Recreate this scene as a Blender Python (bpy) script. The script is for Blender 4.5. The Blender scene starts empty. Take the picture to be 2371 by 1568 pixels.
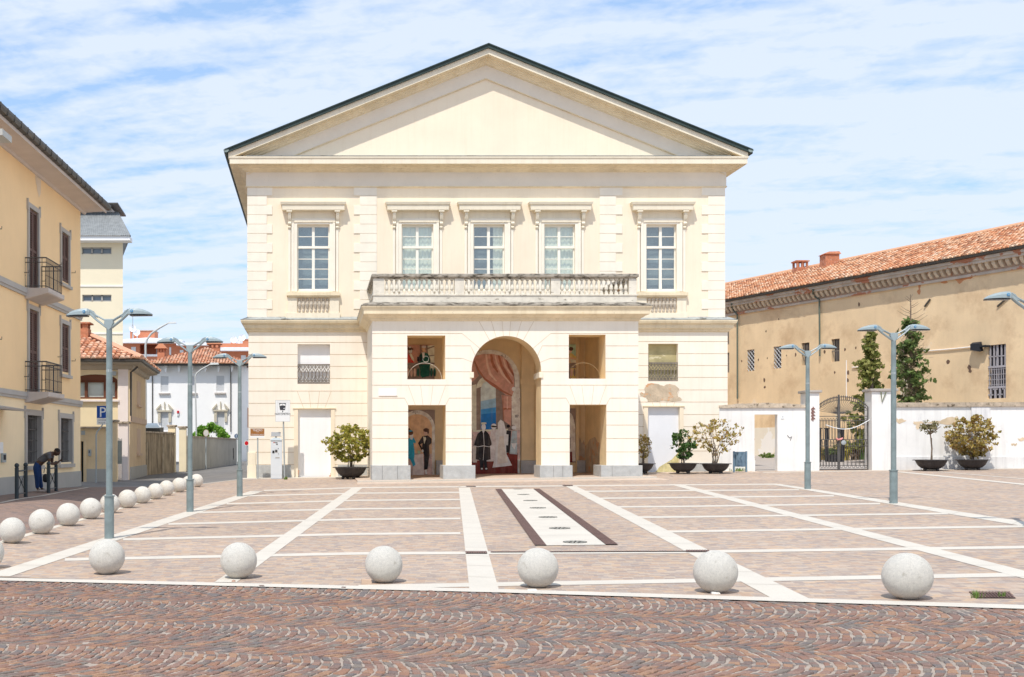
import bpy, bmesh, math, random
from mathutils import Vector, Matrix
rnd = random.Random(7)
SC = bpy.context.scene
COL = SC.collection
R = math.radians
# ---------------------------------------------------------------- camera
H = 1.95                       # eye height
F, CX, CY = 2686.0, 731.7, 1035.5   # survey constants used to turn sight lines into metres
cam = bpy.data.objects.new('camera', bpy.data.cameras.new('camera'))
COL.objects.link(cam); SC.camera = cam
cam.location = (0, 0, H); cam.rotation_euler = (R(90), 0, 0)
cam.data.sensor_width = 36; cam.data.lens = F/2371*36
cam.data.shift_x = (1185.5-CX)/2371; cam.data.shift_y = (CY-784)/2371
cam.data.clip_start = .1; cam.data.clip_end = 3000
# ---------------------------------------------------------------- sun, sky, exposure
SUND = Vector((.25, .55, -1.0)).normalized()
sun = bpy.data.objects.new('sun', bpy.data.lights.new('sun', 'SUN'))
COL.objects.link(sun)
sun.data.energy = 2.85; sun.data.angle = R(.6); sun.data.color = (1, .945, .865)
sun.rotation_euler = SUND.to_track_quat('-Z', 'Y').to_euler()
SC.view_settings.view_transform = 'Standard'
SC.view_settings.look = 'None'
SC.view_settings.exposure = .45
SC.view_settings.gamma = 1
SC.cycles.diffuse_bounces = 8
W = bpy.data.worlds.new('World'); SC.world = W; W.use_nodes = True
nt = W.node_tree; nt.nodes.clear()
def N(nt, typ, **kw):
    n = nt.nodes.new(typ)
    for k, v in kw.items():
        if k.startswith('i_'):
            n.inputs[k[2:].replace('_', ' ')].default_value = v
        else: setattr(n, k, v)
    return n
def L(nt, a, b): nt.links.new(a, b)
def math_n(nt, op, a, b=None, clamp=False):
    n = nt.nodes.new('ShaderNodeMath'); n.operation = op; n.use_clamp = clamp
    for i, v in enumerate((a, b)):
        if v is None: continue
        if isinstance(v, (int, float)): n.inputs[i].default_value = v
        else: nt.links.new(v, n.inputs[i])
    return n.outputs[0]
def ramp(nt, fac, stops, interp='LINEAR'):
    n = nt.nodes.new('ShaderNodeValToRGB'); n.color_ramp.interpolation = interp
    e = n.color_ramp.elements
    while len(e) < len(stops): e.new(.5)
    for el, (p, c) in zip(e, stops):
        el.position = p; el.color = (*c, 1) if len(c) == 3 else c
    nt.links.new(fac, n.inputs[0]); return n.outputs[0]
def mixc(nt, fac, a, b, typ='MIX'):
    n = nt.nodes.new('ShaderNodeMix'); n.data_type = 'RGBA'; n.blend_type = typ
    for i, v in ((0, fac), (6, a), (7, b)):
        if isinstance(v, (int, float)): n.inputs[i].default_value = v
        elif isinstance(v, (tuple, list)): n.inputs[i].default_value = (*v, 1)
        else: nt.links.new(v, n.inputs[i])
    return n.outputs[2]
sky = N(nt, 'ShaderNodeTexSky', sky_type='NISHITA', sun_disc=False)
sky.sun_elevation = math.asin(-SUND.z); sky.sun_rotation = math.atan2(-SUND.x, -SUND.y)
sky.air_density = 1.0; sky.dust_density = .6; sky.ozone_density = 1.2
tc = N(nt, 'ShaderNodeTexCoord'); sep = N(nt, 'ShaderNodeSeparateXYZ'); L(nt, tc.outputs['Generated'], sep.inputs[0])
zz = math_n(nt, 'MAXIMUM', math_n(nt, 'ADD', sep.outputs[2], .13), .02)
px = math_n(nt, 'DIVIDE', sep.outputs[0], zz); py = math_n(nt, 'DIVIDE', sep.outputs[1], zz)
def cloud_noise(sx, sy, rot, detail, dist, off, rough=.55):
    cmb = N(nt, 'ShaderNodeCombineXYZ'); L(nt, px, cmb.inputs[0]); L(nt, py, cmb.inputs[1])
    mr = N(nt, 'ShaderNodeMapping'); mr.inputs['Rotation'].default_value = (0, 0, R(rot)); L(nt, cmb.outputs[0], mr.inputs[0])
    mp = N(nt, 'ShaderNodeMapping'); mp.inputs['Scale'].default_value = (sx, sy, 1); mp.inputs['Location'].default_value = (off, off*.7, off*.3)
    L(nt, mr.outputs[0], mp.inputs[0])
    nn = N(nt, 'ShaderNodeTexNoise'); nn.inputs['Scale'].default_value = 1; nn.inputs['Detail'].default_value = detail
    nn.inputs['Roughness'].default_value = rough; nn.inputs['Distortion'].default_value = dist
    L(nt, mp.outputs[0], nn.inputs[0]); return nn.outputs[0]
n1 = cloud_noise(1.5, 7.0, 14, 3, .25, 3.3, .5)    # long rolls of cloud
n2 = cloud_noise(.9, 1.3, 0, 2, .2, 5.1)            # large patches
n4 = cloud_noise(11, 14, 14, 4, .2, 1.7, .6)     # small puffs
side = math_n(nt, 'MULTIPLY', math_n(nt, 'ADD', sep.outputs[0], .06), .30)
low = math_n(nt, 'MULTIPLY', math_n(nt, 'SUBTRACT', .22, sep.outputs[2]), .25)
s = math_n(nt, 'ADD', math_n(nt, 'SUBTRACT', math_n(nt, 'MULTIPLY', n1, 1.5), .2), math_n(nt, 'MULTIPLY', n2, .35))
s = math_n(nt, 'ADD', s, math_n(nt, 'MULTIPLY', n4, 1.0))
s = math_n(nt, 'ADD', math_n(nt, 'ADD', s, side), low)
cover = ramp(nt, math_n(nt, 'MULTIPLY', s, .5), [(.44, (.14,)*3), (.54, (.55,)*3), (.67, (.95,)*3)])
skc = N(nt, 'ShaderNodeHueSaturation'); skc.inputs['Saturation'].default_value = .9; L(nt, sky.outputs[0], skc.inputs['Color'])
bgs = mixc(nt, 1.0, skc.outputs[0], (.12, .12, .12), 'MULTIPLY')
lift = mixc(nt, .55, bgs, (.17, .335, .60))
cl = mixc(nt, math_n(nt, 'MULTIPLY', cover, .88), lift, (.485, .53, .605))
bg = N(nt, 'ShaderNodeBackground'); L(nt, cl, bg.inputs[0]); bg.inputs[1].default_value = 1.28
wo = N(nt, 'ShaderNodeOutputWorld'); L(nt, bg.outputs[0], wo.inputs[0])
# ---------------------------------------------------------------- ground heights and sight lines
def lerp_tab(t, x):
    if x <= t[0][0]: return t[0][1]
    for (a, b), (c, d) in zip(t, t[1:]):
        if x <= c: return b+(d-b)*(x-a)/(c-a)
    return t[-1][1]
ZL = [(0, .05), (14, .26), (20, .40), (30, .59), (36, .58), (42, .54), (57, .56), (85, .65), (150, .9)]
def sstep(t): t = min(1, max(0, t)); return t*t*(3-2*t)
def G(X, Y):
    Yc = min(110, max(-20, Y)); Xc = min(40, max(-40, X))
    z = .0155*Yc+.0145*Xc
    x0 = 4.6-1.7*sstep((Y-43)/5)
    w = sstep((-x0-X)/2.6)
    return z*(1-w)+lerp_tab(ZL, Y)*w
def P(x, y, Y): return Vector(((x-CX)*Y/F, Y, H-(y-CY)*Y/F))
def gp(x, y, off=0):
    u, v = (x-CX)/F, (y-CY)/F
    a, b = 3.0, 250.0
    for _ in range(50):
        m = (a+b)/2
        if H-v*m > G(u*m, m): a = m
        else: b = m
    return Vector((u*a, a, G(u*a, a)+off))
# ---------------------------------------------------------------- mesh helper
class M:
    def __init__(s): s.v = []; s.f = []; s.m = []; s.xf = None
    def add(s, pts, faces, mi=0):
        o = len(s.v)
        for p in pts:
            p = Vector(p); s.v.append(s.xf @ p if s.xf else p)
        for f in faces: s.f.append([o+i for i in f]); s.m.append(mi)
    def quad(s, a, b, c, d, mi=0): s.add([a, b, c, d], [(0, 1, 2, 3)], mi)
    def poly(s, pts, mi=0): s.add(pts, [tuple(range(len(pts)))], mi)
    def box(s, x0, x1, y0, y1, z0, z1, mi=0):
        s.add([(x0,y0,z0),(x1,y0,z0),(x1,y1,z0),(x0,y1,z0),(x0,y0,z1),(x1,y0,z1),(x1,y1,z1),(x0,y1,z1)],
              [(0,3,2,1),(4,5,6,7),(0,1,5,4),(1,2,6,5),(2,3,7,6),(3,0,4,7)], mi)
    def hexa(s, p, mi=0):
        s.add(p, [(0,3,2,1),(4,5,6,7),(0,1,5,4),(1,2,6,5),(2,3,7,6),(3,0,4,7)], mi)
    def prism(s, poly, ax, a, b, mi=0):     # poly in the other two axes, extruded along ax from a to b
        def mk(p, t):
            return (t, p[0], p[1]) if ax == 0 else ((p[0], t, p[1]) if ax == 1 else (p[0], p[1], t))
        n = len(poly); pts = [mk(p, a) for p in poly]+[mk(p, b) for p in poly]
        s.add(pts, [tuple(range(n)), tuple(range(2*n-1, n-1, -1))]+[(i, (i+1)%n, n+(i+1)%n, n+i) for i in range(n)], mi)
    def tube(s, pts, r, n=6, mi=0, cap=True):
        pts = [Vector(p) for p in pts]; k = len(pts)
        rs = r if isinstance(r, (list, tuple)) else [r]*k
        ring = []; up = None
        for i, p in enumerate(pts):
            d = (pts[min(i+1, k-1)]-pts[max(i-1, 0)])
            if d.length < 1e-9: d = Vector((0, 0, 1))
            d.normalize()
            if up is None:
                up = Vector((0, 0, 1)) if abs(d.z) < .9 else Vector((1, 0, 0))
            a = d.cross(up)
            if a.length < 1e-6: a = d.cross(Vector((0, 1, 0)))
            a.normalize(); b = a.cross(d).normalized(); up = b
            ring += [p+(a*math.cos(2*math.pi*j/n)+b*math.sin(2*math.pi*j/n))*rs[i] for j in range(n)]
        fs = [(i*n+j, i*n+(j+1)%n, (i+1)*n+(j+1)%n, (i+1)*n+j) for i in range(k-1) for j in range(n)]
        if cap: fs += [tuple(range(n-1, -1, -1)), tuple(range((k-1)*n, k*n))]
        s.add(ring, fs, mi)
    def lathe(s, prof, c=(0, 0, 0), n=12, mi=0):
        c = Vector(c); pts = []
        for r, z in prof: pts += [c+Vector((r*math.cos(2*math.pi*j/n), r*math.sin(2*math.pi*j/n), z)) for j in range(n)]
        k = len(prof)
        s.add(pts, [(i*n+j, i*n+(j+1)%n, (i+1)*n+(j+1)%n, (i+1)*n+j) for i in range(k-1) for j in range(n)]
              + [tuple(range(n-1, -1, -1)), tuple(range((k-1)*n, k*n))], mi)
    def sphere(s, c, r, n=12, mi=0, sx=1, sy=1, sz=1):
        prof = []; pts = []; c = Vector(c); k = n//2
        for i in range(k+1):
            a = math.pi*i/k; rr = max(.02*r, r*math.sin(a)); z = -r*math.cos(a)
            pts += [c+Vector((sx*rr*math.cos(2*math.pi*j/n), sy*rr*math.sin(2*math.pi*j/n), sz*z)) for j in range(n)]
        s.add(pts, [(i*n+j, i*n+(j+1)%n, (i+1)*n+(j+1)%n, (i+1)*n+j) for i in range(k) for j in range(n)]
              + [tuple(range(n-1, -1, -1)), tuple(range(k*n, (k+1)*n))], mi)
    def sweep(s, path, prof, mi=0, out=1, mis=None):   # path [(x,y)], profile [(d,z)], mitred
        n = len(path); k = len(prof); pts = []
        P2 = [Vector(p) for p in path]
        for i in range(n):
            def nrm(a, b):
                d = (P2[b]-P2[a]).normalized(); return Vector((d.y, -d.x))*out
            if i == 0: o = nrm(0, 1)
            elif i == n-1: o = nrm(n-2, n-1)
            else:
                a, b = nrm(i-1, i), nrm(i, i+1); o = (a+b); o = o/max(.2, o.dot(a))
            for d, z in prof: pts.append((P2[i].x+o.x*d, P2[i].y+o.y*d, z))
        o0 = len(s.v); s.add(pts, [])
        for i in range(n-1):
            for j in range(k-1):
                a = i*k+j; s.f.append([o0+a, o0+a+1, o0+a+k+1, o0+a+k]); s.m.append(mis[j] if mis else mi)
        for i in (0, n-1):
            s.f.append([o0+i*k+j for j in range(k)]); s.m.append(mi)
    def build(s, name, mats, parent=None, smooth=False, bevel=0, fix=True, sub=0):
        me = bpy.data.meshes.new(name)
        off = wloc(parent)
        me.from_pydata([v-off for v in s.v], [], s.f)
        if not isinstance(mats, (list, tuple)): mats = [mats]
        for m in mats: me.materials.append(m)
        me.polygons.foreach_set('material_index', s.m)
        if smooth: me.polygons.foreach_set('use_smooth', [True]*len(s.f))
        me.update()
        if fix and len(s.f) < 30000:
            bm = bmesh.new(); bm.from_mesh(me); bmesh.ops.recalc_face_normals(bm, faces=bm.faces); bm.to_mesh(me); bm.free()
        o = bpy.data.objects.new(name, me); COL.objects.link(o)
        if parent: o.parent = parent
        if bevel:
            b = o.modifiers.new('bevel', 'BEVEL'); b.width = bevel; b.segments = 2; b.limit_method = 'ANGLE'
        if sub:
            b = o.modifiers.new('sub', 'SUBSURF'); b.levels = sub; b.render_levels = sub
        return o
def wloc(o):
    v = Vector((0, 0, 0))
    while o: v = v+o.location; o = o.parent
    return v
def tag(o, label, cat, group=None):
    o['label'] = label; o['category'] = cat
    if group: o['group'] = group
    return o
def thing(name, label, cat, loc=(0, 0, 0), group=None):
    o = bpy.data.objects.new(name, None); COL.objects.link(o); o.location = loc; o.empty_display_size = .2
    return tag(o, label, cat, group)
def struct(o, kind='structure'): o['kind'] = kind; return o
def copy_tree(o, parent=None):
    c = o.copy(); COL.objects.link(c); c.parent = parent
    for ch in list(o.children): copy_tree(ch, c)
    return c
def relabel(o, label): o['label'] = label; return o
# wall frame: local (s along, d outward, z)
class Wall:
    def __init__(w, O, U):
        w.O = Vector((O[0], O[1], 0)); w.U = Vector((U[0], U[1], 0)).normalized()
        n = Vector((w.U.y, -w.U.x, 0))
        if n.dot(-w.O) < 0: n = -n
        w.N = n
        w.xf = Matrix(((w.U.x, n.x, 0, w.O.x), (w.U.y, n.y, 0, w.O.y), (0, 0, 1, 0), (0, 0, 0, 1)))
    def px(w, x, y, d=0):
        r = Vector(((x-CX)/F, 1, -(y-CY)/F)); C = Vector((0, 0, H))
        t = ((w.O+w.N*d-C).dot(w.N))/(r.dot(w.N)); p = C+r*t
        return (p-w.O).dot(w.U), p.z
    def rect(w, x0, y0, x1, y1, d=0):
        a = w.px(x0, y0, d); b = w.px(x1, y1, d)
        c = w.px(x0, y1, d); e = w.px(x1, y0, d)
        s0, s1 = sorted(((a[0]+c[0])/2, (b[0]+e[0])/2)); z1 = (a[1]+e[1])/2; z0 = (b[1]+c[1])/2
        return s0, s1, z0, z1
    def pt(w, s, d, z): return w.xf @ Vector((s, d, z))
def wall_grid(m, s0, s1, z0, z1, holes, mi=0, mi_rev=None, d=0):
    """front face in (s,z) with rectangular holes (s0,s1,z0,z1,depth) and their reveals"""
    S = sorted(set([s0, s1]+[min(s1, max(s0, h[i])) for h in holes for i in (0, 1)]))
    Z = sorted(set([z0, z1]+[min(z1, max(z0, h[i])) for h in holes for i in (2, 3)]))
    for a, b in zip(S, S[1:]):
        for c, e in zip(Z, Z[1:]):
            sm, zm = (a+b)/2, (c+e)/2
            if any(h[0] < sm < h[1] and h[2] < zm < h[3] for h in holes): continue
            m.quad((a, d, c), (b, d, c), (b, d, e), (a, d, e), mi)
    for h in holes:
        a, b, c, e, dep = h[:5]; k = mi if mi_rev is None else mi_rev
        q = d-dep
        m.quad((a, d, c), (a, q, c), (a, q, e), (a, d, e), k); m.quad((b, d, c), (b, q, c), (b, q, e), (b, d, e), k)
        m.quad((a, d, e), (a, q, e), (b, q, e), (b, d, e), k); m.quad((a, d, c), (a, q, c), (b, q, c), (b, d, c), k)
def lines(m, segs, w, d, mi):
    """thin joint lines in (s,z), proud by d"""
    for (a, b), (c, e) in segs:
        dx, dz = c-a, e-b; l = math.hypot(dx, dz)
        if l < 1e-6: continue
        nx, nz = -dz/l*w/2, dx/l*w/2
        m.quad((a-nx, d, b-nz), (c-nx, d, e-nz), (c+nx, d, e+nz), (a+nx, d, b+nz), mi)
def text_mesh(m, txt, size, org, ux, uz, mi=0, center=True, ox=1.0):
    """flat lettering added to m; org world point, ux/uz unit vectors"""
    cu = bpy.data.curves.new('t', 'FONT'); cu.body = txt; cu.size = size; cu.resolution_u = 3
    if center: cu.align_x = 'CENTER'
    o = bpy.data.objects.new('t', cu); COL.objects.link(o)
    dg = bpy.context.evaluated_depsgraph_get(); me = bpy.data.meshes.new_from_object(o.evaluated_get(dg))
    ux, uz, org = Vector(ux), Vector(uz), Vector(org)
    m.add([org+ux*v.co.x*ox+uz*v.co.y for v in me.vertices], [tuple(p.vertices) for p in me.polygons], mi)
    bpy.data.objects.remove(o); bpy.data.curves.remove(cu); bpy.data.meshes.remove(me)
# ---------------------------------------------------------------- materials
def newmat(name):
    m = bpy.data.materials.new(name); m.use_nodes = True; t = m.node_tree
    return m, t, t.nodes['Principled BSDF']
def noise(t, scale, detail=4, rough=.55, vec=None, mscale=None, dist=0, coord='Object', mrot=None):
    tcn = N(t, 'ShaderNodeTexCoord'); src = tcn.outputs[coord] if vec is None else vec
    if mscale or mrot:
        mp = N(t, 'ShaderNodeMapping'); mp.inputs['Scale'].default_value = mscale or (1, 1, 1)
        if mrot: mp.inputs['Rotation'].default_value = mrot
        L(t, src, mp.inputs[0]); src = mp.outputs[0]
    n = N(t, 'ShaderNodeTexNoise'); n.inputs['Scale'].default_value = scale; n.inputs['Detail'].default_value = detail
    n.inputs['Roughness'].default_value = rough; n.inputs['Distortion'].default_value = dist
    L(t, src, n.inputs[0]); return n.outputs[0]
def bump(t, b, h, strength, dist=.02):
    n = N(t, 'ShaderNodeBump'); n.inputs['Strength'].default_value = strength; n.inputs['Distance'].default_value = dist
    L(t, h, n.inputs['Height']); L(t, n.outputs[0], b.inputs['Normal'])
def pm(name, col, rough=.85, var=.08, vscale=1.5, dirt=None, dthr=.62, dsoft=.08, dscale=2.0, dmap=None, streak=0, streakcol=(.35,.3,.25),
       grime=0, bmp=.15, bscale=40, metal=0, spec=.3, island=None, fine=0, patch=None):
    m, t, b = newmat(name)
    lo = tuple(c*(1-var) for c in col); hi = tuple(min(1, c*(1+var)) for c in col)
    c = ramp(t, noise(t, vscale, 5, .6), [(.3, lo), (.7, hi)])
    if island:
        g = N(t, 'ShaderNodeNewGeometry'); k = len(island)
        ic = ramp(t, g.outputs['Random Per Island'], [(i/k, x) for i, x in enumerate(island)], 'CONSTANT')
        c = mixc(t, .85, c, ic)
    if fine:
        f = ramp(t, noise(t, 90, 2, .6), [(.35, (1-fine,)*3), (.65, (1+fine*.3,)*3)]); c = mixc(t, 1, c, f, 'MULTIPLY')
    if streak:
        f = ramp(t, noise(t, 1, 5, .65, mscale=(5, 5, .35)), [(.48, (0, 0, 0)), (.75, (streak,)*3)]); c = mixc(t, f, c, streakcol)
    if grime:
        f = ramp(t, noise(t, 14, 3, .7), [(.66, (0, 0, 0)), (.74, (grime,)*3)]); c = mixc(t, f, c, (.22, .17, .11))
    for p in (patch or []):
        pc, thr, sc = p[:3]
        f = ramp(t, noise(t, sc, 5, .6, mscale=p[3] if len(p) > 3 else None), [(thr, (0, 0, 0)), (thr+.02, (1, 1, 1))]); c = mixc(t, f, c, pc)
    if dirt:
        f = ramp(t, noise(t, dscale, 6, .65, mscale=dmap), [(dthr, (0, 0, 0)), (dthr+dsoft, (1, 1, 1))]); c = mixc(t, f, c, dirt)
    L(t, c, b.inputs['Base Color']); b.inputs['Roughness'].default_value = rough
    b.inputs['Metallic'].default_value = metal; b.inputs['Specular IOR Level'].default_value = spec
    if bmp: bump(t, b, noise(t, bscale, 3), bmp)
    return m
CREAM = pm('cream plaster', (.88, .77, .60), var=.05, vscale=.5, grime=.2, streak=.16, streakcol=(.66, .50, .32), patch=[])
CREAML = pm('pale plaster', (.89, .82, .70), var=.05, vscale=.7, grime=.3, streak=.18, streakcol=(.66, .52, .34))
QUOIN = pm('quoin plaster', (.88, .815, .69), var=.05, vscale=1.5, streak=.1, streakcol=(.66,.54,.38))
TRIM = pm('moulding plaster', (.84, .76, .60), var=.04, vscale=1.5, grime=.5, streak=.18, streakcol=(.42, .33, .2))
TRIMD = pm('weathered moulding', (.80, .69, .49), var=.1, vscale=1.5, grime=.75, streak=.3, streakcol=(.45, .32, .16), dirt=(.62, .44, .18), dthr=.66, dmap=(1, 1, 5))
FRIEZE = pm('frieze plaster', (.79, .725, .62), var=.05, vscale=1, grime=.3)
JOINT = pm('joint', (.53, .40, .26), var=.25, vscale=6)
JOINTL = pm('faint joint', (.68, .57, .42), var=.1, vscale=6)
OCHRE_IN = pm('portico plaster', (.80, .63, .38), var=.12, vscale=1.2, streak=.2, streakcol=(.5, .38, .22), patch=[((.42, .29, .19), .73, .9)])
STONE = pm('grey stone', (.47, .48, .47), var=.12, vscale=4, fine=.15, bmp=.6, bscale=9, streak=.1)
STONEB = pm('balustrade stone', (.72, .67, .57), var=.12, vscale=4, dirt=(.16, .13, .09), dthr=.6, dsoft=.12, dscale=3, dmap=(1, 1, 3), bmp=.4, bscale=30)
STONET = pm('blackened stone', (.40, .36, .30), var=.2, vscale=5, dirt=(.07, .06, .045), dthr=.46, dsoft=.16, dscale=4, dmap=(1, 1, 3), bmp=.4, bscale=30)
LEAD = pm('lead flashing', (.34, .36, .35), var=.2, vscale=5, dirt=(.08, .08, .07), dthr=.55, dsoft=.1, rough=.6)
COPPER = pm('dark green roof metal', (.035, .055, .05), rough=.5, var=.2)
GUTG = pm('grey green gutter', (.25, .31, .29), rough=.45, var=.1)
WHITE = pm('white panel', (.9, .9, .9), var=.02, streak=.12, streakcol=(.6, .58, .52), rough=.6)
SHADEW = pm('shaded white panel', (.80, .82, .86), var=.03, dirt=(.72, .60, .2), dthr=.75, rough=.6)  # white door panel with the portico's bluish shade put into its colour
WFRAME = pm('window paint', (.88, .85, .75), var=.03, rough=.6)
DARKIN = pm('dark room', (.035, .045, .055), var=.2)
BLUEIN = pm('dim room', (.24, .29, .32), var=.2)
CURT = pm('curtain', (.90, .92, .84), var=.06, vscale=4)
IRON = pm('wrought iron', (.10, .095, .09), var=.3, rough=.6)
CASTIR = pm('old cast iron', (.22, .19, .16), var=.3, rough=.7)
POLE = pm('galvanised paint', (.20, .25, .25), var=.2, vscale=5, rough=.45, spec=.5)
POLEL = pm('lamp grey', (.29, .35, .36), var=.08, rough=.4, spec=.5)
BLUEL = pm('badge blue', (.08, .28, .5), var=.05)
DARKG = pm('dark lens', (.05, .05, .05), rough=.25)
GRANITE = pm('granite', (.91, .865, .77), var=.08, vscale=9, fine=.38, bmp=.9, bscale=60, grime=.35, dirt=(.42, .37, .27), dthr=.60, dsoft=.22, dscale=3)
TERRA = pm('roof tiles', (.62, .30, .17), island=[(.66,.36,.22),(.72,.46,.31),(.58,.24,.13),(.70,.40,.27),(.45,.21,.13),(.75,.52,.38),(.62,.30,.17),(.52,.33,.24)], var=.15, vscale=8)
TERRA2 = pm('old orange tiles', (.62, .32, .17), island=[(.66,.35,.19),(.72,.48,.31),(.60,.25,.12),(.68,.40,.24),(.42,.17,.09),(.76,.58,.42),(.64,.32,.17),(.30,.15,.09)], var=.15, vscale=8)
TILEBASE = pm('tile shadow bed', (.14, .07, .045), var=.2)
BRICK = pm('old brick', (.50, .20, .11), var=.25, vscale=7, dirt=(.6, .5, .42), dthr=.58, dscale=9, bmp=.5)
OCHRE = pm('ochre render', (.83, .63, .395), var=.12, vscale=.35, fine=.1, grime=.35, dirt=(.60,.42,.25), dthr=.52, dsoft=.2, dscale=.5, patch=[((.84,.68,.50), .66, .35)], streak=.10, streakcol=(.5,.35,.22), bmp=.3)
YELLOW = pm('yellow render', (.92, .67, .38), var=.05, vscale=.5, streak=.08, streakcol=(.7,.5,.3))
YELLOWL = pm('light yellow render', (.93, .76, .50), var=.05, vscale=.6, streak=.08, streakcol=(.6, .5, .36))
GREYP = pm('grey plinth', (.42, .41, .38), var=.06, vscale=1, streak=.2, streakcol=(.33, .32, .3))
GREYT = pm('grey trim', (.45, .43, .40), var=.06)
SOFFIT = pm('soffit', (.60, .54, .50), var=.06, vscale=1.5, grime=.2)
SHUT = pm('brown shutter', (.13, .075, .065), var=.15, rough=.6)
GUTTER = pm('brown gutter', (.09, .085, .075), var=.2, rough=.5)
CEM = pm('cement slab', (.55, .50, .46), var=.1)
WALLW = pm('white wall', (.84, .83, .80), var=.07, vscale=1, streak=.35, streakcol=(.5,.49,.47), dirt=(.42, .42, .44), dthr=.62, dsoft=.25, dscale=.9, dmap=(1.6, 1, .6), patch=[((.66,.56,.42), .735, .55, (1, 1, 2.2))], bmp=.2)
COPE = pm('mossy coping', (.45, .37, .28), var=.3, vscale=6, dirt=(.12, .09, .06), dthr=.55, dscale=5, bmp=.5)
BROWNW = pm('damp brown wall', (.42, .33, .22), var=.3, vscale=1.2, dirt=(.12,.09,.06), dthr=.5, dsoft=.2, dscale=1.2, dmap=(2,2,.5), streak=.9, streakcol=(.12, .09, .06), bmp=.4)
GREYW = pm('stained grey wall', (.46, .43, .37), var=.12, vscale=1, streak=.5, streakcol=(.25, .23, .2), patch=[((.3,.33,.38), .78, .6)])
HWHITE = pm('white house', (.93, .92, .90), var=.02)
HORANGE = pm('orange house', (.58, .22, .12), var=.06)
HCREAM = pm('tower cream', (.86, .76, .56), var=.03, vscale=.4)
HPINK = pm('pinkish pilaster', (.82, .72, .66), var=.04)
SANDH = pm('stone hood', (.58, .52, .40), var=.2, vscale=9)
CORR = pm('corrugated roof', (.25, .26, .26), var=.2, vscale=3)
WOOD = pm('brown window wood', (.15, .055, .03), var=.2)
BARK = pm('bark', (.20, .15, .11), var=.3, vscale=8)
POT = pm('dark pot', (.045, .04, .04), var=.3, vscale=4, rough=.55, bmp=.2)
SOIL = pm('soil', (.12, .09, .06), var=.3)
METER = pm('meter housing', (.66, .70, .73), var=.04, rough=.45)
METERB = pm('meter cap', (.62, .72, .78), var=.04, rough=.4)
SIGNW = pm('sign white', (.80, .82, .82), var=.03, rough=.4)
SIGNG = pm('sign grey', (.4, .43, .43), var=.05)
BLACK = pm('black', (.02, .022, .028), var=.1, rough=.6)
SBROWN = pm('sign brown', (.33, .14, .04), var=.05)
SBLUE = pm('sign blue', (.01, .08, .36), var=.05, rough=.4)
SRED = pm('sign red', (.55, .01, .02), var=.05, rough=.4)
GALV = pm('galvanised pipe', (.38, .42, .43), var=.1, rough=.5)
BIN = pm('bin blue grey', (.16, .24, .31), var=.08, rough=.5)
CORTEN = pm('rusty grate', (.20, .12, .10), var=.2, vscale=8, rough=.8)
GRATEL = pm('dark gap', (.03, .022, .02), var=.2)
MANH = pm('manhole lid', (.45, .44, .38), var=.2, vscale=12, rough=.6)
SLAB = pm('white stone slab', (.62, .57, .49), var=.05, vscale=1.5, fine=.12, dirt=(.52, .45, .36), dthr=.62, dsoft=.2, dscale=1.8)
ASPH = pm('asphalt', (.20, .19, .18), var=.2, vscale=.8, fine=.2, patch=[((.15,.14,.14), .66, .5)])
CONC = pm('yard concrete', (.42, .38, .35), var=.08, vscale=.6, fine=.1)
RED2 = pm('tape', (.75, .3, .28), var=.3, vscale=20)
def leafmat(name, cols):
    m, t, b = newmat(name); g = N(t, 'ShaderNodeNewGeometry'); k = len(cols)
    c = ramp(t, g.outputs['Random Per Island'], [(i/k, x) for i, x in enumerate(cols)], 'CONSTANT')
    L(t, c, b.inputs['Base Color']); b.inputs['Roughness'].default_value = .6; b.inputs['Specular IOR Level'].default_value = .25
    tr = N(t, 'ShaderNodeBsdfTranslucent'); L(t, c, tr.inputs[0])
    mx = N(t, 'ShaderNodeMixShader'); mx.inputs[0].default_value = .3
    L(t, b.outputs[0], mx.inputs[1]); L(t, tr.outputs[0], mx.inputs[2]); L(t, mx.outputs[0], t.nodes['Material Output'].inputs[0]); return m
LF_Y = leafmat('yellow green leaves', [(.42,.38,.07),(.50,.44,.09),(.30,.31,.06),(.54,.46,.14),(.20,.22,.04),(.36,.35,.06)])
LF_O = leafmat('golden leaves', [(.48,.34,.08),(.55,.42,.16),(.36,.27,.06),(.27,.24,.06),(.42,.34,.14),(.30,.18,.06)])
LF_G = leafmat('green leaves', [(.06,.13,.03),(.09,.18,.05),(.04,.09,.02),(.12,.2,.06)])
LF_B = leafmat('bright bush leaves', [(.16,.34,.03),(.22,.42,.05),(.10,.24,.02),(.28,.46,.08)])
LF_C = leafmat('conifer olive', [(.22,.24,.06),(.30,.31,.09),(.14,.17,.04),(.34,.33,.11)])
LF_I = leafmat('ivy', [(.13,.20,.055),(.18,.26,.08),(.08,.12,.035),(.24,.30,.10)])
LF_D = leafmat('dry twigs', [(.28,.2,.14),(.2,.15,.1),(.34,.26,.2)])
LF_GR = leafmat('grass', [(.14,.24,.05),(.2,.3,.08),(.24,.28,.1)])
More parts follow.
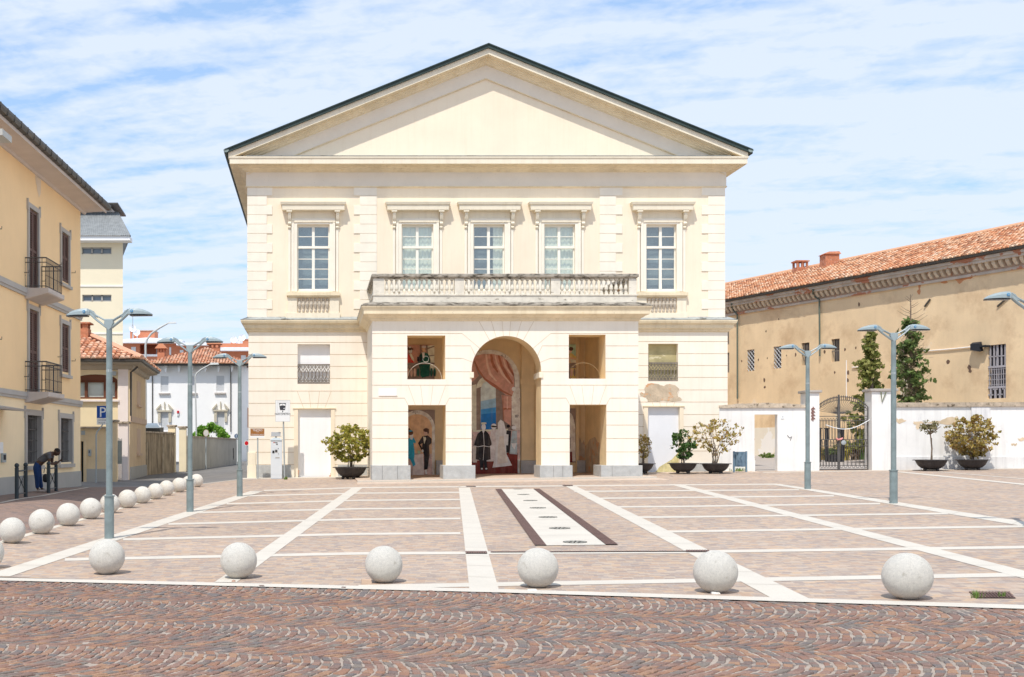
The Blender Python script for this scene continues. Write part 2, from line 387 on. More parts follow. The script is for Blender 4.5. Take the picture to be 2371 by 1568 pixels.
def glassmat(name, tint, gl=.17, refl=(.85, .88, .88)):
    m, t, b = newmat(name); t.nodes.remove(b)
    tr = N(t, 'ShaderNodeBsdfTransparent'); tr.inputs[0].default_value = (*tint, 1)
    g = N(t, 'ShaderNodeBsdfGlossy'); g.inputs['Roughness'].default_value = .06; g.inputs[0].default_value = (*refl, 1)
    bp = N(t, 'ShaderNodeBump'); bp.inputs['Strength'].default_value = .05; L(t, noise(t, 2.5, 2), bp.inputs['Height']); L(t, bp.outputs[0], g.inputs['Normal'])
    mx = N(t, 'ShaderNodeMixShader'); mx.inputs[0].default_value = gl
    L(t, tr.outputs[0], mx.inputs[1]); L(t, g.outputs[0], mx.inputs[2]); L(t, mx.outputs[0], t.nodes['Material Output'].inputs[0]); return m
GLASS = glassmat('window glass', (.93, .95, .93))
# paving of small porphyry setts laid in rows
def paving(name, cols, size, mortar, mfac, rot=0, bmpd=.004, var=.1, nsc=.35):
    m, t, b = newmat(name)
    tcn = N(t, 'ShaderNodeTexCoord'); mp = N(t, 'ShaderNodeMapping'); mp.inputs['Rotation'].default_value = (0, 0, R(rot))
    mp.inputs['Scale'].default_value = (1/size[0], 1/size[1], 1); L(t, tcn.outputs['Object'], mp.inputs[0])
    wn = N(t, 'ShaderNodeTexNoise'); wn.inputs['Scale'].default_value = .7; wn.inputs['Detail'].default_value = 2; L(t, mp.outputs[0], wn.inputs[0])
    sp = N(t, 'ShaderNodeSeparateXYZ'); L(t, mp.outputs[0], sp.inputs[0])
    wob = math_n(t, 'MULTIPLY', wn.outputs[0], .5)
    yy = math_n(t, 'ADD', sp.outputs[1], wob); row = math_n(t, 'FLOOR', yy)
    w1 = N(t, 'ShaderNodeTexWhiteNoise', noise_dimensions='1D'); L(t, row, w1.inputs['W'])
    xx = math_n(t, 'ADD', sp.outputs[0], math_n(t, 'MULTIPLY', w1.outputs[0], 7.3)); colx = math_n(t, 'FLOOR', xx)
    cb = N(t, 'ShaderNodeCombineXYZ'); L(t, colx, cb.inputs[0]); L(t, row, cb.inputs[1])
    w2 = N(t, 'ShaderNodeTexWhiteNoise', noise_dimensions='2D'); L(t, cb.outputs[0], w2.inputs['Vector'])
    k = len(cols); c = ramp(t, w2.outputs[0], [(i/k, x) for i, x in enumerate(cols)], 'CONSTANT')
    fx = math_n(t, 'ABSOLUTE', math_n(t, 'SUBTRACT', math_n(t, 'FRACT', xx), .5))
    fy = math_n(t, 'ABSOLUTE', math_n(t, 'SUBTRACT', math_n(t, 'FRACT', yy), .5))
    edge = math_n(t, 'MAXIMUM', fx, fy)
    mf = ramp(t, edge, [(.43, (0, 0, 0)), (.475, (mfac,)*3)])
    c = mixc(t, mf, c, mortar)
    big = ramp(t, noise(t, nsc, 5, .6), [(.3, (1-var,)*3), (.7, (1+var*.5,)*3)]); c = mixc(t, 1, c, big, 'MULTIPLY')
    fn = ramp(t, noise(t, 60, 2, .6), [(.3, (.88,)*3), (.7, (1.06,)*3)]); c = mixc(t, 1, c, fn, 'MULTIPLY')
    L(t, c, b.inputs['Base Color']); b.inputs['Roughness'].default_value = .8; b.inputs['Specular IOR Level'].default_value = .25
    h = math_n(t, 'SUBTRACT', 1, mf); bump(t, b, h, .35, bmpd); return m
PAVE = paving('plaza setts', [(0.421, 0.316, 0.246), (0.46, 0.346, 0.269), (0.379, 0.299, 0.251), (0.5, 0.394, 0.306), (0.34, 0.268, 0.229), (0.45, 0.316, 0.234), (0.4, 0.326, 0.279), (0.521, 0.375, 0.26)], (.13, .10), (.50, .42, .33), .55, rot=4, var=.12)
PAVEL = paving('forecourt setts', [(.56,.44,.34),(.60,.47,.37),(.53,.42,.34),(.62,.50,.40)], (.13, .10), (.62, .54, .44), .3, rot=0, var=.07)
PAVED = paving('street setts', [(.24,.17,.14),(.29,.20,.16),(.20,.155,.14),(.26,.19,.17),(.31,.21,.165)], (.13, .10), (.33, .28, .23), .4, rot=0, var=.15)
# ================================================================ GROUND
def lin(p, q):
    return lambda t: p[1]+(q[1]-p[1])*(t-p[0])/(q[0]-p[0])
a, b = gp(27.5, 1258.9), gp(455, 1128.6)
XL = lin((a.y, a.x-.22), (b.y, b.x-.22))                   # line under the left row of balls
bp_ = [gp(133, 1129.6), gp(350, 1127), gp(470, 1121), gp(573, 1108.6)]
YBT = [(-9.5, bp_[0].y)]+[(p.x, p.y) for p in bp_]
def YB(x): return 46.72 if x > -2.7 else min(46.72, lerp_tab(YBT, x))
f0, f1 = gp(0, 1337), gp(2371, 1408)
YN = lin((f0.x, f0.y), (f1.x, f1.y))                       # front edge of the square
def sheet(name, xs, ylo, yhi, mat, off, ny=.5, kind='structure'):
    m = M()
    for x0, x1 in zip(xs, xs[1:]):
        a0, a1, b0, b1 = ylo(x0), yhi(x0), ylo(x1), yhi(x1)
        n = max(1, int(max(a1-a0, b1-b0)/ny))
        if a1 <= a0 and b1 <= b0: continue
        pts = []
        for i in range(n+1):
            for x, lo, hi in ((x0, a0, a1), (x1, b0, b1)):
                y = lo+(max(lo, hi)-lo)*i/n; pts.append((x, y, G(x, y)+off))
        m.add(pts, [(2*i, 2*i+1, 2*i+3, 2*i+2) for i in range(n)])
    o = m.build(name, mat, fix=False); o['kind'] = kind; return o
def frange(a, b, s):
    n = max(1, int(round((b-a)/s))); return [a+(b-a)*i/n for i in range(n+1)]
m = M(); m.box(-600, 600, -300, 1500, -1.4, -.9)
struct(m.build('ground', CONC))
GX = frange(-40, -13, 3)+frange(-13, -2, .25)[1:]+frange(-2, 46, 4)[1:]
sheet('street', [x for x in GX if x <= -2]+[4], lambda x: YN(x)+.25, lambda x: 112, ASPH, 0, ny=.5)
sheet('yard', [4, 14, 24, 34, 46], lambda x: 46, lambda x: 112, CONC, 0, ny=2)
XLm = lambda y: XL(y)
# setts west of the balls (under the houses) and on the square
m = M()
ys = frange(9, 48.5, .25)
for y0, y1 in zip(ys, ys[1:]):
    def rowp(y, k):
        x = -9.6+(XL(y)+9.6)*k/12
        yy = min(y, YB(x)); return (x, yy, G(x, yy)+.005)
    for k in range(12): m.quad(rowp(y0, k), rowp(y0, k+1), rowp(y1, k+1), rowp(y1, k))
struct(m.build('street_setts', PAVED, fix=False))
m = M()
for y0, y1 in zip(ys, ys[1:]):
    def rowq(y, k):
        xl = XL(y)
        x = xl+(-1.5-xl)*k/12 if k <= 12 else [4, 12, 20, 28, 36][k-13]
        yy = max(YN(x), min(y, YB(x))); return (x, yy, G(x, yy)+.005)
    for k in range(17): m.quad(rowq(y0, k), rowq(y0, k+1), rowq(y1, k+1), rowq(y1, k))
struct(m.build('plaza_paving', PAVE, fix=False))
def strip(name, c, mat=SLAB, off=.010, seg=.3, joints=None):
    """c: near-left, near-right, far-right, far-left ground points"""
    m = M(); A, B, C, D = [Vector(p) for p in c]
    l = max((D-A).length, (C-B).length); n = max(1, int(l/seg)); w = max(1, int((B-A).length/seg))
    pts = []
    for i in range(n+1):
        p, q = A.lerp(D, i/n), B.lerp(C, i/n)
        for j in range(w+1):
            r = p.lerp(q, j/w); pts.append((r.x, r.y, G(r.x, r.y)+off))
    m.add(pts, [(i*(w+1)+j, i*(w+1)+j+1, (i+1)*(w+1)+j+1, (i+1)*(w+1)+j) for i in range(n) for j in range(w)])
    if joints:                                   # saw joints across the slabs
        k = int(l/joints)
        for i in range(1, k):
            t = i/k; p, q = A.lerp(D, t), B.lerp(C, t); d = (D-A).normalized()*.006
            m.add([(r.x, r.y, G(r.x, r.y)+off+.002) for r in (p-d, q-d, q+d, p+d)], [(0, 1, 2, 3)], 1)
    o = m.build(name, [mat, JOINTSL], fix=False); return struct(o)
JOINTSL = pm('slab joint', (.42, .37, .30), var=.1)
def spx(name, c, **k): return strip(name, [gp(*p) for p in c], **k)
wide = [
 [(-38,1335.2),(24,1336),(611,1137.7),(580,1137.7)],
 [(497,1349.5),(547,1350.5),(840,1130),(815,1130)],
 [(1087,1368),(1156,1370.5),(1088,1130),(1062,1130)],
 [(1790,1389),(1880,1391),(1335,1127),(1310,1127)],
 [(2627,1410),(2715,1410),(1576,1122),(1549,1122)],
 [(2750,1283),(2750,1267.4),(1806,1121.4),(1789.6,1123)]]
for c in wide: spx('paving_strip', c, joints=1.2)
cross = [
 ([(611,1136.4),(833,1129.7),(1574,1123.6),(1800,1122)], 2.4),
 ([(575,1149),(833,1142.6),(1574,1136.8),(1850,1134.8)], 2.6),
 ([(525,1167.5),(833,1159.3),(1574,1153),(1931,1149)], 2.9),
 ([(450,1187.8),(833,1179),(1574,1173.6),(2038,1167)], 3.3),
 ([(390,1214.5),(833,1203.3),(1574,1198),(2195,1190)], 3.9),
 ([(285,1250),(833,1237.5),(1574,1231.8),(2371,1219.8),(2560,1216)], 4.8),
 ([(150,1297),(833,1282.8),(1574,1279.3),(2371,1268.3),(2620,1264)], 6.2),
 ([(830,1360.5),(1080,1356),(1574,1346.8),(2371,1332),(2700,1326)], 9)]
for ci, (pts, t) in enumerate(cross):
    for (x0, y0), (x1, y1) in zip(pts, pts[1:]):
        if ci < 6 and x0 == 833:                 # interrupted by the fountain field
            continue
        spx('cross_strip', [(x0, y0+t/2), (x1, y1+t/2), (x1, y1-t/2), (x0, y0-t/2)], off=.009, seg=.6)
    if ci < 6:
        def yat(x):
            for (xa, ya), (xb, yb) in zip(pts, pts[1:]):
                if xa <= x <= xb: return ya+(yb-ya)*(x-xa)/(xb-xa)
        # left part up to the centre strip and right part beyond it
        yl = yat(1062); spx('cross_strip', [(833, yat(833)+t/2), (1066, yl+t/2), (1066, yl-t/2), (833, yat(833)-t/2)], off=.009)
        xr = 1310+(yat(1450)-1127)*1.86
        if xr < 1574: spx('cross_strip', [(xr, yat(xr)+t/2), (1574, yat(1574)+t/2), (1574, yat(1574)-t/2), (xr, yat(xr)-t/2)], off=.009)
        if ci == 0: spx('cross_strip', [(1062, yl+t/2), (1320, yat(1320)+t/2), (1320, yat(1320)-t/2), (1062, yl-t/2)], off=.009)
# front edging, thin bands by the balls and under the houses
spx('edge_strip', [(-200,1335.6), (1155,1374), (1155,1366), (-200,1328)], off=.012, seg=.5)
spx('edge_strip', [(1155,1374), (2750,1424.5), (2750,1415), (1155,1366)], off=.012, seg=.5)
def band(pts, w, name='edge_strip', off=.012):
    g = [gp(*p) for p in pts]
    for p, q in zip(g, g[1:]):
        d = (q-p); d.z = 0; d.normalize(); n = Vector((d.y, -d.x, 0))*w/2
        strip(name, [p-n, p+n, q+n, q-n], off=off, seg=.25)
g0, g1 = gp(27.5, 1259), gp(455, 1129)
for t0, t1 in ((-.35, 1.0),):
    p, q = g0.lerp(g1, t0), g0.lerp(g1, t1); n = Vector((.07, 0, 0)); o_ = Vector((-.2, 0, 0))
    strip('edge_strip', [p-n+o_, p+n+o_, q+n+o_, q-n+o_], seg=.25)
band([(0,1165.5),(100,1148.5),(203.8,1129.5)], .12)
band([(133,1129.6),(350,1127),(470,1121),(573,1108.6)], .12)
band([(2078.5,1093),(2371,1122.5),(2600,1146)], .35)
band([(2172,1093),(2371,1109.7),(2600,1129)], .16)
# pale platform and kerb along the theatre
m = M()
def slab3(x0, x1, y0, y1, up, name, mat):
    m = M(); n = 8
    for i in range(n):
        a_, b_ = x0+(x1-x0)*i/n, x0+(x1-x0)*(i+1)/n
        m.hexa([(a_,y0,G(a_,y0)-.05),(b_,y0,G(b_,y0)-.05),(b_,y1,G(b_,y1)-.05),(a_,y1,G(a_,y1)-.05),
                (a_,y0,G(a_,y0)+up),(b_,y0,G(b_,y0)+up),(b_,y1,G(b_,y1)+up),(a_,y1,G(a_,y1)+up)])
    return struct(m.build(name, mat))
slab3(1.5, 12.3, 42.0, 46.7, .055, 'portico_platform', PAVEL)
slab3(1.5, 12.3, 41.85, 42.0, .06, 'kerb', SLAB)
slab3(-3.1, 1.5, 45.9, 46.7, .03, 'pavement', SLAB)
slab3(12.3, 17.4, 45.2, 46.7, .02, 'pavement', PAVEL)
slab3(17.4, 30, 45.1, 45.4, .02, 'kerb', SLAB)
slab3(1.45, 12.35, 40.5, 41.8, .012, 'forecourt', PAVEL)
# ------------------------------------------------ fountain field: slab, rust grates, round lids
spx('fountain_slab', [(1265.7,1264.6),(1402.9,1263.4),(1235.1,1133.2),(1161,1133.4)], off=.013, joints=1.6)
def grate(c, lab, bars=True, along=True):
    g = [gp(*p) for p in c]; A, B, C, D = g; m = M(); up = lambda p, o: Vector((p.x, p.y, G(p.x, p.y)+o))
    n = max(1, int((D-A).length/.5))
    for i in range(n):
        p0, q0, p1, q1 = A.lerp(D, i/n), B.lerp(C, i/n), A.lerp(D, (i+1)/n), B.lerp(C, (i+1)/n)
        m.quad(up(p0, .016), up(q0, .016), up(q1, .016), up(p1, .016), 1)
    k = 9
    for j in range(k):
        t0, t1 = (j+.12)/k, (j+.74)/k
        for i in range(n):
            e = []
            for t in (i/n, (i+1)/n):
                p, q = A.lerp(D, t), B.lerp(C, t); e.append((up(p.lerp(q, t0), .022), up(p.lerp(q, t1), .022)))
            m.quad(e[0][0], e[0][1], e[1][1], e[1][0], 0)
    o = m.build('floor_grate', [CORTEN, GRATEL], fix=False); return tag(o, lab, 'grate')
grate([(1238.9,1264.8),(1265.7,1264.8),(1161,1133.2),(1147,1133.4)], 'long rusty floor grate along the left side of the fountain slab')['group'] = 'floor grates in the square'
grate([(1402.9,1263.4),(1431.3,1263),(1249.2,1132.8),(1235.1,1132.8)], 'long rusty floor grate along the right side of the fountain slab')['group'] = 'floor grates in the square'
for (xa, xb, ya, yb, lab) in ((1078.5,1128,1284.3,1279,'small rusty grate set in the central white strip'), (1589,1643,1280.4,1276,'small rusty grate set in the white strip beside the fifth front ball'),
                          (1080,1102,1128,1126.2,'thin far grate at the head of the central white strip'),(1303,1327,1126,1124,'thin far grate at the head of the diagonal white strip')):
    grate([(xa,ya),(xb,ya),(xb-1,yb),(xa-1,yb)], lab)['group'] = 'floor grates in the square'
def flat(name, c, mats, off, lab, cat):
    m = M(); A, B, C, D = [gp(*p) for p in c]; n = 12
    for i in range(n):
        q = [A.lerp(B, i/n), A.lerp(B, (i+1)/n), D.lerp(C, (i+1)/n), D.lerp(C, i/n)]
        m.add([(p.x, p.y, G(p.x, p.y)+off) for p in q], [(0, 1, 2, 3)], 0)
        for k in range(6):
            s_, e_ = (k+.15)/6, (k+.6)/6
            m.add([(p.x, p.y, G(p.x, p.y)+off+.003) for p in (q[0].lerp(q[1], s_), q[0].lerp(q[1], e_), q[3].lerp(q[2], e_), q[3].lerp(q[2], s_))], [(0, 1, 2, 3)], 1)
    return tag(m.build(name, mats, fix=False), lab, cat)
flat('drain_channel', [(1136,1281.2),(1589,1279.3),(1589,1277.6),(1136,1279.4)], [GRATEL, CORTEN], .016, 'narrow slotted drain channel running across in front of the fountain slab', 'drain')
lids = [(1170,131,70),(1210,171,90),(1262,216,105),(1318,271,122),(1392,340,140),(1480,423,158),(1593,526,178)]
nm = ['farthest', 'second farthest', 'third farthest', 'middle', 'third nearest', 'second nearest', 'nearest']
def disc(m, c, r, off, mi, r0=0):
    n = 24; pts = []
    for rr in ((r0, r) if r0 else (r,)):
        for j in range(n):
            x, y = c.x+rr*math.cos(2*math.pi*j/n), c.y+rr*math.sin(2*math.pi*j/n); pts.append((x, y, G(x, y)+off))
    if r0: m.add(pts, [(j, (j+1)%n, n+(j+1)%n, n+j) for j in range(n)], mi)
    else: m.add(pts, [tuple(range(n))], mi)
for i, (x, y, w) in enumerate(lids):
    c = gp((900+x/2.964)/1.0797, (1180+y/2.964)/1.0797); r = w/2/2.964/1.0797*c.y/F; m = M()
    disc(m, c, r, .018, 0); disc(m, c, r*.98, .021, 1, r*.9); disc(m, c, r*.16, .024, 1)
    for k in range(10):
        an = k*math.pi/5; d = Vector((math.cos(an), math.sin(an), 0)); e = Vector((-d.y, d.x, 0))*.012
        q = [c+d*r*.3-e, c+d*r*.8-e, c+d*r*.8+e, c+d*r*.3+e]; m.add([(p.x, p.y, G(p.x, p.y)+.021) for p in q], [(0,1,2,3)], 1)
    tag(m.build('manhole_lid', [MANH, GRATEL], fix=False), 'round fountain lid in the white slab, %s from the camera of the seven' % nm[i].replace('farthest','farthest'), 'lid', 'round lids in the fountain slab')
# front right storm grate with weeds
m = M(); A, B, C, D = [gp(*p) for p in ((2262,1387),(2352,1387.5),(2338,1373),(2243,1372.5))]
up = lambda p, o: Vector((p.x, p.y, G(p.x, p.y)+o))
m.quad(up(A,.008), up(B,.008), up(C,.008), up(D,.008), 1)
for i in range(13):
    p, q, r_, s_ = A.lerp(B, i/12.6), A.lerp(B, (i+.45)/12.6), D.lerp(C, (i+.45)/12.6), D.lerp(C, i/12.6); m.quad(up(p,.016), up(q,.016), up(r_,.016), up(s_,.016), 0)
for i in range(5):
    p, q, r_, s_ = A.lerp(D, i/4.5), A.lerp(D, (i+.45)/4.5), B.lerp(C, (i+.45)/4.5), B.lerp(C, i/4.5); m.quad(up(p,.018), up(q,.018), up(s_,.018), up(r_,.018), 0)
tag(m.build('storm_drain', [CORTEN, GRATEL], fix=False), 'square rusty storm grate with weeds growing in it, front right by the sixth ball', 'grate')
# ------------------------------------------------ foreground road of porphyry setts in segmental arcs
ROADB = pm('road bedding', (.37, .305, .25), var=.2, vscale=5, dirt=(.12, .09, .08), dthr=.50, dsoft=.12, dscale=7)
COB = pm('porphyry sett', (.24, .17, .15), var=.25, vscale=14, fine=.25, bmp=.6, bscale=30, spec=.15, rough=.85,
         island=[(0.284, 0.161, 0.118), (0.231, 0.156, 0.129), (0.326, 0.177, 0.114), (0.211, 0.177, 0.153), (0.284, 0.182, 0.144), (0.174, 0.156, 0.148), (0.379, 0.224, 0.139), (0.253, 0.156, 0.123), (0.221, 0.192, 0.163), (0.305, 0.192, 0.148), (0.195, 0.146, 0.129), (0.348, 0.208, 0.139)])
m = M()
bd = Vector((f1.x-f0.x, f1.y-f0.y, 0)).normalized(); bn = Vector((bd.y, -bd.x, 0))   # bn towards the camera
def road_pt(a_, b_): p = Vector((f0.x, f0.y, 0))+bd*a_+bn*b_; return p
for i in range(-14, 34):
    for j in range(-1, 9):
        q = [road_pt(i*1.0, j*1.0), road_pt(i+1.0, j*1.0), road_pt(i+1.0, j+1.0), road_pt(i*1.0, j+1.0)]
        if j == -1: q[0] = road_pt(i*1.0, -.02); q[1] = road_pt(i+1.0, -.02)
        m.add([(p.x, p.y, G(p.x, p.y)-.004) for p in q], [(0, 1, 2, 3)])
m.box(-60, 60, -30, 5, -.35, -.25)
rb = struct(m.build('road_bed', ROADB, fix=False))
m = M(); BW = 1.38; A_ = .33; SA = .096; NB = 12
for bnd in range(6):
    off = rnd.uniform(0, SA)
    for k in range(-40, 142):
        a_base = k*SA+off
        ph = rnd.uniform(-.25, .25); NB = rnd.choice((12, 13, 14, 15))
        for t_ in range(NB):
            t0 = -1+2*(t_+(ph if t_ else 0))/NB; t1 = -1+2*(t_+1+(ph if t_ < NB-1 else 0))/NB
            b0, b1 = bnd*BW+(t0+1)/2*BW, bnd*BW+(t1+1)/2*BW
            if a_base < -1.2-b1*-.0 - .5 or a_base > 12.6: continue
            wob = lambda aa, bb: .025*math.sin(aa*3.1+bb*2.3)+.018*math.sin(bb*5.7-aa*1.9)
            def pt(kk, t, b_):
                aa = a_base+kk*SA+.24*(1-t*t)-.10*(t+1)+.08
                return road_pt(aa+wob(aa, b_), .10*(1 if b_ > .3 else .6)+b_+.07*math.sin(aa*.9)+.03*math.sin(aa*2.7))
            c4 = [pt(0, t0, b0), pt(1, t0, b0), pt(1, t1, b1), pt(0, t1, b1)]
            if c4[0].y < 7.4: continue
            cen = sum(c4, Vector())/4
            if not (-.33 < cen.x/cen.y < .68): continue
            h = rnd.gauss(.005, .003); tl = (rnd.gauss(0, .03), rnd.gauss(0, .03))
            if rnd.random() < .004: continue
            gu = rnd.uniform(.07, .14) if rnd.random() < .8 else rnd.uniform(.14, .24); gv = rnd.uniform(.03, .08); ins = []; ins2 = []
            def bil(u, v): return c4[0].lerp(c4[1], u).lerp(c4[3].lerp(c4[2], u), v)
            for u, v in ((0, 0), (1, 0), (1, 1), (0, 1)):
                j_ = Vector((rnd.gauss(0, .005), rnd.gauss(0, .005), 0))
                e1 = lambda w_, g2: g2 if w_ == 0 else 1-g2
                q = bil(e1(u, gu), e1(v, gv))+j_; q2 = bil(e1(u, gu+.07), e1(v, gv+.07))+j_
                ins.append((q.x, q.y, G(q.x, q.y)-.02)); dz = (q2.x-cen.x)*tl[0]+(q2.y-cen.y)*tl[1]
                ins2.append((q2.x, q2.y, G(q2.x, q2.y)+h+dz))
            mid = [(a1[0]*.75+a2[0]*.25, a1[1]*.75+a2[1]*.25, a2[2]-.006) for a1, a2 in zip(ins, ins2)]
            m.add(ins+mid+ins2, [(8,9,10,11),(4,5,9,8),(5,6,10,9),(6,7,11,10),(7,4,8,11),(0,1,5,4),(1,2,6,5),(2,3,7,6),(3,0,4,7)])
struct(m.build('road', COB, fix=False))
# ================================================================ GRANITE BALLS
front = [(247,1331,82),(552.5,1341,84),(889,1351,84.5),(1246.5,1362,93),(1658,1374,100),(2103,1389,113)]
left = [(-30,1318,74),(27.5,1258.9,57.5),(95.8,1237.6,58.5),(157.5,1218.6,53.5),(209.5,1202.6,49),(254,1188.8,45),(295,1176.9,42),(329.5,1166.4,39),(360,1156.9,36.5),(385.5,1148.4,34.5),(415,1140.4,33),(437.5,1134.4,31.5),(455,1128.6,29.5)]
fl = ['white granite ball at the left end of the front row, before a lamp post', 'white granite ball with a round dimple on its side, second in the front row', 'white granite ball with a brick chip beside its foot, third in the front row',
      'white granite ball with a flat stone under it, front row before the fountain slab', 'white granite ball beside the diagonal white strip, fifth in the front row', 'largest and nearest white granite ball, at the right end of the front row']
ln = ['nearest, cut by the left edge of the photo', 'second nearest', 'third nearest', 'fourth nearest', 'fifth nearest', 'sixth nearest, behind the first lamp post', 'seventh nearest',
      'eighth nearest', 'ninth nearest', 'tenth nearest', 'third from the far end', 'second from the far end', 'farthest']
def ball_mesh():
    bm = bmesh.new(); bmesh.ops.create_icosphere(bm, subdivisions=5, radius=1.0)
    rr = random.Random(3)
    for v in bm.verts:
        n = v.co.normalized(); v.co = n*(1+.004*math.sin(9*n.x+4*n.z)+.003*math.sin(13*n.y))
        if n.z < -.955: v.co.z = -.955
    me = bpy.data.meshes.new('ball'); bm.to_mesh(me); bm.free()
    for p in me.polygons: p.use_smooth = True
    me.materials.append(GRANITE); return me
BM = ball_mesh()
def ball(x, y, d, lab, grp, i):
    g = gp(x, y); r = d/2*g.y/F; r = .245*.45+r*.55
    o = bpy.data.objects.new('ball_bollard', BM); COL.objects.link(o); o.scale = (r, r, r)
    o.location = (g.x, g.y+.02, G(g.x, g.y)+.955*r-.002+.006); o.rotation_euler = (0, 0, i*1.7); tag(o, lab, 'bollard', grp); return o
for i, (x, y, d) in enumerate(front): ball(x, y-1, d, fl[i], 'granite ball bollards along the front edge', i)
for i, (x, y, d) in enumerate(left): ball(x, y-.5, d, 'white granite ball in the left row, '+ln[i], 'granite ball bollards in the left row', i+9)
def stone(x, y, w, h, mat, lab):
    g = gp(x, y); m = M(); r_ = random.Random(int(x))
    m.hexa([(g.x-w/2,g.y-.04,g.z),(g.x+w/2,g.y-.05,g.z),(g.x+w/2.1,g.y+.04,g.z),(g.x-w/2.2,g.y+.03,g.z),
            (g.x-w/2.3,g.y-.03,g.z+h),(g.x+w/2.5,g.y-.04,g.z+h*.8),(g.x+w/2.4,g.y+.02,g.z+h),(g.x-w/2.1,g.y+.02,g.z+h*.9)])
    tag(m.build('loose_stone', mat, bevel=.006), lab, 'stone')
stone(849, 1354, .14, .075, pm('brick chip', (.5,.36,.26)), 'broken brick chip lying at the left foot of the third front ball')
stone(1232, 1369.5, .12, .03, GRANITE, 'flat pale stone lying under the fourth front ball')
stone(1656, 1376, .10, .03, GRANITE, 'small flat stone lying in front of the fifth front ball')
stone(541, 1348.5, .05, .03, pm('sett chip', (.4,.25,.18)), 'tiny reddish chip lying in front of the second front ball')
# ================================================================ LAMP POSTS
def lamp_proto():
    t = thing('lamp_post', '', 'street lamp')
    m = M(); m.lathe([(.088,0),(.088,.78),(.102,.78),(.102,.80),(.06,.805),(.06,2.6),(.052,3.95)], n=16); m.build('pole', POLE, t, smooth=False)
    m = M(); m.tube([(0,0,3.05),(0,0,3.10)], .058, 12); m.build('strap', GALV, t)
    m = M(); m.prism([(-.075,4.02),(.075,4.02),(.085,3.94),(.05,3.86),(0,3.80),(-.05,3.86),(-.085,3.94)], 1, -.055, .055); m.build('hub', POLEL, t, bevel=.01)
    for sx in (-1, 1):
        m = M()
        for yy in (-.03, .03):
            m.tube([(sx*.06,yy,3.99),(sx*.26,yy,4.10),(sx*.36,yy,4.19)], .016, 6)
            m.tube([(sx*.04,yy,3.86),(sx*.24,yy,4.01),(sx*.38,yy,4.14)], .018, 6)
        m.prism([(sx*.22,4.05),(sx*.30,4.17),(sx*.40,4.205),(sx*.40,4.115),(sx*.30,4.07)], 1, -.04, .04)
        m.build('arm', POLEL, t)
        # head: box joint then curved shell tapering to a tip
        m = M(); st = [(.36,4.19,4.10,.06),(.40,4.215,4.10,.095),(.48,4.215,4.10,.10),(.56,4.205,4.10,.105),(.64,4.185,4.098,.10),(.72,4.155,4.096,.085),(.79,4.115,4.094,.05),(.81,4.10,4.092,.03)]
        pts = []
        for x, zt, zb, w in st:
            pts += [(sx*x,-w,zb),(sx*x,-w*.95,zb+(zt-zb)*.55),(sx*x,-w*.6,zt),(sx*x,w*.6,zt),(sx*x,w*.95,zb+(zt-zb)*.55),(sx*x,w,zb)]
        k = len(st); m.add(pts, [(i*6+j, i*6+(j+1)%6, (i+1)*6+(j+1)%6, (i+1)*6+j) for i in range(k-1) for j in range(6)]+[(0,1,2,3,4,5), tuple(range(6*k-6, 6*k))])
        hd = m.build('lamp_head', POLEL, t)
        m = M(); m.box(min(sx*.40,sx*.79), max(sx*.40,sx*.79), -.075, .075, 4.07, 4.0915); m.build('lens', DARKG, hd)
        m = M(); m.prism([(sx*.445+.026*math.cos(a_), 4.155+.026*math.sin(a_)) for a_ in [j*math.pi/6 for j in range(12)]], 1, -.112, -.096, 0)
        m.prism([(sx*.445+.012*math.cos(a_), 4.155+.012*math.sin(a_)) for a_ in [j*math.pi/6 for j in range(12)]], 1, -.115, -.110, 1); m.build('badge', [BLUEL, POLEL], hd)
    return t
proto = lamp_proto()
lamps = [((253,1248), 'nearest double armed grey lamp post on the left, with a ball bollard behind its sleeve'), ((440,1186), 'middle double armed grey lamp post on the left, between the parking sign and the theatre'),
         ((555,1150), 'farthest double armed grey lamp post on the left, next to the theatre corner'), ((1870,1133), 'grey double armed lamp post standing before the white wall left of the gate'),
         ((2069,1166.5), 'grey double armed lamp post standing before the right gate pillar'), (None, 'double armed lamp post at the right edge with only one lamp head in view')]
for i, (p, lab) in enumerate(lamps):
    o = proto if i == 0 else copy_tree(proto)
    g = gp(*p) if p else Vector((12.72, 20.6, G(12.72, 20.6)))
    o.location = (g.x, g.y, g.z-.005); o.rotation_euler = (0, 0, R(-6.4)); tag(o, lab, 'street lamp', 'double armed lamp posts of the square')
# ================================================================ THEATRE
Y0, YP = 46.7, 42.5
XA, XB = -2.72, 16.57          # lower walls
UA, UB = -2.76, 16.45          # upper walls
PA, PB = 2.06, 11.81           # portico
FW = Wall((0, Y0), (1, 0)); PW = Wall((0, YP), (1, 0))
fx = lambda x: (x-CX)*Y0/F
fz = lambda y: H-(y-CY)*Y0/F
qx = lambda x: (x-CX)*YP/F
qz = lambda y: H-(y-CY)*YP/F
TH = thing('theatre', 'large cream theatre with a triangular pediment and an arched portico under a balcony', 'theatre', (6.9, Y0, .8))
YBK = 78
# ---- window and door rectangles (s0,s1,z0,z1,depth)
ups = [(688,763),(930,1003),(1096,1168),(1260,1331),(1496,1566)]
uph = [(fx(a), fx(b), fz(673), fz(520), .22) for a, b in ups]
m = M(); m.xf = FW.xf
wall_grid(m, UA, UB, 6.6, 13.0, uph, 0)
m.xf = None
m.quad((UA, Y0, 6.6), (UA, YBK, 6.6), (UA, YBK, 13.4), (UA, Y0, 13.4)); m.quad((UB, Y0, 6.6), (UB, YBK, 6.6), (UB, YBK, 13.4), (UB, Y0, 13.4))
m.build('upper_wall', CREAM, TH)
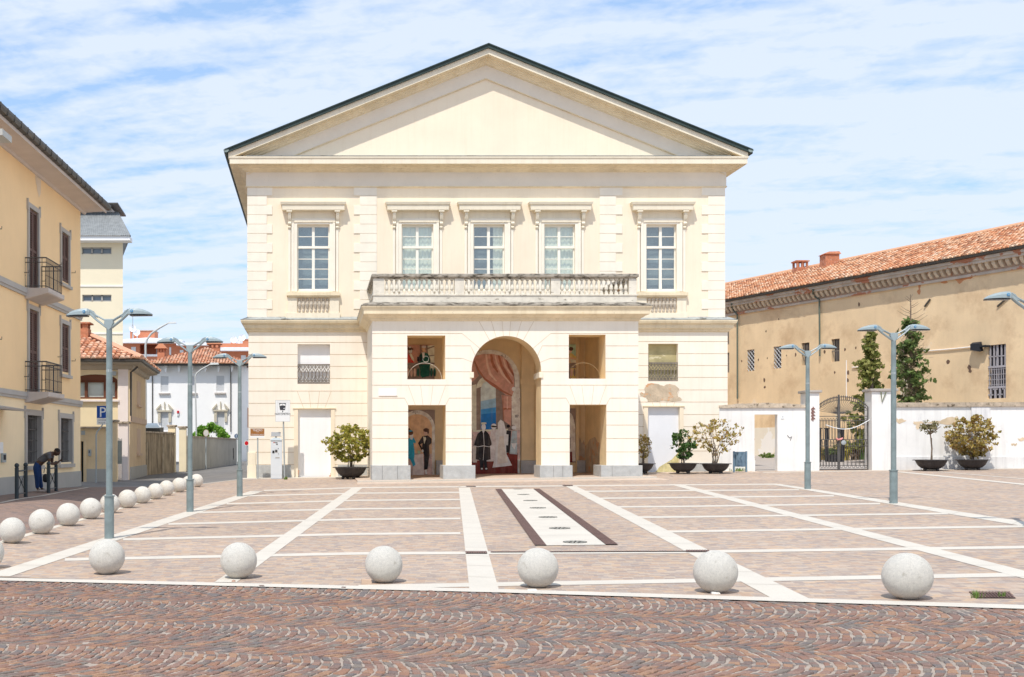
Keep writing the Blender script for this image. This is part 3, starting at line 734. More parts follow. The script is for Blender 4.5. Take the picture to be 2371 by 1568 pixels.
# lower walls left and right of the portico
lw = [(fx(689), fx(764), fz(889), fz(797), .28), (fx(690), fx(766), .3, fz(948), .16)]
rw = [(fx(1501), fx(1570), fz(883), fz(796), .28), (fx(1500), fx(1573), .3, fz(943), .16)]
m = M(); m.xf = FW.xf
wall_grid(m, XA, PA, .3, 6.75, lw, 0); wall_grid(m, PB, XB, .3, 6.75, rw, 0)
js = [793,821,848.5,876.6,905.7,934,963,990,1018,1047.3,1076]
jr = [791,819,846.5,874,903,931,960,988,1016,1044.5]
def row_lines(m, s0, s1, ys, zf, holes, d=.004, w=.022, mi=1, cut=None):
    for y in ys:
        z = zf(y); iv = [(s0, s1)]
        for h in holes:
            if h[2]-.001 < z < h[3]+.001 or (cut and cut(z, h)):
                g_ = cut(z, h) if cut and cut(z, h) else 0
                iv = [p for a_, b_ in iv for p in ((a_, min(b_, h[0]-g_)), (max(a_, h[1]+g_), b_)) if p[1]-p[0] > .02]
        lines(m, [((a_, z), (b_, z)) for a_, b_ in iv], w*.8, d, mi)
dl = (fx(689), fx(766), fz(948), fz(905.7)); dr = (fx(1500), fx(1572), fz(943), fz(903))
cutf = lambda dd: (lambda z, h: (.25 if (dd[2] < z < dd[3]+.01 and h[3] > 3 and h[3] < 4.2) else 0))
row_lines(m, XA, PA, js, fz, lw, cut=None); row_lines(m, PB, XB, jr, fz, rw)
# flat arch voussoir joints over the two blocked doors
for (a_, b_, z0, z1) in (dl, dr):
    for t in (.12, .38, .62, .88):
        xb = a_+(b_-a_)*(.5+(t-.5)*.8); xt = a_+(b_-a_)*(.5+(t-.5)*1.35); lines(m, [((xb, z0), (xt, z1))], .018, .006, 2)
    m.quad((a_, .002, z0+.05), (b_, .002, z0+.05), (b_, .002, z0+.06), (a_, .002, z0+.06), 0)
m.xf = None
for x in (XA, XB): m.quad((x, Y0, .3), (x, YBK, .3), (x, YBK, 6.75), (x, Y0, 6.75))
m.build('lower_wall', [CREAML, JOINT, JOINTL], TH)
# fallen plaster patches, thin raised-edge irregular areas
def patch(m, wall, pts, d, mi, w=None):
    """irregular outline from sparse points"""
    out = []
    k = len(pts); rr = random.Random(int(pts[0][0]*10))
    for i in range(k):
        a_, b_ = pts[i], pts[(i+1)%k]
        for t in (0, .33, .66):
            out.append((a_[0]+(b_[0]-a_[0])*t+rr.uniform(-.03, .03), a_[1]+(b_[1]-a_[1])*t+rr.uniform(-.03, .03)))
    m.poly([(x, d, z) for x, z in out], mi)
MORT = pm('bare mortar', (.55, .45, .33), var=.2, vscale=3, bmp=.8, bscale=12, patch=[((.62,.36,.20), .56, 1.8)])
BRK = pm('bare brick', (.58, .30, .18), var=.25, vscale=9, bmp=.5, patch=[((.7,.55,.4), .55, 6)])
C2 = lambda cx, cy: (fx((1580+cx/6.03)/1.0797), fz((960+cy/6.03)/1.0797))
m = M(); m.xf = FW.xf; patch(m, FW, [C2(*p) for p in [(190,60),(215,20),(300,-10),(400,15),(470,30),(560,5),(690,40),(710,70),(680,120),(700,190),(760,230),(740,262),(600,268),(480,262),(350,272),(230,262),(215,210),(120,190),(125,140),(190,130)]], .008, 0); m.build('bare_patch', [MORT, BRK], TH)
m = M(); m.xf = FW.xf; patch(m, FW, [C2(*p) for p in [(1440,770),(1400,800),(1390,870),(1360,960),(1320,1040),(1300,1120),(1440,1130)]], .008, 1); m.build('bare_patch', [MORT, BRK], TH)
C1 = lambda cx, cy: (fx((600+cx/3.563)/1.0797), fz((780+cy/3.563)/1.0797))
m = M(); m.xf = FW.xf; patch(m, FW, [C1(*p) for p in [(500,1400),(522,1405),(524,1470),(505,1480),(495,1440)]], .17*0+.008, 1); m.build('bare_patch', [MORT, BRK], TH)
m = M(); m.xf = FW.xf; patch(m, FW, [C1(*p) for p in [(812,1425),(835,1430),(838,1475),(770,1478),(800,1460)]], .008, 1); m.build('bare_patch', [MORT, BRK], TH)
m = M(); m.xf = FW.xf; patch(m, FW, [C2(*p) for p in [(1290*.54+20,1140),(770,1160),(760,1190),(712,1190)]], .008, 1); m.build('bare_patch', [MORT, BRK], TH)
# plinth stones
def plinth(m, a_, b_, zt, dd=.05, n=None):
    m = M(); m.xf = FW.xf; w = b_-a_; k = n or max(1, int(w/.85))
    for i in range(k):
        x0, x1 = a_+w*i/k, a_+w*(i+1)/k; m.box(x0+.004, x1-.004, -.02, dd, .3, zt, 0)
    m.build('plinth', STONE, TH, bevel=.008)
plinth(m, XA+.02, fx(690)-.28, fz(1077)); plinth(m, fx(766)+.28, PA, fz(1076)); plinth(m, fx(1573)+.2, XB-.02, fz(1072))
m = M(); m.xf = FW.xf; m.box(XA-.05, XA+.32, -.1, .09, .3, fz(1078), 0); m.box(XA-.03, XA+.3, -.1, .06, fz(1078), fz(1047), 0); m.build('corner_guard', TRIM, TH, bevel=.02)
# quoins
def quoin(a0, a1, b0, b1, flip):
    m = M(); m.xf = FW.xf
    zs = [fz(432+21.85*i) for i in range(15)]
    for i in range(14):
        x0, x1 = (a0, a1) if i % 2 == 0 else (b0, b1)
        z1_, z0_ = zs[i]-.006, max(7.1, zs[i+1]+.006)
        if z1_ > z0_: m.box(fx(x0), fx(x1), -.02, .03, z0_, z1_)
    m.build('quoin_strip', QUOIN, TH, bevel=.006)
quoin(572.5,630.5,572.5,618,0); quoin(819,872.5,833,872.5,0); quoin(1388,1441,1388,1426,1); quoin(1624,1678.5,1639,1678.5,1)
# frieze, architrave line
m = M()
m.sweep([(UA, YBK), (UA, Y0), (UB, Y0), (UB, YBK)], [(0, 12.42), (.05, 12.44), (.05, 13.02)], 0)
m.sweep([(UA, YBK), (UA, Y0), (UB, Y0), (UB, YBK)], [(.0, 12.40), (.075, 12.405), (.075, 12.45), (.05, 12.455)], 1)
m.build('frieze', [FRIEZE, TRIMD], TH)
m = M()
m.sweep([(UA, YBK), (UA, Y0), (UB, Y0), (UB, YBK)],
        [(.05, 13.0), (.12, 13.02), (.12, 13.05), (.20, 13.08), (.22, 13.12), (.33, 13.15), (.36, 13.2), (.66, 13.2)], 0)
m.sweep([(UA, YBK), (UA, Y0), (UB, Y0), (UB, YBK)],
        [(.66, 13.2), (.67, 13.2), (.67, 13.40), (.70, 13.42), (.71, 13.49), (.0, 13.53)], 1)
m.sweep([(UA, Y0), (UB, Y0)], [(.0, 13.535), (.72, 13.50), (.72, 13.515), (0, 13.56)], 2)
m.build('cornice', [TRIMD, TRIM, LEAD], TH)
# pediment: raking mouldings, tympanum, roof
XM, ZA, SL = 6.83, 17.92, .4015
def rake(m, prof, mis, xl=-3.48, xr=17.14):
    for x0, x1 in ((xl, XM), (XM, xr)):
        k = len(prof); pts = []
        for x in (x0, x1):
            for d, h in prof: pts.append((x, Y0-d, ZA-SL*abs(x-XM)-h))
        o = len(m.v); m.add(pts, [])
        for j in range(k-1): m.f.append([o+j, o+j+1, o+k+j+1, o+k+j]); m.m.append(mis[j])
m = M()
rake(m, [(.68,.15),(.68,.375),(.36,.385)], [1, 0])
rake(m, [(.36,.385),(.36,.43),(.27,.46),(.27,.49),(.18,.53),(.16,.58),(.06,.62)], [0]*6, -2.9, 16.6)
m.build('raking_cornice', [TRIMD, TRIM], TH)
m = M(); rake(m, [(.06,.61),(.06,1.16),(.0,1.165)], [0, 1], UA, UB); rake(m, [(.075,1.135),(.075,1.165),(.0,1.17)], [1, 1], UA, UB)
m.build('raking_frieze', [FRIEZE, TRIMD], TH)
m = M(); m.poly([(UA, Y0+.005, 13.4), (UB, Y0+.005, 13.4), (UB, Y0+.005, 13.6), (XM, Y0+.005, ZA-.5), (UA, Y0+.005, 13.6)]); m.build('tympanum', CREAM, TH)
m = M()
for x0, x1 in ((-3.63, XM), (XM, 17.29)):
    za, zb = (ZA-SL*abs(x0-XM), ZA-SL*abs(x1-XM))
    m.hexa([(x0,Y0-.78,za-.15),(x1,Y0-.78,zb-.15),(x1,YBK,zb-.15),(x0,YBK,za-.15),(x0,Y0-.78,za),(x1,Y0-.78,zb),(x1,YBK,zb),(x0,YBK,za)])
    m.hexa([(x0,Y0-.82,za-.02),(x1,Y0-.82,zb-.02),(x1,Y0-.7,zb-.02),(x0,Y0-.7,za-.02),(x0,Y0-.82,za+.025),(x1,Y0-.82,zb+.025),(x1,Y0-.7,zb+.025),(x0,Y0-.7,za+.025)])
m.build('roof', COPPER, TH)
for sx, x in ((-1, -3.56), (1, 17.22)):
    m = M(); zg = ZA-SL*abs(x-XM)-.02
    m.prism([(x+.11*math.cos(a_), zg+.11*math.sin(a_)) for a_ in [math.pi+j*math.pi/8 for j in range(9)]], 1, Y0-.80, YBK)
    m.build('gutter', GUTG, TH)
# first-floor ledge round the lower storey
prof = [(.0, 6.58), (.08, 6.62), (.08, 6.68), (.16, 6.72), (.18, 6.80), (.18, 6.86), (.27, 6.92), (.30, 7.0), (.30, 7.05)]
m = M()
for path in ([(XA, YBK), (XA, Y0), (PA, Y0)], [(PB, Y0), (XB, Y0), (XB, YBK)]):
    m.sweep(path, prof, 0); m.sweep(path, [(.305, 7.045), (.31, 7.06), (.0, 7.2)], 1)
m.build('ledge', [TRIMD, LEAD], TH)
# upper windows
def window(i, x0, x1):
    s0, s1 = fx(x0), fx(x1); zt, zb = fz(520), fz(673); c = (s0+s1)/2; w = s1-s0
    m = M(); m.xf = FW.xf
    # stepped architrave
    for a_, b_, dd in ((.23, .0, .05), (.23, .13, .075)):
        m.box(s0-a_, s0-b_, 0, dd, zb-.05, zt+a_); m.box(s1+b_, s1+a_, 0, dd, zb-.05, zt+a_); m.box(s0-b_, s1+b_, 0, dd-.002, zt+b_, zt+a_)
    m.box(s0-.36, s0-.26, 0, .04, zb-.05, zt+.42); m.box(s1+.26, s1+.36, 0, .04, zb-.05, zt+.42)
    win = m.build('window', TRIM if False else QUOIN, TH, bevel=.006)
    m = M(); m.xf = FW.xf; hw = w/2+.62; z1 = fz(471.5); z0 = fz(490)
    pr = [(0, z0-.02), (.16, z0), (.30, z0+.015), (.31, z0+.20), (.35, z0+.23), (.38, z1), (0, z1+.03)]
    m.xf = None; m.sweep([(c-hw+.33, Y0), (c+hw-.33, Y0)], pr)
    pts = [(c-hw+.33, Y0), (c+hw-.33, Y0)]
    m = M(); m.sweep([(c-hw+.33, Y0+.3), (c-hw+.33, Y0), (c+hw-.33, Y0), (c+hw-.33, Y0+.3)], pr)
    m.xf = FW.xf; m.box(s0-.22, s1+.22, 0, .03, z0-.36, z0); m.box(s0-.24, s1+.24, 0, .085, z0-.44, z0-.37)
    m.build('hood', TRIM, win)
    for sx in (-1, 1):
        m = M(); m.xf = FW.xf; xc = c+sx*(w/2+.31)
        m.box(xc-.11, xc+.11, 0, .29, z0-.06, z0)
        m.prism([(0, z0-.06), (.22, z0-.06), (.23, z0-.16), (.17, z0-.32), (.11, z0-.42), (.14, z0-.50), (.10, z0-.56), (.0, z0-.58)], 0, xc-.055, xc+.075)
        m.xf = FW.xf; m.prism([(.0, z0-.58), (.09, z0-.60), (.10, z0-.66), (.05, z0-.72), (0, z0-.72)], 0, xc-.055, xc+.055)
        m.build('bracket', TRIM, win, bevel=.006)
    # timber frame and glazing bars
    m = M(); m.xf = FW.xf
    d0, d1 = -.17, -.12; T = .05
    m.box(s0, s0+T, d0, d1, zb, zt); m.box(s1-T, s1, d0, d1, zb, zt); m.box(s0+T, s1-T, d0, d1, zt-.09, zt); m.box(s0+T, s1-T, d0, d1, zb, zb+.08)
    ztr = fz(572); m.box(s0, s1, d0, d1+.05, ztr-.05, ztr+.045)
    m.box(c-.055, c+.055, d0, d1+.015, zb+.08, ztr-.065); m.box(c-.055, c+.055, d0, d1+.015, ztr+.055, zt-.09)
    def bars(za, zc, n):
        for k in range(1, n):
            z = za+(zc-za)*k/n
            m.box(s0+T, c-.055, d0+.01, d1, z-.014, z+.014); m.box(c+.055, s1-T, d0+.01, d1, z-.014, z+.014)
    bars(zb+.08, ztr-.065, 4); bars(ztr+.055, zt-.09, 2)
    m.build('frame', WFRAME, win)
    m = M(); m.xf = FW.xf; m.box(s0+.02, s1-.02, -.152, -.148, zb+.02, zt-.02); m.build('pane', GLASS, win)
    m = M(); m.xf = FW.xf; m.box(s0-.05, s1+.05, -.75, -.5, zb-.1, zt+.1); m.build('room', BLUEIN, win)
    if i in (1, 2, 3):
        m = M(); m.xf = FW.xf; a_ = s0-.02 if i != 2 else c+.2; b_ = s1+.02; n = int((b_-a_)/.035); pts = []
        for k in range(n+1):
            x = a_+(b_-a_)*k/n; dd = -.26+.018*math.sin(k*1.3)+.008*math.sin(k*3.1); pts += [(x, dd, zb-.05), (x, dd, zt+.05)]
        m.add(pts, [(2*k, 2*k+2, 2*k+3, 2*k+1) for k in range(n)]); m.build('curtain', CURT, win, smooth=True, fix=False)
    if i in (0, 4):
        m = M(); m.xf = FW.xf; z1, z0 = fz(678), fz(686)
        m.box(s0-.42, s1+.42, 0, .20, z0, z1); m.box(s0-.36, s1+.36, 0, .15, z0-.06, z0); m.build('sill', TRIMD, win, bevel=.008)
        m = M(); m.xf = FW.xf; zc = fz(725)
        m.box(s0-.38, s0+.0, 0, .09, zc-.0, z0-.06); m.box(s1-.0, s1+.38, 0, .09, zc, z0-.06); m.box(s0, s1, 0, .03, zc, z0-.06, 1); m.box(s0-.45, s1+.42, 0, .12, fz(738), zc)
        m.build('apron', [TRIM, CREAM], win, bevel=.008)
        for k in range(8):
            m = M(); x = s0+.09+(w-.18)*k/7; zz = z0-.08; hh = zz-zc-.02
            m.lathe([(.045, zz-.02), (.055, zz-.08), (.028, zz-.13), (.075, zz-.26), (.06, zz-.34), (.025, zz-.46), (.052, zz-.5), (.052, zz-.56), (.02, zz-.6), (.02, zc)], (x, Y0-.06, 0), 8)
            m.build('baluster', STONEB if False else pm_b, win)
pm_b = pm('window baluster', (.50, .44, .36), var=.2, vscale=6)
for i, (a_, b_) in enumerate(ups): window(i, a_, b_)
# small lower windows with cast-iron parapets, blocked doors
def castiron(wall, s0, s1, z0, z1, d, parent):
    m = M(); m.xf = wall.xf; w = s1-s0; n = 9; st = w/n; h = z1-z0
    m.box(s0, s1, d-.03, d+.03, z1-.06, z1); m.box(s0, s1, d-.02, d+.02, z0, z0+.06); m.box(s0, s1, d-.012, d+.012, z0+.12, z0+.15)
    for k in range(n+1):
        x = s0+st*k
        for sg in (-1, 1):
            if (k == 0 and sg < 0) or (k == n and sg > 0): continue
            m.tube([(x+sg*(st*.46-st*.44*math.sin(math.pi*t/8)), d, z0+.17+(h-.36)*t/8) for t in range(9)], .016, 5)
        m.tube([(x, d, z0+.02), (x, d, z0+.2)], .016, 5); m.tube([(x, d, z1-.2), (x, d, z1-.04)], .018, 5)
    for k in range(n):
        x = s0+st*(k+.5); m.tube([(x+st*.3*math.cos(a_), d, z1-.12+st*.3*math.sin(a_)) for a_ in [j*math.pi/4 for j in range(9)]], .012, 4, cap=False)
        m.tube([(x+st*.3*math.cos(a_), d, z0+.10+st*.3*math.sin(a_)) for a_ in [j*math.pi/4 for j in range(9)]], .012, 4, cap=False)
    return m.build('railing', CASTIR, parent)
SKYP = pm('painted sky panel', (.50, .44, .24), var=.25, vscale=1.4, patch=[((.66,.60,.40), .56, 1.0, (1, 1, 2.5)), ((.3,.28,.2), .68, 1.1, (1, 1, 2))])
for k, (h, pm_, y0, y1) in enumerate(((lw[0], WHITE, 843, 889), (rw[0], SKYP, 839, 883))):
    m = M(); m.xf = FW.xf; m.box(h[0]-.01, h[1]+.01, -.30, -.24, h[2]-.02, h[3]+.02); p = m.build('window_panel', pm_, TH)
    castiron(FW, h[0], h[1], fz(y1), fz(y0), -.05, p)
for k, (h, pm_, lab) in enumerate(((lw[1], WHITE, 'white blocked door left of the portico'), (rw[1], SHADEW, 'white blocked door right of the portico, bluish shade in its colour'))):
    m = M(); m.xf = FW.xf; m.box(h[0]-.01, h[1]+.01, -.18, -.13, .3, h[3]+.02); p = m.build('door_panel', pm_, TH); p['label'] = lab
    m = M(); m.xf = FW.xf
    m.box(h[0]-.16, h[0], -.01, .035, .3, h[3]); m.box(h[1], h[1]+.16, -.01, .035, .3, h[3]); m.box(h[0]-.16, h[1]+.16, -.01, .037, h[3], h[3]+.02); m.box(h[0]-.20, h[1]+.20, -.01, .06, h[3]+.02, h[3]+.06, 1)
    m.build('door_frame', [CREAM, TRIMD], p)
m = M(); m.xf = FW.xf; h = rw[1]; m.poly([(h[0]+.25, -.125, .8), (h[1]-.0, -.125, .8), (h[1], -.125, 1.75), (h[0]+1.0, -.125, 1.45), (h[0]+.5, -.125, 1.15)]); m.build('yellow_patch', pm('yellow patch', (.62, .55, .28), var=.3, vscale=5, streak=.4, streakcol=(.8,.78,.6)), TH)  # yellow wedge over the lower door panel, rising to the right
# ---- portico
AX, AZ, AR = qx(1172.5), qz(858.5), 80.5*YP/F
ZS = 6.75
ph = [(qx(943), qx(1031), qz(878.5), qz(777), 0), (qx(945), qx(1032), .3, qz(938), 0),
      (qx(1317), qx(1402), qz(877), qz(775), 0), (qx(1319), qx(1404), .3, qz(937), 0)]
ah = (AX-AR, AX+AR, .3, AZ+AR, 0)
m = M(); m.xf = PW.xf
D_ = Y0-YP
def grid2(m, s0, s1, z0, z1, holes):
    wall_grid(m, s0, s1, z0, z1, [(h[0], h[1], h[2], h[3], D_) if len(h) > 5 else h for h in holes], 0)
S = [PA, PB]
# front face only, reveals built separately as tunnels
Sx = sorted(set([PA, PB]+[v for h in ph+[ah] for v in h[:2]])); Zx = sorted(set([.3, ZS]+[v for h in ph+[ah] for v in h[2:4]]+[AZ]))
for a_, b_ in zip(Sx, Sx[1:]):
    for c_, e_ in zip(Zx, Zx[1:]):
        sm, zm = (a_+b_)/2, (c_+e_)/2
        if any(h[0] < sm < h[1] and h[2] < zm < h[3] for h in ph+[ah]): continue
        m.quad((a_, 0, c_), (b_, 0, c_), (b_, 0, e_), (a_, 0, e_))
NA = 32; arc = [(AX-AR*math.cos(math.pi*i/NA), AZ+AR*math.sin(math.pi*i/NA)) for i in range(NA+1)]
for i in range(NA):
    (x0, z0), (x1, z1) = arc[i], arc[i+1]; m.quad((x0, 0, z0), (x1, 0, z1), (x1, 0, AZ+AR), (x0, 0, AZ+AR))
rows = [772.3,801,829.8,861,892,922,953.2,984.4,1015.4,1046.6]
for y in rows:
    z = qz(y); iv = [(PA, PB)]
    for h in ph:
        if h[2] < z < h[3]: iv = [p for a_, b_ in iv for p in ((a_, min(b_, h[0])), (max(a_, h[1]), b_)) if p[1]-p[0] > .02]
        elif h[2] < 1 and h[3] <= z < h[3]+.30: iv = [p for a_, b_ in iv for p in ((a_, min(b_, h[0]-.13)), (max(a_, h[1]+.13), b_)) if p[1]-p[0] > .02]
        elif h[2] > 1 and y == 892: pass
    if z < AZ: g_ = AR
    else: g_ = math.sqrt(max(0, AR*AR-(z-AZ)**2))+.0
    if y in (772.3,): g_ = AR+.45*0+.35
    elif y in (801, 829.8): g_ = g_+.42
    if z < AZ+AR+.35: iv = [p for a_, b_ in iv for p in ((a_, min(b_, AX-g_)), (max(a_, AX+g_), b_)) if p[1]-p[0] > .02]
    lines(m, [((a_, z), (b_, z)) for a_, b_ in iv], .016, .004, 1)
# radiating joints of the arch
for sg in (-1, 1):
    for ang, r2 in ((5, 2.02), (17, 2.1), (29, 2.28)):
        a0 = math.radians(ang); x0, z0 = AX+sg*AR*math.sin(a0), AZ+AR*math.cos(a0)
        z2 = qz(741); t = (z2-AZ)/math.cos(a0); lines(m, [((x0, z0), (AX+sg*t*math.sin(a0), z2))], .016, .005, 2)
    for y, ang in ((772.3, 50), (801, 64), (829.8, 76)):
        z = qz(y); a0 = math.radians(ang); g_ = AR+.35 if y == 772.3 else math.sqrt(max(0, AR*AR-(z-AZ)**2))+.42
        lines(m, [((AX+sg*AR*math.sin(a0), AZ+AR*math.cos(a0)), (AX+sg*g_, z))], .016, .005, 2)
for h in (ph[1], ph[3]):
    zt = qz(892); zb_ = h[3]
    for t in (.0, .33, .66, 1.0):
        xb = h[0]+(h[1]-h[0])*(.5+(t-.5)*.62); xt = h[0]+(h[1]-h[0])*(.5+(t-.5)*1.0); lines(m, [((xb, zb_), (xt, zt))], .014, .005, 2)
    for sg, x in ((-1, h[0]), (1, h[1])): lines(m, [((x, zb_), (x+sg*.13, qz(922)))], .016, .005, 2)
m.xf = None
m.quad((PA, YP, .3), (PA, Y0, .3), (PA, Y0, ZS), (PA, YP, ZS)); m.quad((PB, YP, .3), (PB, Y0, .3), (PB, Y0, ZS), (PB, YP, ZS))
po = m.build('portico_wall', [CREAML, JOINT, JOINTL], TH)
# piers one metre deep, then one chamber behind all openings
m = M(); YI = YP+1.0
for h in ph:
    a_, b_, c_, e_ = h[:4]
    m.quad((a_, YP, c_), (a_, YI, c_), (a_, YI, e_), (a_, YP, e_)); m.quad((b_, YP, c_), (b_, YI, c_), (b_, YI, e_), (b_, YP, e_))
    m.quad((a_, YP, e_), (a_, YI, e_), (b_, YI, e_), (b_, YP, e_)); m.quad((a_, YP, c_), (a_, YI, c_), (b_, YI, c_), (b_, YP, c_))
for x in (AX-AR, AX+AR): m.quad((x, YP, .3), (x, YI, .3), (x, YI, AZ), (x, YP, AZ))
for i in range(NA):
    (x0, z0), (x1, z1) = arc[i], arc[i+1]; m.quad((x0, YP, z0), (x1, YP, z1), (x1, YI, z1), (x0, YI, z0)); m.quad((x0, YI, z0), (x1, YI, z1), (x1, YI, AZ+AR), (x0, YI, AZ+AR))
for a_, b_ in zip(Sx, Sx[1:]):
    for c_, e_ in zip(Zx, Zx[1:]):
        sm, zm = (a_+b_)/2, (c_+e_)/2
        if any(h[0] < sm < h[1] and h[2] < zm < h[3] for h in ph+[ah]): continue
        m.quad((a_, YI, c_), (b_, YI, c_), (b_, YI, e_), (a_, YI, e_))
XI0, XI1, ZI = PA+.9, 10.83, 6.62
m.quad((XI0, YI, .3), (XI0, Y0, .3), (XI0, Y0, ZI), (XI0, YI, ZI)); m.quad((XI1, YI, .3), (XI1, Y0, .3), (XI1, Y0, ZI), (XI1, YI, ZI))
m.quad((XI0, Y0+.01, .3), (XI1, Y0+.01, .3), (XI1, Y0+.01, ZI), (XI0, Y0+.01, ZI)); m.quad((XI0, YI, ZI), (XI1, YI, ZI), (XI1, Y0, ZI), (XI0, Y0, ZI))
for x0, x1 in ((8.24, 8.74), (5.28, 5.76), (10.45, 10.55)): m.box(x0, x1, Y0-.16, Y0, .3, ZI-.02)
m.box(8.2, 9.6, Y0-.19, Y0-.165, qz(875)-.02, qz(862)-.02)
m.build('portico_interior', OCHRE_IN, TH)
m = M(); m.poly([(9.75+.75+x, Y0-.01, z) for x, z in ((0, .7), (.33, .7), (.33, 2.0), (.28, 2.25), (.2, 2.1), (.12, 2.35), (.05, 2.1), (0, 1.9))]); m.build('damp_patch', MORT, TH)
m = M(); m.poly([(XI1-.006, Y0-2.9+x, z) for x, z in ((0, .7), (2.8, .7), (2.8, 2.0), (2.4, 2.1), (2.1, 2.25), (1.7, 2.3), (1.2, 2.35), (.8, 2.15), (.4, 2.1), (0, 1.9))]); m.build('damp_patch', MORT, TH)
for sg in (-1, 1):
    m = M(); x = AX+sg*AR; a_, b_ = sorted((x-sg*.078, x+sg*.063))
    m.box(a_, b_, YP-.05, YP+1.05, qz(875), qz(862)); m.build('impost', TRIM, TH, bevel=.01)
for (a_, b_, lab) in ((861,951,'plinth at the left corner of the portico'),(1026,1101,'plinth left of the arch'),(1250,1326,'plinth right of the arch'),(1391.5,1488,'plinth at the right corner of the portico')):
    m = M(); x0, x1 = qx(a_)*.998, qx(b_)*.998; n = 1 if b_-a_ < 80 else 3; w = (x1-x0)
    if a_ < 900: cuts = [0, .27, .66, 1]
    elif a_ > 1380: cuts = [0, .27, 1]
    elif a_ > 1200: cuts = [0, .42, .7, 1]
    else: cuts = [0, 1]
    for c0, c1 in zip(cuts, cuts[1:]): m.box(x0+w*c0+.003, x0+w*c1-.003, YP-.09, YP+1.1, .4, qz(1077.5))
    o = m.build('pier_plinth', STONE, TH, bevel=.012); o['label'] = 'grey stone '+lab
for x0, x1 in ((4.82, 5.78), (8.22, 9.66), (10.47, 10.80)): m = M(); m.box(x0, x1, Y0-.22, Y0-.02, .4, 1.42); m.build('inner_plinth', STONE, TH, bevel=.01)
# portico cornice and balustrade
prof = [(.0, 6.56), (.07, 6.62), (.07, 6.66), (.15, 6.70), (.22, 6.76), (.30, 6.78), (.33, 6.80), (.33, 6.90), (.36, 6.98), (.40, 7.04), (.41, 7.08)]
pth = [(PA, Y0), (PA, YP), (PB, YP), (PB, Y0)]
m = M(); m.sweep(pth, prof, 0); m.sweep(pth, [(.41, 7.08), (.42, 7.09), (.42, 7.12), (.36, 7.13), (.36, 7.165), (.05, 7.26), (-.3, 7.26)], 1)
m.quad((PA, YP, 7.25), (PB, YP, 7.25), (PB, Y0, 7.25), (PA, Y0, 7.25), 1)
m.build('portico_cornice', [TRIMD, STONET], TH)
BX0, BX1 = PA+.04, PB-.04; BY = YP+.06
BB = M(); inn = .26
BB.sweep([(BX0, Y0), (BX0, BY), (BX1, BY), (BX1, Y0)], [(0, 7.24), (.0, 7.50), (.03, 7.51), (.03, 7.55), (-.02, 7.56), (-inn, 7.56), (-inn, 7.24)], 0)
bal = BB.build('balustrade', STONEB, TH)
m = M(); m.sweep([(BX0, Y0), (BX0, BY), (BX1, BY), (BX1, Y0)], [(-inn-.03, 8.14), (-.02, 8.14), (.03, 8.18), (.06, 8.2), (.06, 8.29), (.03, 8.31), (-inn-.06, 8.31), (-inn-.06, 8.2), (-inn-.03, 8.14)], 0)
m.build('coping', STONET, bal)
psp = [(938-71.0*0, 961)]
qs = lambda xs: (xs-790)*YP/2900
ped = [(931, 961), (1137.5, 1161), (1378.6, 1402), (1574, 1599)]
for a_, b_ in ped:
    m = M(); x0 = max(BX0, qs(a_)); x1 = min(BX1, qs(b_)); m.box(x0, x1, BY+.02, BY+inn-.02, 7.56, 8.14); m.build('pedestal', STONEB, bal, bevel=.008)
# a finished baluster mesh, shared
m = M(); zb_, zt_ = 7.56, 8.14
m.box(-.055, .055, -.055, .055, zb_, zb_+.10)
m.lathe([(.05, zb_+.10), (.05, zb_+.12), (.03, zb_+.14), (.045, zb_+.16), (.070, zb_+.21), (.066, zb_+.27), (.045, zb_+.38), (.030, zb_+.46), (.028, zb_+.49), (.05, zb_+.505), (.05, zb_+.52), (.045, zb_+.53)], n=10)
m.box(-.06, .06, -.06, .06, zb_+.53, zt_)
b0_ = m.build('baluster', STONEB); bme = b0_.data; bpy.data.objects.remove(b0_)
bpos = []
for (a_, b_), (c_, d_), n in ((ped[0], ped[1], 14), (ped[1], ped[2], 17), (ped[2], ped[3], 14)):
    x0, x1 = qs(b_), qs(c_)
    for k in range(n): bpos.append((x0+(x1-x0)*(k+.5)/n, BY+inn/2, 0))
for k in range(16): bpos.append((BX0+inn/2, BY+.55+k*.215, 0))
for k in range(16): bpos.append((BX1-inn/2, BY+.55+k*.215, 0))
for p in bpos:
    o = bpy.data.objects.new('baluster', bme); COL.objects.link(o); o.parent = bal
    o.location = Vector(p)-TH.location-Vector((0, 0, 0)); 
    if bal.location.length: o.location -= bal.location
# rust-brown support strut leaning behind the last balusters
m = M(); m.tube([(qs(1520), BY+inn+.1, 7.4), (qs(1573), BY+inn+.1, 7.95)], .05, 6); m.build('debris', MORT, TH)
# thin metal arcs with a ring, hung across the two upper openings
for h, ring in ((ph[0], True), (ph[2], False)):
    m = M(); c = (h[0]+h[1])/2-.02; r_ = (h[1]-h[0])/2*.92
    m.tube([(c+r_*math.cos(a_), YP+.5, h[2]+.02+(.62 if ring else .60)*math.sin(a_)) for a_ in [j*math.pi/18 for j in range(19)]], .006, 5)
    if ring: m.tube([(c+.05+.11*math.cos(a_), YP+.5, h[2]+.78+.11*math.sin(a_)) for a_ in [j*math.pi/8 for j in range(17)]], .006, 5)
    o = m.build('arc_wire', pm('pale wire' if ring else 'rusty wire', (.8,.76,.66) if ring else (.45,.33,.18)), TH)
# small plaque and scar on the left pier, wall box
m = M(); m.xf = PW.xf; m.box(qx(877), qx(918), 0, .012, qz(916.5), qz(900)); m.box(qx(877), qx(920), 0, .02, qz(917.5), qz(916.5), 1); m.build('plaque', [pm('white plaque', (.88,.89,.9)), JOINT], TH)
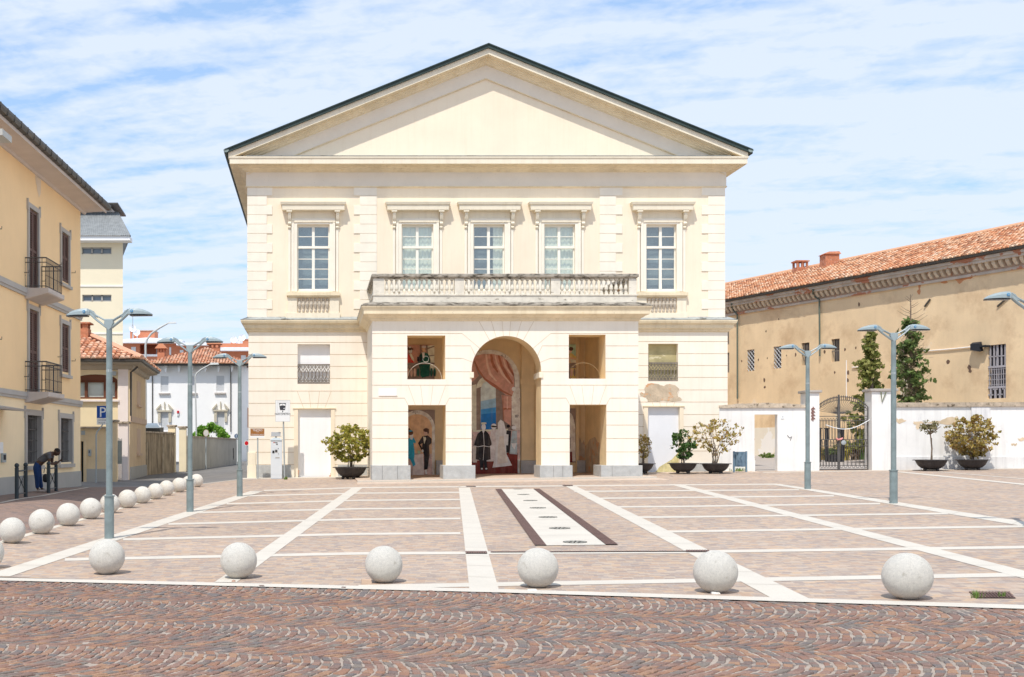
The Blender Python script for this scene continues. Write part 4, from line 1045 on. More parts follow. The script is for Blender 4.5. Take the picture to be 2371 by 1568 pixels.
# ================================================================ MURALS in the niches (flat painted panels)
SKIN_ = pm('painted skin', (.62,.40,.30), var=.1); SKINW = pm('painted pale', (.72,.66,.60), var=.12, vscale=4)
MC = {n: pm('mural '+n, tuple(min(.9, v_*1.75) for v_ in c), var=v+.08, vscale=5, spec=.1, patch=p, dirt=(.62,.52,.42), dthr=.66, dsoft=.12, dscale=4.5, streak=.25, streakcol=(.4,.32,.26)) for n, c, v, p in (
 ('rose', (.40,.22,.17), .12, []), ('roseD', (.28,.11,.07), .15, []), ('roseL', (.52,.35,.28), .1, []), ('marble', (.52,.46,.40), .2, [((.36,.33,.30), .6, 3)]),
 ('brown', (.20,.155,.13), .15, []), ('cream', (.58,.50,.38), .15, []), ('sky', (.42,.48,.46), .12, []), ('sky2', (.22,.36,.46), .12, []), ('blue', (.02,.13,.36), .1, []), ('blue2', (.05,.22,.46), .1, []),
 ('black', (.025,.025,.028), .3, []), ('white', (.62,.56,.50), .1, []), ('pinkw', (.60,.46,.41), .12, []), ('mar', (.13,.03,.025), .2, []), ('greyb', (.28,.34,.36), .15, [((.5,.5,.48), .6, 4)]),
 ('lilac', (.50,.45,.44), .15, []), ('orange', (.60,.33,.20), .12, []), ('teal', (.03,.28,.42), .12, []), ('hair', (.09,.05,.035), .2, []), ('green', (.015,.08,.06), .3, []), ('red', (.55,.06,.05), .15, []), ('gold', (.55,.36,.14), .2, []), ('mint', (.28,.40,.30), .1, []), ('fl', (.42,.31,.28), .2, [((.5,.42,.4), .55, 3)]))}
MN = list(MC); MI = {n: i for i, n in enumerate(MN)}
def mural(name, conv, layers, lab, cut=None):
    m = M(); d = 0
    for col, pts in layers:
        d += .0022; m.poly([(conv(x, y)[0], Y0-.03-d, conv(x, y)[1]) for x, y in pts], MI[col])
    o = m.build(name, [MC[n] for n in MN], TH, fix=False); o['label'] = lab; return o
k8 = 3.7325; YM = Y0-.05
c8 = lambda x, y: (((980+x/k8)/1.0797-CX)*YM/F, H-((800+y/k8)/1.0797-CY)*YM/F)
def ell(cx, cy, rx, ry, n=14, a0=0, a1=360): return [(cx+rx*math.cos(math.radians(a0+(a1-a0)*i/n)), cy+ry*math.sin(math.radians(a0+(a1-a0)*i/n))) for i in range(n+(a1-a0 < 360))]
T = lambda p0, pts: [(p0[0]+x, p0[1]+y) for x, y in pts]
arcR = lambda r, n=14: [(908+r*math.cos(math.radians(-t)), 560+r*math.sin(math.radians(-t))) for t in [180*i/n for i in range(n+1)]][::-1]
archo = [(640, 1440)]+arcR(284)+[(1192, 1440)]
L1 = [('marble', [(620,1440)]+arcR(284)+[(1192,1440)]),
 ('brown', [(640,1040)]+arcR(238)[:]+[(1146,1040)]),
 ('cream', [(700,620),(788,600),(788,1030),(700,1030)]),
 ('brown', [(788,600),(800,560),(832,520),(880,520),(1050,640),(1100,640),(1110,980),(790,990)]),
 ('cream', ell(900,640,112,120,12,180,300)+[(905,600)]),
 ('sky', [(828,1020),(828,640),(850,590),(890,570),(940,590),(968,640),(970,1020)]),
 ('sky2', [(828,760),(970,730),(970,1020),(828,1020)]), ('blue2', [(830,835),(970,815),(970,1020),(830,1020)]), ('blue', [(832,880),(970,865),(970,1020),(832,1020)]),
 ('rose', [(640,560),(650,470),(690,400),(760,345),(800,330),(850,318),(940,318),(1030,340),(1095,400),(1130,470),(1140,560),(1140,620),(1128,715),(1060,700),(1000,650),(930,610),(860,555),(800,470),(770,400),(762,380),(790,470),(812,520),(750,580),(640,640)]),
 ('roseD', [(765,385),(772,380),(812,460),(870,545),(960,600),(1040,660),(1125,705),(1125,715),(1030,675),(930,615),(860,558),(800,475)]),
 ('roseL', [(870,320),(884,320),(900,420),(925,500),(980,570),(970,575),(905,510),(880,420)]),
 ('roseD', [(915,322),(935,322),(950,400),(990,480),(985,495),(940,440),(922,390)]), ('roseL', [(955,325),(965,325),(985,400),(1040,500),(1110,590),(1100,595),(1020,510),(970,410)]),
 ('roseD', [(985,328),(1005,332),(1030,420),(1090,520),(1130,590),(1120,600),(1060,530),(1010,430)]), ('roseL', [(1030,345),(1040,350),(1065,430),(1125,520),(1120,530),(1050,440)]),
 ('roseD', [(1060,370),(1075,380),(1100,440),(1135,500),(1135,530),(1085,450)]),
 ('rose', [(1020,700),(1120,715),(1115,830),(1110,990),(1040,940),(1035,830)]), ('roseD', [(1028,820),(1115,825),(1115,838),(1060,835),(1040,845)]), ('roseL', [(1070,715),(1080,715),(1078,830),(1070,830)]), ('roseD', [(1030,700),(1036,700),(1042,930),(1034,930)]),
 ('marble', [(1114,720),(1146,640),(1195,640),(1195,1320),(1146,1300),(1146,980),(1118,980)]), ('white', ell(1133,645,18,20)), ('marble', ell(1133,645,9,10)),
 ('fl', [(640,1030),(1192,1030),(1192,1300),(640,1330)]), ('cream', [(752,1030),(1080,1015),(1080,1035),(752,1045)]),
 ('mar', [(640,1340),(940,1290),(1060,1240),(1170,1240),(1170,1440),(640,1440)]),
 ('pinkw', [(752,1180),(790,1170),(790,1330),(754,1330)]),
 ('lilac', [(925,1020),(990,1030),(1000,1320),(880,1320),(905,1150)]), ('white', ell(948,995,26,28)), ('black', [(925,985),(975,990),(975,1003),(925,1000)]),
 ('black', [(1068,1030),(1110,1035),(1105,1120),(1095,1240),(1056,1235),(1056,1130)]), ('black', ell(1083,992,16,15)), ('white', [(1040,1060),(1085,1070),(1080,1170),(1045,1170)]),
 ('greyb', [(1120,1035),(1165,1035),(1165,1255),(1095,1250),(1105,1150)]), ('white', [(1110,1150),(1160,1150),(1140,1210),(1120,1180)]), ('white', ell(1135,1005,22,20)),
 ('white', [(985,960),(1010,930),(1040,950),(1055,1010),(1065,1040),(1060,1110),(1065,1250),(1118,1358),(1060,1365),(935,1378),(955,1290),(975,1160),(960,1060),(985,1020)]),
 ('pinkw', [(1000,1090),(1040,1080),(1050,1200),(1080,1330),(980,1345),(985,1200)]),
 ('black', [(830,1035),(875,1035),(905,1070),(928,1150),(925,1170),(912,1175),(918,1300),(880,1310),(890,1400),(862,1405),(855,1312),(850,1405),(822,1400),(815,1310),(780,1300),(785,1175),(762,1170),(795,1065)]),
 ('white', [(849,1050),(853,1050),(860,1170),(850,1310),(847,1310),(856,1170)]), ('white', [(764,1172),(800,1182),(850,1172),(905,1182),(925,1172),(925,1176),(905,1187),(850,1177),(800,1187),(764,1177)]),
 ('white', ell(852,1000,21,30)), ('cream', [(832,958),(876,956),(880,972),(830,975)]), ('white', [(835,1025),(868,1025),(850,1062)]), ('white', ell(836,1388,9,8)), ('white', ell(877,1388,10,8))]
mural('central_mural', c8, L1, 'painted curtain, sea view and figures filling the arch')
L2 = [('rose', [(60,232),(396,232),(396,555),(60,555)]), ('brown', [(60,400),(396,405),(396,555),(60,555)]),
 ('cream', [(330,240),(396,235),(396,480),(330,470)]), ('brown', [(262,232),(275,232),(275,400),(262,400)]), ('brown', [(318,232),(332,232),(340,400),(326,400)]), ('brown', [(275,280),(396,240),(396,250),(275,295)]), ('brown', [(320,335),(396,325),(396,333),(320,343)]),
 ('red', [(145,320),(165,315),(200,350),(205,400),(145,402)]), ('cream', [(160,320),(178,310),(205,360),(205,390),(185,370)]), ('white', ell(172,292,17,20)), ('hair', ell(165,268,22,16)), ('hair', ell(190,272,10,8)), ('white', ell(168,255,12,7)),
 ('green', [(275,310),(300,300),(335,315),(358,370),(350,520),(280,540),(262,470),(240,380),(255,330)]), ('black', [(235,345),(275,345),(275,385),(235,385)]), ('white', [(278,305),(305,300),(300,360),(285,350)]), ('orange', ell(297,278,15,22)), ('lilac', ell(296,252,21,12)),
 ('brown', [(60,400),(396,400),(396,414),(60,414)]), ('brown', [(60,540),(396,540),(396,555),(60,555)])]
for k in range(9): L2.append(('roseL' if k < 3 else 'green', ell(150+k*31, 490, 12, 40)))
mural('upper_left_mural', c8, L2, 'painted couple on a balcony in the upper left opening')
L3 = [('brown', [(60,840),(400,840),(400,1450),(60,1450)]), ('marble', [(60,1450)]+[(235+165*math.cos(math.radians(-t)), 1010+168*math.sin(math.radians(-t))) for t in range(180, -1, -12)][::1]+[(400,1450)]),
 ('orange', [(60,1250)]+[(235+140*math.cos(math.radians(-t)), 1015+135*math.sin(math.radians(-t))) for t in range(180, -1, -12)]+[(372,1250)]), ('fl', [(60,1240),(370,1250),(378,1450),(60,1450)]), ('lilac', [(200,1260),(290,1250),(300,1450),(190,1450)]),
 ('teal', [(148,1105),(200,1098),(225,1140),(212,1150),(200,1145),(212,1240),(205,1300),(220,1350),(200,1368),(170,1300),(150,1290)]), ('teal', [(150,1180),(200,1190),(215,1210),(160,1230)]), ('white', ell(182,1075,16,22)), ('hair', ell(172,1052,26,24)), ('hair', ell(158,1025,14,16)), ('teal', ell(176,1036,18,7)), ('white', [(165,1090),(195,1090),(190,1118),(172,1115)]),
 ('orange', [(205,1150),(225,1180),(250,1225),(240,1230),(205,1180)]), ('mint', [(238,1215),(268,1225),(255,1255),(238,1240)]),
 ('black', [(285,1085),(335,1078),(370,1110),(368,1150),(345,1170),(350,1260),(332,1390),(300,1400),(298,1260),(280,1190),(285,1150),(262,1160),(285,1205),(275,1215),(243,1150)]), ('cream', [(290,1090),(312,1082),(318,1110),(300,1160)]), ('black', [(298,1086),(326,1082),(326,1092),(298,1094)]), ('roseL', ell(316,1050,20,27)), ('hair', ell(318,1028,27,18)), ('hair', ell(336,1045,8,18)), ('white', [(303,1400),(325,1398),(328,1440),(312,1440)]), ('white', ell(285,1222,10,14))]
mural('lower_left_mural', c8, L3, 'painted woman in a blue dress and man in a black suit')
k9 = 3.734; c9 = lambda x, y: (((1360+x/k9)/1.0797-CX)*YM/F, H-((800+y/k9)/1.0797-CY)*YM/F)
L4 = [('mint', [(120,228),(312,228),(312,545),(120,545)]), ('brown', [(120,395),(312,400),(312,545),(120,545)]), ('gold', [(150,330),(232,310),(262,310),(300,345),(306,400),(232,402),(150,400)]), ('orange', [(232,340),(300,360),(270,400),(232,395)]), ('cream', [(245,360),(300,375),(298,400),(250,398)]), ('roseL', ell(246,285,16,24)), ('hair', ell(252,270,22,18)),
 ('gold', [(245,450),(300,450),(302,545),(245,545)]), ('roseL', ell(258,490,12,38)), ('brown', ell(285,490,10,38))]
mural('upper_right_mural', c9, L4, 'painted figure in a gold robe in the upper right opening')
L5 = [('brown', [(120,826),(296,826),(296,1330),(120,1330)]), ('marble', [(120,860),(236,862),(262,880),(282,940),(292,1010),(295,1320),(120,1320)]), ('pinkw', [(120,900),(236,905),(262,1000),(275,1150),(270,1320),(120,1320)]), ('brown', [(120,1080),(238,1075),(250,1110),(248,1200),(120,1230)]), ('mar', [(120,1230),(262,1230),(266,1330),(120,1330)])]
mural('lower_right_mural', c9, L5, 'painted marble arch edge in the lower right opening')
# ================================================================ generic helpers for buildings
def tiles(m, O, ux, uv, Wd, Ln, dw=.24, dl=.36, clip=None, seed=1, r=.105, mi=0, base=1):
    """barrel tiles on the slope spanned by ux (along eave) and uv (up the slope)"""
    O, ux, uv = Vector(O), Vector(ux).normalized(), Vector(uv).normalized(); n = ux.cross(uv).normalized()
    if n.z < 0: n = -n
    rr = random.Random(seed); nc, nr = int(Wd/dw), int(Ln/dl)
    for i in range(nc):
        for j in range(nr):
            a, b = (i+.5)*dw, j*dl
            if clip and not clip(a, b+dl/2): continue
            a += rr.gauss(0, .012); tl = rr.gauss(0, .015); pts = []
            for t, rad, lift in ((0, r*1.08, .055), (1, r*.92, .012)):
                c = O+ux*(a+tl*(t-.5))+uv*(b-.04+(dl+.05)*t+rr.gauss(0, .008))+n*(lift+rr.gauss(0, .004))
                for q in range(5):
                    an = math.pi*q/4; pts.append(c+ux*(-rad*math.cos(an))+n*(rad*.8*math.sin(an)))
            m.add(pts, [(q, q+1, q+6, q+5) for q in range(4)]+[(0, 1, 2, 3, 4)], mi)
def leaf_cloud(m, c, rx, ry, rz, n, size, rr, mi=0, elong=1.6, shell=0):
    for _ in range(n):
        while True:
            p = Vector((rr.uniform(-1, 1), rr.uniform(-1, 1), rr.uniform(-1, 1)))
            if shell < p.length < 1: break
        p = Vector((c[0]+p.x*rx, c[1]+p.y*ry, c[2]+p.z*rz))
        a = Vector((rr.gauss(0, 1), rr.gauss(0, 1), rr.gauss(0, 1))).normalized(); b = a.cross(Vector((rr.gauss(0, 1), rr.gauss(0, 1), rr.gauss(0, 1)))).normalized()
        s_ = size*rr.uniform(.6, 1.3); a *= s_*elong/2; b *= s_/2
        m.add([p-a, p-a*.1+b, p+a, p-a*.1-b], [(0, 1, 2, 3)], mi)
def wbox(m, w, s0, s1, d0, d1, z0, z1, mi=0):
    m.xf = w.xf; m.box(s0, s1, d0, d1, z0, z1, mi); m.xf = None
# ================================================================ YELLOW APARTMENT BUILDING (left)
LW = Wall((-8.53, 42), (.0448, 1))
YBLD = thing('apartment_building', 'yellow two-coloured apartment building with brown shutters and iron balconies, at the left edge', 'building', (-8.6, 40, .55))
S0, S1 = -17.0, 0.0; ZT = 10.52
zup = LW.px(0, 641)[1]; zlo = LW.px(0, 899)[1]; zpl = LW.px(60, 1101)[1]
upd = [LW.rect(65.6, 487, 86.8, 664), LW.rect(68, 719, 88, 900)]
upw = [LW.rect(141, 541, 158.4, 653), LW.rect(143, 752, 159, 862)]
gnd = [LW.rect(60.5, 962, 93, 1074), LW.rect(138, 968, 165, 1070)]
def norm(r, z0, z1): return (r[0], r[1], z0, z1)
BS = upd[0][0]-upw[0][0]
holes_u, holes_l = [], []
sh = []
dz = [(zup+.02, upd[0][3]), (zlo+.02, upd[1][3])]
wz = [(upw[0][2], upw[0][3]), (upw[1][2], upw[1][3])]
for k in range(2):
    for off in (0, -8.2):
        sh.append((upd[0][0]+off, upd[0][1]+off, dz[k][0], dz[k][1], 'd'))
        sh.append((upw[0][0]+off*1.0, upw[0][1]+off, wz[k][0], wz[k][1], 'w'))
gh = [(g[0]+off, g[1]+off, gnd[0][2], gnd[0][3], .3) for g in gnd for off in (0, -8.6)]
shh = [(a_, b_, c_, d_, .1) for a_, b_, c_, d_, k in sh]
m = M(); m.xf = LW.xf
zmid = zlo
wall_grid(m, S0, S1, zmid, ZT+.3, shh, 0); wall_grid(m, S0, S1, .2, zmid, gh, 1, 2)
m.xf = None
c = LW.pt(S1, 0, 0); d_ = LW.pt(S0, 0, 0)
for q in (c, d_):
    m.quad((q.x, q.y, zmid), (q.x-9, q.y, zmid), (q.x-9, q.y, ZT+.3), (q.x, q.y, ZT+.3), 0); m.quad((q.x, q.y, .2), (q.x-9, q.y, .2), (q.x-9, q.y, zmid), (q.x, q.y, zmid), 1)
m.build('wall', [YELLOW, YELLOWL, GREYT], YBLD)
m = M(); wbox(m, LW, S0, S1+.02, -.02, .03, .2, zpl); m.build('plinth', GREYP, YBLD)
m = M(); wbox(m, LW, S0, S1+.03, -.02, .09, zup-.16, zup); wbox(m, LW, S0, S1+.04, -.02, .06, zup-.24, zup-.16); m.build('string_course', GREYT, YBLD)
m = M(); wbox(m, LW, S0, S1+.03, -.02, .09, zlo-.14, zlo); wbox(m, LW, S0, S1+.04, -.02, .06, zlo-.22, zlo-.14); m.build('string_course', GREYT, YBLD)
# eaves
m = M(); m.xf = LW.xf; E = .86
m.prism([(0, ZT-.05), (.06, ZT-.05), (.10, ZT+.02), (.78, ZT+.06), (.80, ZT+.0), (.84, ZT), (.84, ZT+.20), (0, ZT+.35)], 0, S0, S1+.5)
m.build('eaves', SOFFIT, YBLD)
m = M(); m.xf = LW.xf; m.prism([(.845, ZT+.10), (.96, ZT+.12), (.99, ZT+.22), (.98, ZT+.30), (.845, ZT+.30)], 0, S0, S1+.62)
for k in range(28): m.prism([(.99+.004, ZT+.11), (.99+.01, ZT+.3), (.845, ZT+.31), (.845, ZT+.09)], 0, S0+.6*k, S0+.6*k+.03)
m.build('gutter', GUTTER, YBLD)
m = M(); m.xf = LW.xf; m.hexa([(S0,.95,ZT+.27),(S1+.6,.95,ZT+.27),(S1+.6,-5,ZT+2.2),(S0,-5,ZT+2.2),(S0,.95,ZT+.31),(S1+.6,.95,ZT+.31),(S1+.6,-5,ZT+2.3),(S0,-5,ZT+2.3)]); m.build('roof', TERRA, YBLD)
def shutter(h):
    a_, b_, z0, z1 = h[:4]; m = M(); m.xf = LW.xf; c_ = (a_+b_)/2
    for x0, x1 in ((a_+.01, c_-.01), (c_+.01, b_-.01)):
        m.box(x0, x0+.07, -.05, -.01, z0+.02, z1-.02); m.box(x1-.07, x1, -.05, -.01, z0+.02, z1-.02)
        zm = z0+(z1-z0)*.5
        for zz in (z0+.02, zm-.04, z1-.10): m.box(x0+.07, x1-.07, -.05, -.012, zz, zz+.08)
        n = int((z1-z0)/.075)
        for k in range(n):
            z = z0+.1+(z1-z0-.2)*k/n; m.hexa([(x0+.07,-.055,z+.035),(x1-.07,-.055,z+.035),(x1-.07,-.02,z),(x0+.07,-.02,z),(x0+.07,-.05,z+.05),(x1-.07,-.05,z+.05),(x1-.07,-.015,z+.015),(x0+.07,-.015,z+.015)])
        m.box(x0+.03, x1-.03, -.08, -.06, z0, z1)
    p = m.build('shutter', SHUT, YBLD)
    m = M(); m.xf = LW.xf; t = .14
    m.box(a_-t, a_, -.02, .05, z0-(.0 if h[4] == 'd' else .12), z1+t); m.box(b_, b_+t, -.02, .05, z0-(.0 if h[4] == 'd' else .12), z1+t); m.box(a_, b_, -.02, .048, z1, z1+t)
    m.box(a_-t-.05, a_-t, -.02, .06, z1-.1, z1+t+.1); m.box(b_+t, b_+t+.05, -.02, .06, z1-.1, z1+t+.1)
    if h[4] == 'w': m.box(a_-t, b_+t, -.02, .12, z0-.2, z0-.1)
    m.build('frame', GREYT, p)
    m = M(); m.xf = LW.xf
    for s_ in (a_-.42, b_+.42): m.tube([(s_, 0, z0+.45), (s_, .14, z0+.45), (s_, .14, z0+.52)], .012, 4)
    m.build('hook', IRON, p)
for h in sh: shutter(h)
for g in gh:
    a_, b_, z0, z1 = g[:4]; m = M(); m.xf = LW.xf; t = .17
    m.box(a_-t, a_, -.02, .05, z0-.05, z1+t); m.box(b_, b_+t, -.02, .05, z0-.05, z1+t); m.box(a_, b_, -.02, .048, z1, z1+t); m.box(a_-t-.05, a_-t, -.02, .06, z1-.1, z1+t+.1); m.box(b_+t, b_+t+.05, -.02, .06, z1-.1, z1+t+.1)
    m.box(a_-t-.02, b_+t+.02, -.02, .10, z0-.18, z0-.06)
    w_ = m.build('window', GREYT, YBLD)
    m = M(); m.xf = LW.xf; m.box(a_, b_, -.34, -.29, z0, z1); m.box(a_, b_, -.28, -.25, z0+(z1-z0)*.7, z0+(z1-z0)*.73, 1)
    m.build('pane', [pm('dim pane', (.10,.09,.085), rough=.3, var=.4, vscale=3), SHUT], w_)
    m = M(); m.xf = LW.xf
    for k in range(9): x = a_+(b_-a_)*(k+.5)/9; m.tube([(x, -.1, z0), (x, -.1, z1)], .011, 4)
    for k in range(5): m.box(a_, b_, -.112, -.088, z0+(z1-z0)*(k+.1)/4.4, z0+(z1-z0)*(k+.1)/4.4+.025)
    m.build('grille', IRON, w_)
def balcony(s0, s1, zt, dd=.70, hr=.92):
    m = M(); m.xf = LW.xf
    m.prism([(-.02, zt-.32), (.06, zt-.32), (dd, zt-.16), (dd+.03, zt-.13), (dd+.03, zt), (-.02, zt)], 0, s0, s1)
    b = m.build('balcony', CEM, YBLD)
    m = M(); m.xf = LW.xf; q = dd-.05
    cor = [(s0+.05, 0), (s0+.05, q), (s1-.05, q), (s1-.05, 0)]
    for (a_, b_), (c_, d_) in zip(cor, cor[1:]):
        for z in (.06, hr-.14, hr): m.tube([(a_, b_, zt+z), (c_, d_, zt+z)], .014 if z < hr else .02, 4)
        l = math.hypot(c_-a_, d_-b_); n = max(2, int(l/.12))
        for k in range(n+1):
            x, y = a_+(c_-a_)*k/n, b_+(d_-b_)*k/n; m.tube([(x, y, zt), (x, y, zt+hr)], .010, 4); m.sphere((x, y, zt+hr*.42), .022, 4)
    m.build('railing', IRON, b)
bal_s0 = LW.px(57, 662)[0]; bal_s1 = LW.px(147, 681, .7)[0]
for zt in (zup, zlo):
    for off in (0, -8.2): balcony(bal_s0+off, bal_s1+off, zt+.01)
m = M(); s_, z_ = LW.px(2, 949); m.xf = LW.xf; m.prism([(0, z_), (.75, z_-.05), (.78, z_), (0, z_+.12)], 0, s_-2.2, s_+.25); m.build('door_canopy', GREYT, YBLD)
m = M(); s_, z_ = LW.px(6, 1061); m.xf = LW.xf; m.box(s_-.18, s_+.16, 0, .06, z_-.12, z_+.14); m.box(s_-.1, s_+.1, .06, .07, z_-.05, z_+.1, 1); m.build('letter_box', [GALV, BLACK], YBLD)
m = M(); s_, z_ = LW.px(6, 1042); m.xf = LW.xf; m.box(s_-.3, s_+.0, 0, .02, z_-.1, z_+.22); m.build('notice', SIGNW, YBLD)
m = M(); s_, z_ = LW.px(2, 318, 1.2); m.xf = LW.xf; m.tube([(s_-.2, .9, z_+.1), (s_, 1.2, z_)], .03, 6); m.box(s_-.5, s_+.25, 1.05, 1.4, z_-.08, z_+.08); tag(m.build('wall_light', pm('light cap', (.5,.52,.5))), 'small floodlight under the eaves of the yellow building, at the left edge', 'light')
# pale patch under the eaves where paint fell off
m = M(); m.xf = LW.xf; s_, z_ = LW.px(88, 425)
patch(m, LW, [(s_-.35, z_+.35), (s_+.1, z_+.42), (s_+.3, z_+.2), (s_+.28, z_-.25), (s_+.1, z_-.45), (s_-.12, z_-.2), (s_-.3, z_+.05)], .006, 0); m.build('paint_scar', pm('pale scar', (.74,.62,.48), var=.1), YBLD)
# ================================================================ STREET BARRIERS, PERSON, BAG
def barrier(g0, g1, lab, h=.83):
    c = (g0+g1)/2; t = thing('street_barrier', lab, 'barrier', c, 'cross braced street barriers')
    for g in (g0, g1):
        m = M(); m.lathe([(.055, g.z), (.055, g.z+h-.03), (.062, g.z+h-.02), (.045, g.z+h)], (g.x, g.y, 0), 10); m.build('post', DKP, t)
        m = M(); m.sphere((g.x, g.y, g.z+h+.05), .065, 12); m.build('ball_finial', DKP, t, smooth=True)
    m = M(); u = Vector((0, 0, 1)); a_, b_ = g0+u*(h-.10), g1+u*(h-.10); c_, d_ = g0+u*.12, g1+u*.12
    m.tube([a_, b_], .022, 6); m.tube([c_, d_], .018, 6); m.tube([a_, d_], .012, 5); m.tube([b_, c_], .012, 5)
    mm = (a_+b_+c_+d_)/4; m.tube([mm-Vector((.02,0,0)), mm+Vector((.02,0,0))], .04, 8); m.build('rails', DKP, t)
DKP = pm('barrier paint', (.035, .048, .055), var=.1, rough=.45)
ga, gb, gc, gd = gp(38.9, 1155.8), gp(59.5, 1151.3), gp(112.5, 1142), gp(129.8, 1138)
barrier(ga, gb, 'dark cross braced street barrier standing free by the house wall, nearer one')
barrier(gc, gd, 'dark cross braced street barrier that the man in the grey shirt leans on')
def skin_obj(name, joints, edges, mat, parent, root=0, sub=2):
    me = bpy.data.meshes.new(name); bm = bmesh.new(); lay = bm.verts.layers.skin.verify(); vs = []
    for p, r in joints:
        v = bm.verts.new(p); rr = r if isinstance(r, tuple) else (r, r); v[lay].radius = rr; vs.append(v)
    for a_, b_ in edges: bm.edges.new((vs[a_], vs[b_]))
    bm.verts.ensure_lookup_table(); bm.verts[root][lay].use_root = True; bm.to_mesh(me); bm.free(); me.materials.append(mat)
    o = bpy.data.objects.new(name, me); COL.objects.link(o)
    if parent: o.parent = parent
    s_ = o.modifiers.new('skin', 'SKIN'); s_.use_smooth_shade = True
    q = o.modifiers.new('sub', 'SUBSURF'); q.levels = sub; q.render_levels = sub
    return o
DSK = pm('dark skin', (.085, .045, .03), var=.1, rough=.5); TSH = pm('grey t-shirt', (.11, .11, .12), var=.15, vscale=8); JEAN = pm('blue jeans', (.015, .045, .14), var=.2, vscale=9); SHOE = pm('pale sneaker', (.45, .38, .34), var=.2); HAIR = pm('cropped hair', (.02,.016,.014))
gf = gp(96, 1140.2)
man = thing('person', 'man in grey t-shirt and blue jeans leaning on a street barrier, looking at his phone', 'person', gf)
J = [((-.12,0,.86),(.13,.12)),((.0,0,.95),(.13,.115)),((.13,0,1.06),(.14,.12)),((.25,0,1.14),(.135,.12)),((.345,0,1.185),.07),((.40,0,1.20),.055),
     # legs
     ((-.13,-.09,.80),.085),((-.10,-.10,.45),.058),((-.10,-.10,.10),.04),((.02,-.11,.05),.035),
     ((-.12,.09,.80),.085),((-.07,.10,.45),.058),((-.02,.10,.10),.04),((.10,.11,.05),.035),
     # arms
     ((.29,-.17,1.14),.058),((.27,-.19,.88),.045),((.40,-.12,.86),.038),((.52,-.06,.92),.028),((.56,-.05,.94),.03),
     ((.29,.17,1.14),.058),((.28,.17,.88),.045),((.40,.10,.87),.038),((.51,.03,.93),.028),((.55,.02,.95),.03)]
Eg = [(0,1),(1,2),(2,3),(3,4),(4,5),(0,6),(6,7),(7,8),(8,9),(0,10),(10,11),(11,12),(12,13),(3,14),(14,15),(15,16),(16,17),(17,18),(3,19),(19,20),(20,21),(21,22),(22,23)]
body = skin_obj('body', J, Eg, DSK, man)
# head with face, ears and jaw
bm = bmesh.new(); bmesh.ops.create_uvsphere(bm, u_segments=24, v_segments=18, radius=1)
for v in bm.verts:
    x, y, z = v.co; fx_ = .105*x; fy_ = .078*y; fz_ = .12*z
    if z < -.2: fx_ = fx_*(.9 if x > 0 else .72); fy_ *= (1+.35*(z+.2))
    if x > .75: fx_ += .014*math.exp(-((z+.12)**2*40+(y*5)**2)) + .006*math.exp(-((z+.5)**2*80+(y*3)**2)) - .008*math.exp(-((z-.12)**2*60+((abs(y)-.35)**2)*60))
    v.co = (fx_, fy_, fz_)
me = bpy.data.meshes.new('head'); bmesh.ops.rotate(bm, verts=bm.verts, cent=(0, 0, 0), matrix=Matrix.Rotation(R(42), 3, 'Y')); bm.to_mesh(me); bm.free()
for p in me.polygons: p.use_smooth = True
me.materials.append(DSK); hd = bpy.data.objects.new('head', me); COL.objects.link(hd); hd.parent = man; hd.location = (.465, 0, 1.215)
HR = Matrix.Rotation(R(42), 3, 'Y'); hc = gf+Vector((.465, 0, 1.215))
m = M()
for sy in (-1, 1): m.sphere(hc+HR @ Vector((-.005, sy*.079, -.005)), .026, 8, sx=.7, sy=.35)
m.build('ear', DSK, man, smooth=True)
m = M()
for sy in (-1, 1): m.sphere(hc+HR @ Vector((.098, sy*.03, .012)), .011, 6)
m.build('eye', BLACK, man, smooth=True)
m = M(); n = 14; pts = []
for i in range(6):
    for j in range(n):
        th = i*.27+.02; a_ = 2*math.pi*j/n; pts.append(hc+HR @ Vector((.110*math.sin(th)*math.cos(a_)-.012, .083*math.sin(th)*math.sin(a_), .124*math.cos(th)+.003)))
m.add(pts, [(i*n+j, i*n+(j+1)%n, (i+1)*n+(j+1)%n, (i+1)*n+j) for i in range(5) for j in range(n)]+[tuple(range(n))]); m.build('hair', HAIR, man, smooth=True)
skin_obj('t_shirt', [((-.10,0,.90),(.145,.135)),((.0,0,.965),(.142,.128)),((.13,0,1.07),(.155,.133)),((.25,0,1.145),(.15,.133)),((.325,0,1.18),(.085,.08)),((.28,-.18,1.13),.078),((.275,-.195,.99),.07),((.28,.18,1.13),.078),((.28,.18,.99),.07)],
         [(0,1),(1,2),(2,3),(3,4),(3,5),(5,6),(3,7),(7,8)], TSH, man)
skin_obj('jeans', [((-.125,0,.87),(.145,.13)),((-.14,-.09,.76),.108),((-.11,-.10,.45),.08),((-.10,-.10,.11),.06),((-.13,.09,.76),.108),((-.08,.10,.45),.08),((-.02,.10,.11),.06),((-.06,0,.93),(.13,.12))],
         [(0,1),(1,2),(2,3),(0,4),(4,5),(5,6),(0,7)], JEAN, man)
for (x, y) in ((-.02,-.105), (.06,.105)): skin_obj('shoe', [((x-.10,y,.055),(.055,.055)),((x,y,.05),(.055,.05)),((x+.10,y,.04),(.055,.036)),((x+.17,y,.032),(.042,.028))], [(0,1),(1,2),(2,3)], SHOE, man)
